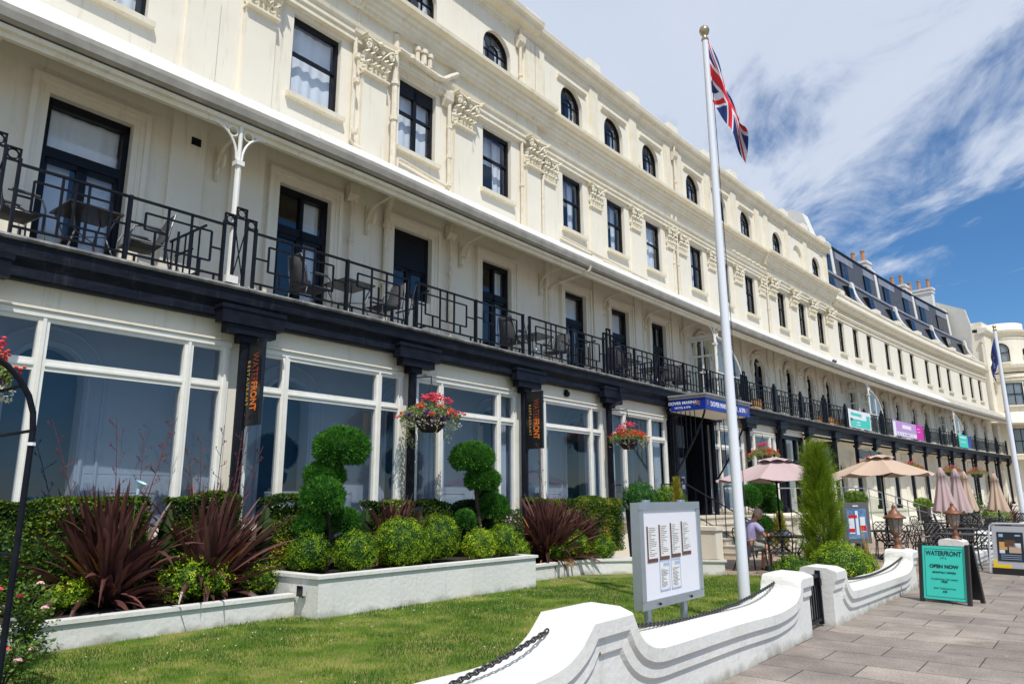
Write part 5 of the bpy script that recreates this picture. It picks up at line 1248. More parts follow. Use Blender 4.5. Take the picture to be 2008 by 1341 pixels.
for s, n, h, lab in ((8.0, 3.1, 1.3, 'black square pot under the left entrance ball'), (9.4, 3.1, 1.2, 'black square pot under the right entrance ball'), (23.2, 3.6, 1.25, 'tall black tapering pot with a clipped dome behind the poster case'), (34.5, 3.3, 1.0, 'far black pot with a small clipped ball by the ramp rail')):
    m = MB(); a, b_ = .2, .26; m.idx([(-a, -a, 0), (a, -a, 0), (a, a, 0), (-a, a, 0), (-b_, -b_, h), (b_, -b_, h), (b_, b_, h), (-b_, b_, h), (-b_ + .03, -b_ + .03, h), (b_ - .03, -b_ + .03, h), (b_ - .03, b_ - .03, h), (-b_ + .03, b_ - .03, h), (-b_ + .03, -b_ + .03, h - .06), (b_ - .03, -b_ + .03, h - .06), (b_ - .03, b_ - .03, h - .06), (-b_ + .03, b_ - .03, h - .06)],
           [(3, 2, 1, 0), (0, 1, 5, 4), (1, 2, 6, 5), (2, 3, 7, 6), (3, 0, 4, 7), (4, 5, 9, 8), (5, 6, 10, 9), (6, 7, 11, 10), (7, 4, 8, 11), (8, 9, 13, 12), (9, 10, 14, 13), (10, 11, 15, 14), (11, 8, 12, 15), (12, 13, 14, 15)])
    o = m.build('plant_pot', M['planterblack'], loc=W(s, n, .05)); o.rotation_euler = (0, 0, TAN(s)); tag(o, lab, 'pot', 'black square plant pots')
box_ball(23.2, 3.6, 1.25, .48, 'clipped dome in the tall black pot behind the poster case', base=.25, seed=56, rz=.32); box_ball(34.5, 3.3, 1.0, .42, 'small bright clipped ball in the far pot by the ramp rail', base=.5, seed=57, rz=.3)
def conifer(s, n, z, h, r, label, mt, seed, nt=2600, ln=.13):
    rg = random.Random(seed); t = thing('conifer', label, 'tree', W(s, n, z)); m = MB(); m.tube([(0, 0, 0), (0.02, 0, h * .4), (0, 0, h * .9)], .04, 7, r1=.012); m.build('trunk', M['bark'], t)
    m = MB()
    for i in range(nt):
        q = rg.random() ** .8; zz = h * (.06 + .94 * q); env = r * (min(1, .75 + q) if q < .3 else 1) * (1 - max(0, q - .25) / .76) ** .72 * (1 + .22 * sin(q * 26 + seed) * (1 - q))
        a = rg.uniform(0, 6.28); rr = env * rg.uniform(.25, 1) ** .5; base = Vector((rr * cos(a) * .75, rr * sin(a) * .75, zz)); d = Vector((cos(a) * (.5 + .2 * (1 - q)), sin(a) * (.5 + .2 * (1 - q)), .9)).normalized()
        d = (d + Vector((rg.gauss(0, .22), rg.gauss(0, .22), rg.gauss(0, .18)))).normalized(); L_ = ln * rg.uniform(.6, 1.35); sd = d.cross(Vector((rg.uniform(-1, 1), rg.uniform(-1, 1), .2))).normalized()
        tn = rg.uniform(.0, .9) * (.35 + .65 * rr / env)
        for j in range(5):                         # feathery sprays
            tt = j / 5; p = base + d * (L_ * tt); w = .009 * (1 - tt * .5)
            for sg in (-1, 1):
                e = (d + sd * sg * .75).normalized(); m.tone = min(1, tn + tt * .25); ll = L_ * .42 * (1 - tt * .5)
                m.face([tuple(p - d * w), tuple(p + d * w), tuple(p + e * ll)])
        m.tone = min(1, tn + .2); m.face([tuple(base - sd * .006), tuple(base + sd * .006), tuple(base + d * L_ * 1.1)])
    m.build('foliage', M[mt], t); return t
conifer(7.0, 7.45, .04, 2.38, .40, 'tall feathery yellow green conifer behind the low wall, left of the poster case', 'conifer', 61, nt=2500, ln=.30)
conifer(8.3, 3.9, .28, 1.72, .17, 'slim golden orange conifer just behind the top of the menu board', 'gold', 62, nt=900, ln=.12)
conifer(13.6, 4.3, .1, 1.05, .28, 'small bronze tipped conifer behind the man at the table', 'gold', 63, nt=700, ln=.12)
m = MB(); rg = random.Random(9)
for i in range(2600):
    z = rg.uniform(0, .95); a = rg.uniform(0, 6.28); r = .26 * (1 - (z - .4) ** 2) * rg.random() ** .5; p = Vector((r * cos(a), r * sin(a), z)); g = Vector((rg.gauss(0, 1), rg.gauss(0, 1), rg.gauss(.3, 1))).normalized(); t1 = g.cross(Vector((1, .3, .2))).normalized(); t2 = g.cross(t1)
    m.tone = rg.uniform(0, .35); m.face([tuple(p - t1 * .018), tuple(p - t2 * .012), tuple(p + t1 * .018), tuple(p + t2 * .012)])
tag(m.build('dark_shrub', M['hedge'], loc=W(4.35, 2.2, .45)), 'dark upright shrub between the right topiary and the far phormium', 'shrub')
# ------------------------------------------------------------------ phormiums (New Zealand flax)
def phormium(s, n, z, h, spread, cnt, label, seed, stalks=0, green=False):
    rg = random.Random(seed); t = thing('phormium', label, 'plant', W(s, n, z), 0, 'purple leaved phormiums'); m = MB()
    for i in range(cnt):
        a = rg.uniform(0, 6.28); tilt = abs(rg.gauss(.0, 1)) * .50 * spread + .05; tilt = min(tilt, 1.35)
        L_ = h * rg.uniform(.6, 1.12) * (1 - .25 * max(0, tilt - .7)); w = rg.uniform(.018, .036) * (h / 1.3) ** .4 * 1.25; b0 = Vector((rg.gauss(0, .08), rg.gauss(0, .08), 0)); droop = rg.uniform(.05, .65) * (tilt + .15) * (1 if rg.random() < .8 else 2.4)
        N = 9; hv = Vector((cos(a), sin(a), 0)); tw = rg.uniform(-.9, .9); side0 = Vector((-sin(a), cos(a), 0)); p = b0.copy(); prev = None; tone = rg.betavariate(2, 3) * .85
        if rg.random() < .09: tone = .97; L_ *= .75
        for k in range(N + 1):
            q = k / N; ang = tilt + droop * q * q * 1.6; d = hv * sin(ang) + Vector((0, 0, 1)) * cos(ang); nrm = d.cross(side0)
            side = (side0 * cos(tw * q) + nrm * sin(tw * q)).normalized(); ww = w * (.45 + .75 * sin(PI * min(1, q * 1.05) ** .8 * .72 + .25)) * (1 if q < .6 else max(0.02, (1 - q) / .4) ** .7); fold = nrm * (ww * .45)
            cur = (p - side * ww + fold, p, p + side * ww + fold)
            if prev: m.tone = max(0, min(1, tone + .16 * q)); m.face([tuple(prev[0]), tuple(prev[1]), tuple(cur[1]), tuple(cur[0])]); m.tone = max(0, min(1, tone + .05)); m.face([tuple(prev[1]), tuple(prev[2]), tuple(cur[2]), tuple(cur[1])])
            prev = cur; p = p + d * (L_ / N)
    m.build('leaves', M['phorm'], t)
    for i in range(stalks):
        m = MB(); a = rg.uniform(0, 6.28); x, y = rg.uniform(-.7, .7) , rg.uniform(-.15, .15); H = h * rg.uniform(1.35, 1.8); lean = rg.uniform(-.25, .25)
        u = Vector((cos(TAN(s)), sin(TAN(s)), 0)); f = lambda q: u * (x * (.3 + .7 * q) + lean * q * q) + Vector((0, 0, H * q)); pts = [tuple(f(q / 10)) for q in range(11)]
        m.tube(pts, .008, 5, r1=.004)
        for k in range(7):
            q = .55 + k * .065; p = f(q); sg = 1 if k % 2 else -1; e = p + u * (sg * rg.uniform(.05, .11)) + Vector((0, rg.uniform(-.05, .05), rg.uniform(.05, .12)))
            m.tube([tuple(p), tuple(e)], .004, 4)
            for j in range(3): c = p + (e - p) * rg.uniform(.5, 1.1) + Vector((rg.uniform(-.015, .015), rg.uniform(-.015, .015), rg.uniform(0, .04))); m.ball(tuple(c), .006, .006, .016, 5, 4)
        m.build('flower_stalk', M['stalk'], t)
    return t
phormium(-3.0, 1.42, .27, 1.50, 1.35, 430, 'largest purple phormium, far left in the low planter', 71, stalks=5)
phormium(-1.72, 1.5, .27, 1.50, 1.25, 380, 'big purple phormium between the golden shrubs and the tall planter', 72, stalks=6)
phormium(1.55, 1.75, .52, 1.12, 1.3, 210, 'small purple phormium between the two cloud topiaries', 73)
phormium(5.85, 2.0, .27, 1.42, 1.75, 520, 'wide purple phormium left of the menu board', 74, stalks=1)
phormium(6.95, 1.9, .27, 1.15, 1.5, 300, 'second purple phormium just behind the menu board edge', 75)
phormium(37, 6.3, .1, 1.55, 1.3, 160, 'distant purple phormium at the right edge beyond the closed parasols', 76)
box_ball(34.5, 6.3, .1, .65, 'white flecked shrub at the foot of the far phormium', base=.6, seed=77, size=.05, nl=800, lump=.2, mt='trail', grp='far shrubs'); box_ball(33.5, 5.2, .3, .9, 'dark green shrub behind the last closed parasol', base=.25, seed=78, size=.06, nl=700, lump=.2, mt='hedge', grp='far shrubs')
# dried grass
m = MB(); rg = random.Random(4)
for i in range(46):
    a = rg.uniform(0, 6.28); t_ = abs(rg.gauss(0, .3)); h = rg.uniform(.35, .85); p = Vector((0, 0, 0)); prev = None; sd = Vector((-sin(a), cos(a), 0))
    for k in range(7):
        q = k / 6; d = Vector((cos(a) * sin(t_ + q * q * 1.1 * t_ * 2), sin(a) * sin(t_ + q * q * 1.1 * t_ * 2), cos(t_ + q * q * 1.1 * t_ * 2))); w = .011 * (1 - q * .85); cur = (p - sd * w, p + sd * w)
        if prev: m.tone = .98 if i % 3 else .6; m.face([tuple(prev[0]), tuple(prev[1]), tuple(cur[1]), tuple(cur[0])])
        prev = cur; p = p + d * h / 6
tag(m.build('straw_grass', leafmat('straw_leaf', (.2, .15, .04), (.42, .26, .07), c3=(.6, .42, .16)), loc=W(7.35, 8.05, .3)), 'straw coloured clump of dried strap leaves between the two bright box balls', 'plant')
# roses by the near corner
def rose(s, n, z, label, seed, w, h, blooms):
    rg = random.Random(seed); t = thing('rose_bush', label, 'rose', W(s, n, z), 0, 'rose bushes at the left corner'); m = MB(); st = MB()
    for k in range(12):
        a = rg.uniform(0, 6.28); L_ = h * rg.uniform(.6, 1.1); out = w * rg.uniform(.3, 1); pts = [Vector((out * q * cos(a), out * q * sin(a), L_ * (1 - (1 - q) ** 1.7) - .15 * out * q * q)) for q in [j / 8 for j in range(9)]]
        st.tube([tuple(p) for p in pts], .006, 4, r1=.003)
        for p in pts[2:]:
            for j in range(9):
                c = p + Vector((rg.gauss(0, .06), rg.gauss(0, .06), rg.gauss(0, .05))); g = Vector((rg.gauss(0, .7), rg.gauss(0, .7), 1)).normalized(); t1 = g.cross(Vector((rg.uniform(-1, 1), rg.uniform(-1, 1), .1))).normalized(); t2 = g.cross(t1); l = rg.uniform(.014, .026)
                m.tone = rg.uniform(.1, 1); m.face([tuple(c - t1 * l), tuple(c - t2 * l * .7), tuple(c + t1 * l), tuple(c + t2 * l * .7)])
    st.build('stems', M['bark'], t); m.build('leaves', M['rose'], t)
    for k in range(blooms):
        b_ = MB(); a = rg.uniform(0, 6.28); r = w * rg.uniform(.2, .9); c = Vector((r * cos(a), r * sin(a), h * rg.uniform(.55, 1.05)))
        for j in range(9): aa = j * 2.4; q = .012 + .002 * j; b_.ball(tuple(c + Vector((q * cos(aa), q * sin(aa), .012 - j * .0022))), .016, .016, .010, 6, 4)
        b_.build('bloom', [M['petal_rose'], M['petal_white'], M['petal_pink']][(0, 1, 0, 2)[k % 4]], t)
rose(-4.5, 2.9, .05, 'pink and cream rose bush against the low planter, far left', 81, .38, .72, 9); rose(-4.9, 3.9, .02, 'sprawling rose bush at the bottom left corner of the lawn', 82, .45, .42, 4); rose(-4.35, 2.75, .02, 'trailing rose shoot in front of the low white planter', 83, .2, .5, 0)
m = MB(); m.tube([(0, 0, 0), (.01, 0, .62)], .006, 5); m.tube([(0.01, 0, .58), (.02, 0, .72)], .02, 7, r1=.012)
t = thing('calla_flower', 'single pale blue trumpet flower ornament above the left phormium', 'flower ornament', W(-2.95, 1.95, 1.0))
m.build('stem', M['trail'], t); m = MB(); m.tube([(.02, 0, .68), (.03, 0, .76), (.05, 0, .82), (.06, 0, .84)], [.015, .025, .06, .075], 9, cap=False); m.build('trumpet', mat('pale_blue_glass', (.5, .68, .78), .2), t)
# ------------------------------------------------------------------ hanging baskets
def basket(loc, r, label, seed, hook=None, purple=True, chains=True, drop=.6):
    rg = random.Random(seed); t = thing('hanging_basket', label, 'flower basket', loc, 0, 'hanging flower baskets'); m = MB(); m.smooth = True
    m.lathe([(0, -.26), (r * .28, -.25), (r * .46, -.14), (r * .5, 0), (r * .46, .02), (0, .02)], seg=14); m.build('basket_bowl', M['basket'], t)
    m = MB()
    def lf(c, l, up=.5):
        g = Vector((rg.gauss(0, .7), rg.gauss(0, .7), rg.gauss(up, .5))).normalized(); t1 = g.cross(Vector((rg.uniform(-1, 1), rg.uniform(-1, 1), .1))).normalized(); t2 = g.cross(t1)
        m.face([tuple(c - t1 * l), tuple(c - t2 * l * .6), tuple(c + t1 * l), tuple(c + t2 * l * .6)])
    for i in range(2200):
        a = rg.uniform(0, 6.28); q = rg.random() ** .5; rr = r * q * 1.0; c = Vector((rr * cos(a), rr * sin(a), .02 + .30 * r / .55 * (1 - q * q) * rg.uniform(.3, 1) + rg.uniform(-.05, .05))); m.tone = rg.uniform(0, .6); lf(c, .024)
    for k in range(44):                                   # trailing strands
        a = rg.uniform(0, 6.28); L_ = drop * rg.uniform(.35, 1) * (1 if rg.random() < .5 else .5); x, y = r * .85 * cos(a), r * .85 * sin(a)
        for j in range(int(L_ * 80)): q = j / (L_ * 80); c = Vector((x * (1 + .12 * sin(q * 5)) + rg.gauss(0, .022), y + rg.gauss(0, .022), .02 - L_ * q)); m.tone = rg.uniform(.3, 1); lf(c, .016, 0)
    mats_ = [M['trail'], M['petal_red'], M['petal_pink'], M['petal_purple'], M['petal_white']]
    def blooms(cnt, mi, rz, zz, size, ring=(.2, 1)):
        m.mi = mi; m.smooth = True
        for i in range(cnt):
            a = rg.uniform(0, 6.28); q = rg.uniform(*ring); rr = r * q; c = (rr * cos(a), rr * sin(a), zz + rz * (1 - q * q) + rg.uniform(-.04, .07))
            for j in range(6): m.ball((c[0] + rg.gauss(0, size * .7), c[1] + rg.gauss(0, size * .7), c[2] + rg.gauss(0, size * .5)), size * .5, size * .5, size * .32, 6, 4)
    blooms(46 if purple else 74, 1, .16, .08, .036, (.5, 1.15)); blooms(30 if purple else 18, 2, .26, .16, .042, (.0, .62))
    if purple: blooms(60, 3, .05, .02, .040, (.35, .95))
    blooms(110 if purple else 30, 4, 0, -.14, .013, (.7, 1.05)); m.mi = 0
    m.build('flowers_and_foliage', mats_, t)
    m = MB(); hk = .72
    for k in range(3): a = k * 2.09 + .4; m.tube([(r * .48 * cos(a), r * .48 * sin(a), 0), (0, 0, hk)], .006, 4)
    m.build('hanging_chain', M['chain'], t)
    if hook:
        m = MB(); m.tube([(0, 0, hk - .03), (0, 0, hk + .1), hook, (hook[0], hook[1], hook[2] - .35)], .012, 5); m.build('hook_arm', M['black'], t)
    return t
def bk(s, n, z, r, lab, seed, **k):
    x, y, _ = W(s, n); cx, cy = P(s, 1.25); return basket((x, y, z), r, lab, seed, hook=(cx - x, cy - y, .85), **k)
bk(2.38, 1.80, 3.10, .58, 'hanging basket of pink, red and purple flowers between the two topiaries', 91)
bk(9.85, 1.75, 3.14, .5, 'red and pink hanging basket left of the entrance door', 92, purple=False, drop=.35)
bk(19.3, 1.75, 3.1, .55, 'red hanging basket right of the flagpole above the mauve parasol', 93, purple=False, drop=.3)
for i, (s, r) in enumerate(((32.3, .6), (39.4, .6), (47.6, .7), (54.0, .75))):
    bk(s, 1.75, 3.15, r, ['red hanging basket just left of the tan open parasol top', 'red hanging basket over the tan open parasol right half', 'red hanging basket between the closed mauve parasols', 'red hanging basket right of the closed tan parasols'][i], 94 + i, purple=False, drop=.25)
# garden arch at the left with its basket
t = thing('garden_arch', 'black metal garden arch at the far left edge of the picture', 'arch', W(-5.93, 5.0, 0), TAN(-5.93))
for y in (0, .9):
    m = MB(); R0 = .62; m.tube([(R0, y, 0), (R0, y, 2.15)] + [(R0 * cos(a), y, 2.15 + R0 * sin(a)) for a in [i * PI / 14 for i in range(1, 14)]] + [(-R0, y, 2.15), (-R0, y, 0)], .024, 8); m.build('hoop', M['black'], t)
for a in (0, .6, 1.2, 1.9, 2.5, 3.14): m = MB(); m.tube([(R0 * cos(a), 0, 2.15 + R0 * sin(a)), (R0 * cos(a), .9, 2.15 + R0 * sin(a))], .014, 5); m.build('cross_bar', M['black'], t)
for z in (.6, 1.2):
    for x in (R0, -R0): m = MB(); m.tube([(x, 0, z), (x, .9, z)], .014, 5); m.build('cross_bar', M['black'], t)
m = MB(); m.tube([(R0, 0, 2.03), (R0, 0, 2.055)], .034, 8); m.tube([(R0, .9, 2.0), (R0, .9, 2.025)], .034, 8); m.build('pale_tie', M['letter'], t)
basket(W(-5.58, 4.25, 2.62), .30, 'red, purple and white hanging basket on the black arch, far left', 99, chains=True, drop=.4)
# ------------------------------------------------------------------ flagpoles and flags
def flagpole(x, y, h, r, label):
    t = thing('flagpole', label, 'flagpole', (x, y, 0), 0, 'white flagpoles'); m = MB(); m.smooth = True; m.tube([(0, 0, h * q / 8) for q in range(9)], [r * (1 - .42 * q / 8) for q in range(9)], 18, cap=False); m.build('mast', M['polewhite'], t)
    m = MB(); m.smooth = True; m.lathe([(r * .55, h - .02), (r * .75, h), (r * .5, h + .05), (r * .5, h + .07), (.04, h + .08), (.065, h + .11), (.078, h + .16), (.065, h + .21), (.025, h + .235), (.0, h + .27)], seg=14); m.build('finial', M['brass'], t)
    m = MB(); m.tube([(r + .02, 0, .9), (r * .7 + .015, 0, h * .97)], .005, 4); m.box(r, r + .04, -.02, .02, .85, 1.0); m.build('halyard', M['chain'], t); return t
flagpole(2.97, 9.66, 8.42, .076, 'tall white flagpole in the lawn carrying the red, white and blue flag')
fx, fy, _ = W(30.3, 8.0); flagpole(fx, fy, 8.7, .12, 'far white flagpole at the right edge carrying the dark blue flag')
def union(u, v):
    """u along the fly 0..2, v 0..1 up"""
    x, y = (u - 1) * 30, (v - .5) * 30
    if abs(x) < 3 or abs(y) < 3: return 1
    if abs(x) < 5 or abs(y) < 5: return 2
    d = abs(abs(y) - abs(x) * .5) * .894
    sg = (abs(y) - abs(x) * .5)
    k = 1 if (x * y > 0) == (x > 0) else -1
    if -2.0 < sg * .894 * k < 0.0: return 1
    if d < 3: return 2
    return 0
def flag(loc, hoist, fly, label, patt, cols, dirn, drop, nu=150, nv=76, seed=0):
    m = MB(); m.smooth = True; vs = []
    dx, dy = dirn
    for i in range(nu + 1):
        for j in range(nv + 1):
            u = i / nu; v = j / nv
            wv = .09 * sin(u * 7.0 + v * 2.2 + seed) * min(1, u * 3) + .05 * sin(u * 15 - v * 3 + seed * 2) * min(1, u * 2) + .07 * sin(v * 6.5 + u * 2) * u
            out = fly * drop[0] * (u - .12 * u * u) + .05 * sin(v * 5) * u; dn = fly * drop[1] * (u ** .95)
            hz = hoist * v * (1 - .28 * u) + .10 * u * u * sin(v * 4)
            vs.append((dx * out - dy * wv, dy * out + dx * wv, hz - dn))
    b_ = len(m.v); m.v += vs
    for i in range(nu):
        for j in range(nv):
            a = b_ + i * (nv + 1) + j; m.f.append([a, a + nv + 1, a + nv + 2, a + 1]); m.m.append(patt((i + .5) / nu, (j + .5) / nv)); m.t.append(.5); m.sm.append(True)
    return tag(m.build('flag', cols, loc=loc), label, 'flag')
flag((3.01, 9.66, 7.42), 1.06, 1.75, 'red white and blue union flag drooping from the near flagpole', lambda u, v: union(u * 2, v), [M['navy'], M['fred'], M['fwhite']], (.97, -.25), (.27, .60), seed=1.3)
def eu(u, v):
    for k in range(12):
        a = k * PI / 6
        if (u - .5) ** 2 * 2.25 + (v - .5) ** 2 < .25:
            if ((u - .5 - .2 * cos(a)) ** 2 * 2.25 + (v - .5 - .3 * sin(a)) ** 2) < .0012: return 1
    return 0
flag((fx - .05, fy, 7.4), 1.1, 1.9, 'dark blue flag hanging limp on the far flagpole', eu, [M['navy'], M['amber']], (-.97, -.2), (.26, .55), seed=.4, nu=60, nv=50)
m = MB(); m.smooth = True
for dx in (0, .28): m.ball((dx, 0, .09), .11, .06, .065, 8, 6); m.ball((dx + .09, 0, .16), .035, .03, .035, 6, 5); m.box(dx - .2, dx - .08, -.02, .02, .07, .09); m.tube([(dx, 0, 0), (dx, 0, .05)], .01, 4)
o = m.build('pigeon', M['bird'], loc=W(29.3, 1.44, 8.0)); o.rotation_euler = (0, 0, TAN(29)); tag(o, 'pair of dark pigeons perched close together on the gutter', 'bird')
# ------------------------------------------------------------------ menu board, cases and pavement signs
BN = 8.10; b0, b1 = -1.22, .10
mo = W(b0, BN, 0); mt_ = thing('menu_board', 'large steel framed white menu board on two posts behind the wall', 'notice board', mo, TAN(-.5))
wd = b1 - b0; LB = lambda: MB(LOC, True)
m = LB(); m.box(0, wd, -.03, .05, .60, 1.56); m.build('case', M['steel'], mt_)
m = LB()
for a in ((0, wd, .60, .67), (0, wd, 1.49, 1.56), (0, .07, .67, 1.49), (wd - .07, wd, .67, 1.49)): m.box(a[0] - .004, a[1] + .004, .05, .068, a[2] - .004, a[3] + .004)
m.build('frame', M['steel'], mt_)
m = LB(); m.box(.07, wd - .07, .05, .054, .67, 1.49); m.build('back_panel', M['boardback'], mt_)
for x in (.20, wd - .36): m = LB(); m.tube([(x, 0, 0), (x, 0, .6)], .038, 12); m.build('post', M['steel'], mt_); m = LB(); m.tube([(x + .05, 0, 1.56), (x + .05, 0, 1.585)], .045, 10); m.build('post_cap', M['steel'], mt_)
for x in (.32, wd - .32): m = LB(); m.tube([(x, .07, .63), (x, .085, .63)], .012, 7); m.build('lock', M['black'], mt_)
def text_lines(par, x0, x1, z0, z1, k, sd_):
    rg = random.Random(sd_); m = LB()
    for i in range(k):
        z = z0 + (z1 - z0) * (i + .5) / k; x = x0 + rg.uniform(0, .01); e = x0 + (x1 - x0) * (rg.uniform(.45, 1) if rg.random() < .8 else .3)
        while x < e: w_ = rg.uniform(.008, .026); m.box(x, min(x + w_, e), .0585, .0592, z - .003, z + .003); x += w_ + .005
    m.build('print', mat_ink, par)
mat_ink = mat('grey_print', (.16, .15, .15), .8)
for i in range(4):
    x = .135 + i * .245; z = 1.02 + i * .01; m = LB(); m.box(x, x + .21, .056, .058, z, z + .32); p = m.build('menu_sheet', M['paper'], mt_); text_lines(p, x + .04, x + .2, z + .04, z + .31, 16, i); m = LB(); m.box(x, x + .028, .059, .06, z - .012, z + .32); m.box(x + .028, x + .21, .059, .06, z - .012, z + .022); m.build('brown_edge', M['brown'], p)
for i in range(2):
    x = .37 + i * .24; z = .735; m = LB(); m.box(x, x + .205, .056, .058, z, z + .28); p = m.build('menu_sheet', M['paper'], mt_); text_lines(p, x + .03, x + .18, z + .03, z + .2, 13, i + 9); m = LB()
    for a in ((x, x + .205, z, z + .012), (x, x + .205, z + .268, z + .28), (x, x + .01, z, z + .28), (x + .195, x + .205, z, z + .28), (x + .08, x + .19, z + .225, z + .255)): m.box(a[0], a[1], .059, .06, a[2], a[3])
    m.build('blue_edge', M['paleblue'], p)
t = thing('poster_case', 'grey upright lit poster case between the conifer and the first lamp', 'display case', W(8.35, 7.45, .0), -.22)
m = LB(); m.box(0, .48, -.22, .05, .72, 1.50); m.build('case', mat('grey_case', (.12, .12, .13), .4), t); m = LB(); m.box(.06, .42, .05, .056, .80, 1.38); m.build('poster', M['posterblue'], t); m = LB()
for a in ((.09, .19, .9, 1.2), (.22, .27, .88, 1.34), (.30, .39, .94, 1.22)): m.box(a[0], a[1], .057, .06, a[2], a[3])
m.build('poster_print', M['bwhite'], t); m = LB(); m.box(.08, .19, .061, .063, .93, 1.0); m.box(.29, .40, .061, .063, .96, 1.06); m.box(.1, .25, .061, .063, 1.2, 1.26); m.build('poster_red_print', M['fred'], t)
m = LB(); m.box(.19, .29, .051, .054, 1.42, 1.445); m.build('white_mark', M['letter'], t); m = LB(); m.tube([(.24, -.08, 0), (.24, -.08, .72)], .05, 8); m.build('post', M['planterblack'], t)
def aboard(loc, head, label):
    t = thing('pavement_sign', label, 'sign', loc, head, 'folding signs on the pavement'); return t
def lean(m, w, h, y0, tilt, th, x0=None):
    """leaning slab: bottom front edge at y0, rising back by tilt"""
    pass
# teal sign: local x to the right as seen, -y towards the viewer
dvec = Vector((.60, -.80)); hd1 = math.atan2(dvec.y, dvec.x)
t = aboard((6.83, 11.72, 0), hd1, 'teal pavement sign with black wooden frame on the slabs by the wall end')
def slab(par, name, mt, x0, x1, z0, z1, d0, d1, foot=.0, tl=.17, sgn=-1):
    m = MB(); f = lambda x, d, z: (x, sgn * (foot + .26 - z * tl * 1.0 + d), z)
    vs = [f(x0, d0, z0), f(x1, d0, z0), f(x1, d0, z1), f(x0, d0, z1), f(x0, d1, z0), f(x1, d1, z0), f(x1, d1, z1), f(x0, d1, z1)]
    fs = [(0, 1, 2, 3), (7, 6, 5, 4), (0, 4, 5, 1), (1, 5, 6, 2), (2, 6, 7, 3), (3, 7, 4, 0)]
    if sgn > 0: fs = [tuple(reversed(q)) for q in fs]
    m.idx(vs, fs); return m.build(name, mt, par)
wb = .36
for sg in (-1, 1):
    fr_ = slab(t, 'board', M['planterblack'], -wb, wb, .05, 1.0, -.02, .0, sgn=sg)
    slab(t, 'side_frame', M['planterblack'], -wb - .05, -wb + .01, 0, 1.04, -.03, .03, sgn=sg); slab(t, 'side_frame', M['planterblack'], wb - .01, wb + .05, 0, 1.04, -.03, .03, sgn=sg)
slab(t, 'poster', M['teal'], -wb + .012, wb - .012, .06, 1.0, .001, .006)
for a in ((-.31, .31, .945, .95), (-.31, .31, .105, .11), (-.31, -.305, .11, .945), (.305, .31, .11, .945)): slab(t, 'border_line', M['ink'], a[0], a[1], a[2], a[3], .007, .009)
ang = math.atan(.17)
def stext(txt, size, z, mt='ink', fs=(1, 1), off=0, nm='lettering'):
    y = -(.26 - z * .17 + .010); return add_text(nm, txt, size, M[mt], t, (0, y, z), (PI / 2 - ang, 0, 0), font_scale=fs, offset=off, depth=.001)
stext('WATERFRONT', .105, .87, fs=(.82, 1.15), off=.002); stext('S P A', .045, .79); stext('OPEN NOW', .085, .64, off=.003); stext('MONTHLY OFFERS', .045, .535, off=.001)
stext('Complimentary skin analysis', .038, .42); stext('FREE', .048, .375, off=.001); stext('Body Treatments from', .038, .26); stext('\u00a330', .048, .205, off=.001)
t.scale = (.90, .90, .84)
hd2 = math.atan2(-.80, .60); t = aboard((10.62, 15.75, 0), hd2, 'grey metal pavement sign with rounded top and dark food poster, beside the second lamp')
for sg in (-1, 1):
    slab(t, 'board', M['alu'], -.33, .33, .12, .98, -.02, .0, sgn=sg)
    m = MB(); f = lambda x, z: (x, sg * (.26 - z * .17), z)
    m.tube([f(-.40, .02), f(-.385, .85), f(-.36, .98), f(-.30, 1.03), f(.30, 1.03), f(.36, .98), f(.385, .85), f(.40, .02)], .02, 7); m.build('tube_frame', M['alu'], t)
slab(t, 'base_weight', M['planterblack'], -.36, .36, .0, .13, -.05, .02); slab(t, 'poster', mat('dark_poster', (.02, .03, .04), .4), -.24, .25, .27, .86, .002, .008)
slab(t, 'yellow_stripe', M['yellow'], -.33, .0, .13, .2, .001, .006); slab(t, 'yellow_stripe', M['yellow'], -.33, -.27, .2, .3, .001, .006)
for a, mt in (((-.2, -.05, .5, .66), 'orangebox'), ((-.02, .2, .44, .58), 'parasol_tan'), ((-.1, .1, .56, .7), 'brown'), ((.08, .2, .55, .64), 'fwhite'), ((-.2, -.1, .43, .52), 'fwhite')): slab(t, 'poster_print', M[mt], a[0], a[1], a[2], a[3], .009, .011)
slab(t, 'blue_mark', M['paleblue'], -.2, -.12, .76, .82, .009, .011); slab(t, 'blue_mark', M['paleblue'], .1, .2, .78, .81, .009, .011)
for z in (.31, .35, .39): slab(t, 'text_line', M['paleblue'], -.18, .2, z, z + .01, .009, .011)
# ------------------------------------------------------------------ copper lamps on the piers
def lamp(s, n, z, label):
    t = thing('pier_lamp', label, 'lamp', W(s, n, z), 0, 'copper lamps on the wall piers'); m = MB(); m.smooth = True
    m.lathe([(.0, 0), (.11, 0), (.11, .03), (.07, .05), (.045, .09), (.06, .13), (.04, .17), (.035, .24), (.07, .27), (.085, .29)], seg=14); m.build('pedestal', M['copper'], t)
    m = MB(); m.lathe([(.08, .29), (.10, .36), (.125, .47), (.135, .54)], seg=8); m.build('lantern_glass', M['lens'], t)
    m = MB(); m.smooth = True; m.lathe([(.135, .54), (.19, .535), (.195, .56), (.15, .59), (.10, .62), (.085, .66), (.05, .69), (.03, .72), (.04, .74), (.02, .77), (0, .82)], seg=16); m.build('lantern_hood', M['copper'], t)
    m = MB()
    for k in range(8): a = k * PI / 4; m.tube([(.082 * cos(a), .082 * sin(a), .29), (.103 * cos(a), .103 * sin(a), .36), (.138 * cos(a), .138 * sin(a), .54)], .006, 4)
    m.build('ribs', M['copper'], t)
lamp(7.72, 8.52, .68, 'aged copper lantern on the pier beside the teal sign'); lamp(11.62, 8.85, .69, 'aged copper lantern on the next pier behind the teal sign')
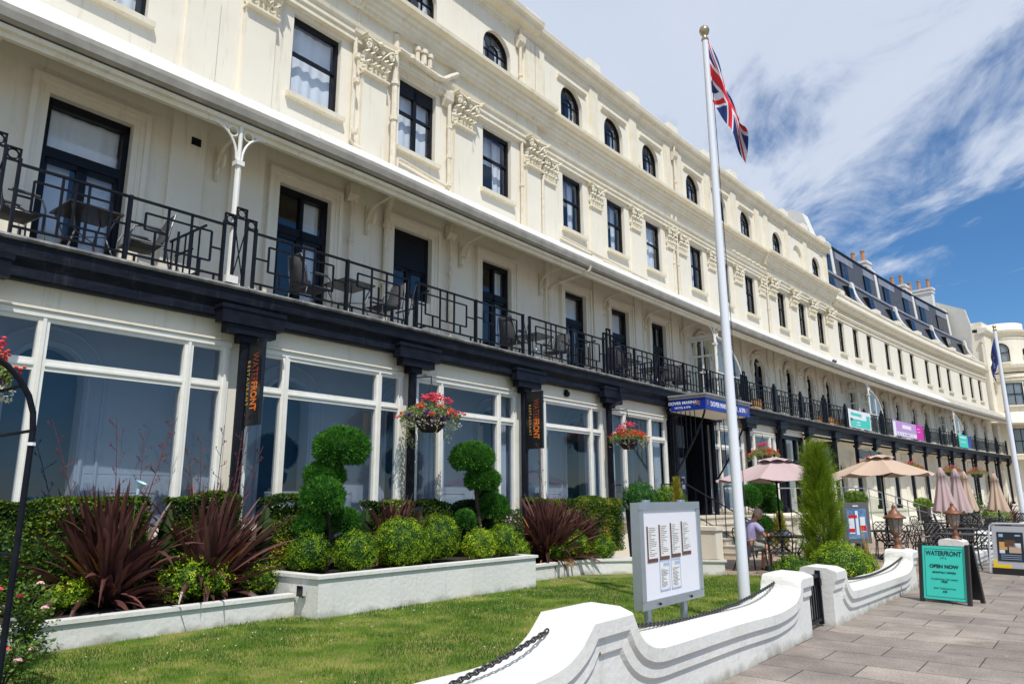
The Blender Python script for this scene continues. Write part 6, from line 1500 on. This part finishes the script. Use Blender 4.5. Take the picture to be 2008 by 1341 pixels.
# ------------------------------------------------------------------ parasols
def parasol(x, y, r, z, mt, label, rot=0, tilt=0):
    t = thing('open_parasol', label, 'parasol', (x, y, 0), rot, 'open parasols on the terrace'); m = MB(); N = 8; ap = z + .48
    def rim(k, q, sag=0): a = 2 * PI * k / N; return Vector((r * q * cos(a), r * q * sin(a), ap - (ap - z) * (q ** 1.05) - sag))
    for k in range(N):
        R = 7
        for i in range(R):
            q0, q1 = i / R, (i + 1) / R
            for j in range(4):
                f0, f1 = j / 4, (j + 1) / 4; L_ = lambda q, f: rim(k, q).lerp(rim(k + 1, q), f) + Vector((0, 0, -.07 * q * 4 * f * (1 - f)))
                m.face([tuple(L_(q0, f0)), tuple(L_(q1, f0)), tuple(L_(q1, f1)), tuple(L_(q0, f1))])
    m.build('canopy', M[mt], t)
    m = MB()
    for k in range(N):
        a0, a1 = 2 * PI * k / N, 2 * PI * (k + 1) / N
        for j in range(4):
            f0, f1 = j / 4, (j + 1) / 4; pt_ = lambda f, q: Vector((r * q * cos(a0 + (a1 - a0) * f), r * q * sin(a0 + (a1 - a0) * f), ap + .045 - .12 * q / .28 + (.04 * sin(f * PI) if q > .2 else 0)))
            m.face([tuple(pt_(f0, .02)), tuple(pt_(f0, .28)), tuple(pt_(f1, .28)), tuple(pt_(f1, .02))])
    m.build('vent_cap', M[mt], t)
    m = MB(); m.tube([(0, 0, 0), (0, 0, ap + .1)], .024, 8); m.tube([(0, 0, 1.05), (0, 0, 1.2)], .035, 8); m.build('pole', M['black'], t); m = MB(); m.lathe([(0, 0), (.28, 0), (.27, .06), (.05, .09), (.04, .3), (0, .3)], seg=14); m.build('base', M['black'], t)
    for k in range(N): m = MB(); a = 2 * PI * k / N; m.tube([tuple(rim(k, .98) - Vector((0, 0, .02))), (0, 0, ap - .04)], .009, 4); m.tube([tuple(rim(k, .5) - Vector((0, 0, .03))), (0, 0, z - .1)], .008, 4); m.build('rib', M['black'], t)
parasol(6.2, 17.1, 1.45, 2.02, 'parasol_pink', 'open mauve parasol above the man at the table', .2)
parasol(9.85, 19.4, 1.28, 2.2, 'parasol_tan', 'open tan parasol in the middle of the terrace', .5)
def closed(x, y, mt, label, h=2.55, seed=0):
    t = thing('closed_parasol', label, 'parasol', (x, y, 0), seed, 'closed parasols on the terrace'); m = MB(); m.smooth = True; seg = 48; vs = []
    zs = [(h, .03), (h - .05, .06), (h - .3, .15), (h - .32, .12), (h - .6, .16), (h - .95, .22), (h - 1.3, .30), (h - 1.52, .34)]
    for i, (z, r) in enumerate(zs):
        for j in range(seg): a = 2 * PI * j / seg; f = 1 + (.20 * sin(a * 8 + i * .15) + .06 * sin(a * 3 + seed)) * (i / 7) ** .6; vs.append((r * f * cos(a), r * f * sin(a), z + (.05 * sin(a * 8) if i == 7 else 0)))
    m.idx(vs, [((i + 1) * seg + j, (i + 1) * seg + (j + 1) % seg, i * seg + (j + 1) % seg, i * seg + j) for i in range(7) for j in range(seg)]); m.build('folded_canopy', M[mt], t)
    m = MB(); m.tube([(0, 0, 0), (0, 0, h + .03)], .024, 8); m.lathe([(0, 0), (.28, 0), (.27, .06), (.05, .09), (0, .3)], seg=12); m.build('pole', M['black'], t)
closed(14.85, 25.2, 'parasol_pink', 'closed mauve parasol, leftmost of the folded four', 2.6, 1); closed(15.95, 26.2, 'parasol_pink', 'closed mauve parasol, second of the folded four', 2.6, 2)
closed(18.0, 29.0, 'parasol_tan', 'closed tan parasol half hidden behind the mauve ones', 2.6, 3); closed(19.85, 30.0, 'parasol_tan', 'closed tan parasol standing alone on the right', 2.55, 4)
# ------------------------------------------------------------------ iron tables and chairs
def iron_chair():
    t = thing('iron_chair', 'x', 'chair'); 
    m = MB()
    m.tube([(-.23, -.2, .44), (.23, -.2, .44), (.25, .22, .44), (-.25, .22, .44), (-.23, -.2, .44)], .015, 5)
    for i in range(7): q = -.2 + i * .066; m.tube([(q, -.2, .44), (q, .22, .44)], .009, 4)
    for i in range(5): q = -.14 + i * .08; m.tube([(-.24, q, .44), (.24, q, .44)], .009, 4)
    m.build('seat', M['iron'], t)
    m = MB(); Bk = lambda u, v: (u, -.21 - .10 * v, .46 + .46 * v)
    m.tube([Bk(-.23, 0), Bk(-.25, .5), Bk(-.24, .85), Bk(-.17, 1.0), Bk(.17, 1.0), Bk(.24, .85), Bk(.25, .5), Bk(.23, 0)], .015, 5)
    for i in range(-2, 4):
        for sg in (-1, 1):
            a = -.24 + i * .12; p, q = (a, 0), (a + .5, 1.0)
            pts = []
            for k in range(9):
                u = p[0] + .5 * k / 8; v = k / 8
                if -.24 <= u <= .24: pts.append(Bk(sg * u, v))
            if len(pts) > 1: m.tube(pts, .009, 4)
    m.build('backrest', M['iron'], t)
    for sx in (-1, 1): m = MB(); m.tube([(sx * .25, -.26, .66), (sx * .29, -.05, .68), (sx * .29, .15, .66), (sx * .27, .2, .58), (sx * .26, .18, .44)], .014, 5); m.build('armrest', M['iron'], t)
    for sx in (-1, 1):
        m = MB(); m.tube([(sx * .24, .2, .44), (sx * .25, .22, .25), (sx * .27, .25, .0)], .017, 5); m.build('leg', M['iron'], t); m = MB(); m.tube([(sx * .22, -.2, .44), (sx * .23, -.22, .25), (sx * .25, -.32, .0)], .017, 5); m.build('leg', M['iron'], t)
    return t
def iron_table():
    t = thing('iron_table', 'x', 'table'); m = MB(); m.lathe([(0, .70), (.50, .70), (.52, .715), (.50, .73), (0, .73)], seg=28); m.build('table_top', M['iron'], t)
    for k in range(4):
        a = k * PI / 2 + .6; m = MB(); m.tube([(.42 * cos(a), .42 * sin(a), .7), (.3 * cos(a), .3 * sin(a), .5), (.12 * cos(a), .12 * sin(a), .35), (.2 * cos(a), .2 * sin(a), .15), (.38 * cos(a), .38 * sin(a), 0)], .018, 5); m.build('leg', M['iron'], t)
    m = MB(); m.tube([(.16 * cos(q), .16 * sin(q), .35) for q in [i * PI / 6 for i in range(13)]], .012, 4); m.build('ring', M['iron'], t); return t
ic = iron_chair(); it = iron_table(); cu_ = [0, 0]
def cplace(x, y, rz, lab):
    o = ic if not cu_[0] else copy_thing(ic, (0, 0, 0), 0, None); cu_[0] = 1; o.location = (x, y, .01); o.rotation_euler = (0, 0, rz); o['label'] = lab; o['group'] = 'black iron lattice chairs on the terrace'
def tplace(x, y, lab):
    o = it if not cu_[1] else copy_thing(it, (0, 0, 0), 0, None); cu_[1] = 1; o.location = (x, y, .01); o['label'] = lab; o['group'] = 'black iron tables on the terrace'
tplace(6.45, 17.05, 'black iron table under the mauve parasol with the tea things'); 
cplace(5.32, 16.6, -PI / 2 + .25, 'black iron chair the man is sitting on'); cplace(5.72, 15.8, -.45, 'empty black lattice chair nearest the camera, back turned, before the man'); cplace(7.5, 17.3, PI / 2 - .3, 'empty black lattice chair across the table, left of the conifer'); cplace(7.3, 16.1, .9, 'black lattice chair partly behind the dark box ball')
sets = [(9.95, 19.5, 'under the tan open parasol'), (10.7, 17.7, 'right of the first copper lamp'), (12.6, 20.6, 'left of the second copper lamp'), (14.85, 25.2, 'under the first closed mauve parasol'), (16.2, 26.4, 'under the second closed mauve parasol'), (17.9, 29.0, 'under the half hidden tan parasol'), (15.4, 22.6, 'left of the grey pavement sign'), (19.75, 30.0, 'under the lone closed tan parasol')]
for i, (x, y, w_) in enumerate(sets):
    tplace(x, y, 'black iron table ' + w_)
    for k, wh in enumerate(('nearest the camera', 'on the right side', 'on the far side', 'on the left side')):
        a = -1.9 + k * PI / 2 + i * .3; cplace(x + .82 * cos(a), y + .82 * sin(a), a + PI / 2, 'black lattice chair %s, %s' % (w_, wh))
# tea things
t = thing('teapot', 'small glass teapot beside the parasol pole on the table', 'teapot', (6.2, 16.8, .74)); m = MB(); m.smooth = True; m.lathe([(0, 0), (.05, 0), (.075, .04), (.07, .09), (.04, .12), (.045, .125), (0, .14)], seg=14); m.build('body', mat('pale_glaze', (.45, .55, .6), .15), t)
m = MB(); m.tube([(.07, 0, .05), (.11, 0, .08), (.125, 0, .12)], .01, 5); m.build('spout', M['alu'], t); m = MB(); m.tube([(-.06, 0, .1), (-.11, 0, .09), (-.11, 0, .05), (-.07, 0, .03)], .008, 5); m.build('handle', M['alu'], t)
t = thing('menu_holder', 'brown folded menu standing on the right of the table', 'menu', (6.8, 16.9, .74)); m = MB(); m.idx([(-.08, -.06, 0), (.08, -.06, 0), (0.06, 0, .17), (-.06, 0, .17), (-.08, .06, 0), (.08, .06, 0)], [(0, 1, 2, 3), (3, 2, 5, 4), (0, 3, 4), (1, 5, 2)]); m.build('card', M['brown'], t)
m = MB(); m.idx([(-.2, -.14, 0), (.2, -.14, 0), (.2, .14, .03), (0, .14, .0), (-.2, .14, .03), (0, -.14, -.0)], [(0, 5, 3, 4), (5, 1, 2, 3)]); o = m.build('newspaper', M['paper'], loc=(6.08, 16.85, .76)); tag(o, 'open pale newspaper in front of the man', 'newspaper')
# ------------------------------------------------------------------ the seated man
def skin_mesh(name, nodes, edges, mt, parent, sub=2, root=0):
    me = bpy.data.meshes.new(name); me.from_pydata([n[0] for n in nodes], edges, []); ob = bpy.data.objects.new(name, me); C.objects.link(ob)
    sk = ob.modifiers.new('s', 'SKIN'); sk.use_smooth_shade = True
    for i, n in enumerate(nodes): r = n[1]; me.skin_vertices[0].data[i].radius = r if isinstance(r, tuple) else (r, r)
    me.skin_vertices[0].data[root].use_root = True
    sb = ob.modifiers.new('b', 'SUBSURF'); sb.levels = sub; sb.render_levels = sub
    dg = bpy.context.evaluated_depsgraph_get(); m2 = bpy.data.meshes.new_from_object(ob.evaluated_get(dg)); bpy.data.objects.remove(ob); m2.name = name
    m2.materials.clear(); m2.materials.append(mt)
    o = bpy.data.objects.new(name, m2); C.objects.link(o); o.parent = parent; return o
# local frame: +x the way he faces, z up, hips at the seat
pr = thing('person', 'grey haired man in a lilac short sleeved shirt and shorts, seated at the table reading', 'person', (5.30, 16.6, .0), .25)
nodes = [((0, 0, .55), (.15, .15)), ((.03, 0, .72), (.14, .16)), ((.07, 0, .92), (.13, .18)), ((.13, 0, 1.06), (.08, .10)), ((.17, 0, 1.12), .055), ((.20, 0, 1.16), .055)]
edges = [(0, 1), (1, 2), (2, 3), (3, 4), (4, 5)]
for sy in (-1, 1):
    b_ = len(nodes); nodes += [((.02, sy * .10, .53), .10), ((.40, sy * .13, .52), .075), ((.44, sy * .13, .47), .065), ((.42, sy * .13, .28), .058), ((.38, sy * .13, .08), .038), ((.40, sy * .13, .04), .04), ((.52, sy * .14, .03), .035)]
    edges += [(0, b_)] + [(b_ + i, b_ + i + 1) for i in range(6)]
    b_ = len(nodes); nodes += [((.09, sy * .19, 1.0), .065), ((.17, sy * .25, .86), .05), ((.24, sy * .25, .76), .042), ((.40, sy * .17, .80), .034), ((.50, sy * .12, .82), .026), ((.55, sy * .10, .82), (.034, .018))]
    edges += [(2, b_)] + [(b_ + i, b_ + i + 1) for i in range(5)]
body = skin_mesh('body', nodes, edges, M['skin'], pr)
for sy in (-1, 1):                                     # fingers and thumb of each hand
    base = Vector((.56, sy * .10, .82))
    for k in range(4):
        y0 = (k - 1.5) * .018; L_ = (.055, .066, .062, .048)[k]; skin_mesh('finger', [(tuple(base + Vector((-.01, y0, 0))), .009), (tuple(base + Vector((.02 + L_ * .3, y0 * 1.1, .002))), .008), (tuple(base + Vector((.02 + L_ * .75, y0 * 1.15, -.016))), .0075), (tuple(base + Vector((.02 + L_ * .95, y0 * 1.15, -.036))), .006)], [(0, 1), (1, 2), (2, 3)], M['skin'], body, 1)
    skin_mesh('thumb', [(tuple(base + Vector((-.03, -sy * .02, 0))), .011), (tuple(base + Vector((0, -sy * .045, -.004))), .010), (tuple(base + Vector((.028, -sy * .052, -.014))), .008)], [(0, 1), (1, 2)], M['skin'], body, 1)
# head bowed towards the table
m = MB(); m.smooth = True
hc = Vector((.27, 0, 1.235)); tl = R_(38); hx = Vector((cos(tl), 0, -sin(tl))); hz = Vector((sin(tl), 0, cos(tl)))
vs = []; seg, rings = 20, 14
for i in range(rings + 1):
    t_ = PI * i / rings - PI / 2
    for j in range(seg):
        a = 2 * PI * j / seg; x, y, z = cos(t_) * cos(a), cos(t_) * sin(a), sin(t_)
        k = 1.0; fx_ = .098 * x; fy_ = .076 * y; fz_ = .125 * z
        if x > .3: fx_ *= 1 - .12 * max(0, z); 
        if z < -.2: fy_ *= 1 - .3 * (-z - .2); fx_ += .012
        if abs(y) < .16 and x > .8 and -.35 < z < .1: fx_ += .022 * (1 - abs(y) / .16)     # nose
        if x > .7 and .05 < z < .3 and .2 < abs(y) < .55: fx_ -= .010                        # eye sockets
        if x > .75 and -.75 < z < -.5: fx_ += .004
        vs.append(tuple(hc + hx * fx_ + Vector((0, fy_, 0)) + hz * fz_))
m.idx(vs, [(i * seg + j, i * seg + (j + 1) % seg, (i + 1) * seg + (j + 1) % seg, (i + 1) * seg + j) for i in range(rings) for j in range(seg)])
m.build('head', M['skin'], body)
m = MB(); m.smooth = True
for sy in (-1, 1): m.ball(tuple(hc + Vector((0, sy * .078, 0))), .022, .012, .032, 8, 6)
m.build('ears', M['skin'], body)
m = MB()
for sy in (-1, 1): m.ball(tuple(hc + hx * .088 + Vector((0, sy * .03, 0)) + hz * .022), .008, .012, .006, 6, 4)
m.obox(tuple(hc + hx * .094 + hz * -.062), (0, .022, 0), tuple(hx * .004), tuple(hz * .004)); m.build('eyes_and_mouth', M['brown'], body)
m = MB(); rg = random.Random(2); m.smooth = False
m.ball(tuple(hc - hx * .012 + hz * .018), .098, .083, .118, 14, 10)
for i in range(900):
    z = rg.uniform(-.25, 1); a = rg.uniform(.9, 5.38); q = math.sqrt(1 - z * z)
    if z > .55: a = rg.uniform(0, 6.28)
    d = hx * (q * cos(a) * .102) + Vector((0, q * sin(a) * .086, 0)) + hz * (z * .125); p = hc - hx * .008 + d; e = p + d.normalized() * .012 + Vector((rg.gauss(0, .006), rg.gauss(0, .006), -.006)); sd = Vector((0, .003, .002)); m.face([tuple(p - sd), tuple(p + sd), tuple(e)])
m.build('hair', M['hair'], pr)
nodes = [((-.02, 0, .56), (.16, .185)), ((.02, 0, .72), (.155, .18)), ((.06, 0, .90), (.145, .20)), ((.10, 0, 1.02), (.10, .15)), ((.14, 0, 1.09), (.062, .07))]; edges = [(0, 1), (1, 2), (2, 3), (3, 4)]
for sy in (-1, 1): b_ = len(nodes); nodes += [((.09, sy * .18, 1.0), .085), ((.15, sy * .25, .90), .076), ((.185, sy * .262, .845), .074)]; edges += [(2, b_), (b_, b_ + 1), (b_ + 1, b_ + 2)]
skin_mesh('shirt', nodes, edges, M['shirt'], pr)
nodes = [((-.02, 0, .55), (.15, .17))]; edges = []
for sy in (-1, 1): b_ = len(nodes); nodes += [((.06, sy * .10, .54), .118), ((.30, sy * .125, .535), .100)]; edges += [(0, b_), (b_, b_ + 1)]
skin_mesh('shorts', nodes, edges, M['shorts'], pr)
for sy in (-1, 1): m = MB(); m.smooth = True; m.ball((.47, sy * .137, .045), .135, .05, .05, 12, 8); m.box(.34, .60, sy * .137 - .045, sy * .137 + .045, .0, .022); m.build('shoe', M['shoe'], pr)
# ------------------------------------------------------------------ entrance steps, rails, ramp
st = thing('entrance_steps', 'pale stone steps with side blocks rising to the hotel entrance', 'steps', W(14.4, 2.5, 0)); so = W(14.4, 2.5, 0)
for k in range(6):
    m = MB(FM); n1_ = 4.0 - k * .32; z = .175 * (k + 1); m.box(12.0, 16.6, 1.1, n1_, z - .175 + .002 * 0, z - .035); m.box(11.98, 16.62, 1.1, n1_ + .03, z - .035, z); m.build('step', M['stone'], st, origin=so)
for s in (11.55, 16.65):
    for (n0, n1_, z) in ((1.1, 2.4, 1.25), (2.4, 3.3, .85)): m = MB(FM); m.box(s, s + .42, n0, n1_, 0, z - .1); m.box(s - .04, s + .46, n0, n1_ + .04, z - .1, z); m.build('side_block', M['stucco'], st, origin=so)
def rail(s, lab):
    o0 = W(s, 2.5); t = thing('handrail', lab, 'railing', o0, 0, 'black handrails of the entrance steps'); m = MB(FM); m.tube([(s, 1.4, 2.0), (s, 2.2, 2.0), (s, 4.0, 1.0), (s, 4.12, .95), (s, 4.12, .05)], .02, 6); m.tube([(s, 1.4, 2.0), (s, 1.4, 1.1)], .02, 6); m.tube([(s, 2.2, 1.25), (s, 4.05, .25)], .013, 5); m.build('top_rail', M['black'], t, origin=o0)
    m = MB(FM)
    for k in range(7): n = 2.2 + k * .28; m.tube([(s, n, 1.05 - (n - 2.2) * .55), (s, n, 2.0 - (n - 2.2) * .55)], .012, 5)
    m.build('balusters', M['black'], t, origin=o0)
rail(12.2, 'black iron handrail on the left of the entrance steps, by the flagpole'); rail(16.5, 'black iron handrail on the right of the entrance steps')
o0 = W(24, 3.4); t = thing('glass_balustrade', 'steel and glass balustrade of the side ramp behind the poster case', 'railing', o0)
def zr(s): return 1.95 if s < 25.5 else max(.85, 1.95 - (s - 25.5) * .095)
m = MB(FM); m.tube([(20.6, 3.5, 1.95), (25.5, 3.5, 1.95), (36.8, 3.5, .9)], .025, 6); m.tube([(25.5, 3.5, 1.65), (36.8, 3.5, .6)], .018, 5); m.tube([(20.6, 3.5, 1.95), (20.6, 1.6, 1.95)], .025, 6); m.build('top_rail', M['steel'], t, origin=o0)
for s in (20.6, 22.2, 23.8, 25.5, 27.3, 29.2, 31.1, 33, 35, 36.8): m = MB(FM); m.tube([(s, 3.5, 0), (s, 3.5, zr(s))], .022, 6); m.build('post', M['steel'], t, origin=o0)
for a, b_ in ((20.7, 22.1), (22.3, 23.7), (23.9, 25.4), (25.6, 27.2), (27.4, 29.1), (29.3, 31.0)): m = MB(FM); m.face([(a, 3.5, .9), (a, 3.5, zr(a) - .35), (b_, 3.5, zr(b_) - .35), (b_, 3.5, .7)]); m.build('pane', M['clear'], t, origin=o0)
m = MB(FM); m.box(17.5, 25.5, 1.5, 3.4, 0, .95); m.box(17.4, 25.6, 1.4, 3.46, .95, 1.02); m.box(25.5, 42, 1.5, 3.3, 0, .45); m.prof([(3.3, .0), (3.36, .0), (3.36, .9), (3.3, .9)], 18, 25.4)
o = m.build('terrace_base', M['stucco'], origin=o0, loc=o0); tag(o, 'cream rendered raised base of the side entrance ramp', 'terrace base')
# ================================================================== SKY, LIGHT, CAMERA
sc = bpy.context.scene
w = bpy.data.worlds.new('World'); sc.world = w; w.use_nodes = True; nt = w.node_tree; L = nt.links.new; bg = nt.nodes['Background']
EL, AZv = R_(57), Vector((.29, -.956))
sky = nd(nt, 'ShaderNodeTexSky', sky_type='NISHITA'); sky.sun_disc = False; sky.sun_elevation = EL; sky.sun_rotation = math.atan2(AZv.x, AZv.y); sky.ozone_density = 4.0; sky.air_density = .9; sky.dust_density = .1
tc = nd(nt, 'ShaderNodeTexCoord'); sp = nd(nt, 'ShaderNodeSeparateXYZ'); L(tc.outputs['Generated'], sp.inputs[0])
def mth(op, a, b_=None, c=None, clamp=False):
    n = nd(nt, 'ShaderNodeMath', operation=op); n.use_clamp = clamp
    for i, v in enumerate((a, b_, c)):
        if v is None: continue
        if isinstance(v, (int, float)): n.inputs[i].default_value = v
        else: L(v, n.inputs[i])
    return n.outputs[0]
zc = mth('ADD', mth('MAXIMUM', sp.outputs['Z'], 0.0), .12)
cb_ = nd(nt, 'ShaderNodeCombineXYZ'); L(mth('DIVIDE', sp.outputs['X'], zc), cb_.inputs[0]); L(mth('DIVIDE', sp.outputs['Y'], zc), cb_.inputs[1])
def nz(scale, detail, rough, loc, sx=1, sy=1, rot=0, dist=0):
    mp = nd(nt, 'ShaderNodeMapping'); mp.inputs['Location'].default_value = loc; mp.inputs['Scale'].default_value = (sx, sy, 1); mp.inputs['Rotation'].default_value = (0, 0, rot); L(cb_.outputs[0], mp.inputs[0])
    n = nd(nt, 'ShaderNodeTexNoise'); n.inputs['Scale'].default_value = scale; n.inputs['Detail'].default_value = detail; n.inputs['Roughness'].default_value = rough; n.inputs['Distortion'].default_value = dist; L(mp.outputs[0], n.inputs['Vector']); return n.outputs['Fac']
n_big = nz(.55, 3, .5, (CLX, CLY, 0)); n_mid = nz(3.1, 7, .60, (3, 1, 0), 1.0, .6, R_(25), .5); n_fine = nz(7, 6, .6, (0, 5, 0), 1, .4, R_(25), .4)
# thick sheet high up, breaking into streaks lower down
hgt = mth('MULTIPLY_ADD', sp.outputs['Z'], 2.5, -1.02)
lft = mth('MULTIPLY', mth('SUBTRACT', .50, sp.outputs['X']), .9)
cov = mth('ADD', mth('ADD', hgt, lft), mth('ADD', mth('MULTIPLY', mth('SUBTRACT', n_big, .5), .9), mth('ADD', mth('MULTIPLY', mth('SUBTRACT', n_mid, .5), 2.9), mth('MULTIPLY', mth('SUBTRACT', n_fine, .5), .7))))
cl = nd(nt, 'ShaderNodeMapRange', interpolation_type='SMOOTHSTEP'); cl.inputs['From Min'].default_value = -.34; cl.inputs['From Max'].default_value = .42; cl.inputs['To Max'].default_value = .93; cl.inputs['To Min'].default_value = .10; L(cov, cl.inputs['Value'])
cc = nd(nt, 'ShaderNodeMix', data_type='RGBA'); cc.inputs['A'].default_value = (6.9, 7.9, 9.9, 1); cc.inputs['B'].default_value = (8.8, 9.5, 10.8, 1); L(n_mid, cc.inputs['Factor'])
mx = nd(nt, 'ShaderNodeMix', data_type='RGBA'); L(cl.outputs[0], mx.inputs['Factor']); hs = nd(nt, 'ShaderNodeHueSaturation'); hs.inputs['Saturation'].default_value = 1.38; hs.inputs['Value'].default_value = 1.38; L(sky.outputs[0], hs.inputs['Color']); L(hs.outputs[0], mx.inputs['A']); L(cc.outputs['Result'], mx.inputs['B']); L(mx.outputs['Result'], bg.inputs['Color']); bg.inputs['Strength'].default_value = .085
sd = bpy.data.lights.new('sun', 'SUN'); sd.energy = 4.0; sd.angle = R_(.5); sd.color = (1, .96, .90); so_ = bpy.data.objects.new('sun', sd); C.objects.link(so_)
dv = Vector((AZv.x * cos(EL), AZv.y * cos(EL), sin(EL))); so_.rotation_euler = dv.to_track_quat('Z', 'Y').to_euler(); so_.location = (10, -20, 40)
cam = bpy.data.cameras.new('camera'); cam.sensor_width = 36; cam.lens = 1400 / 2008 * 36; cam.clip_end = 5000; cam.clip_start = .05; co = bpy.data.objects.new('camera', cam); C.objects.link(co)
TH, RO = .21637135, -.00538262
co.location = (0, 0, 1.6); co.rotation_euler = (Matrix.Rotation(PI / 2 + TH, 3, 'X') @ Matrix.Rotation(RO, 3, 'Z')).to_euler(); sc.camera = co
sc.view_settings.view_transform = 'Standard'; sc.view_settings.look = 'None'; sc.view_settings.gamma = 1; sc.view_settings.exposure = 0
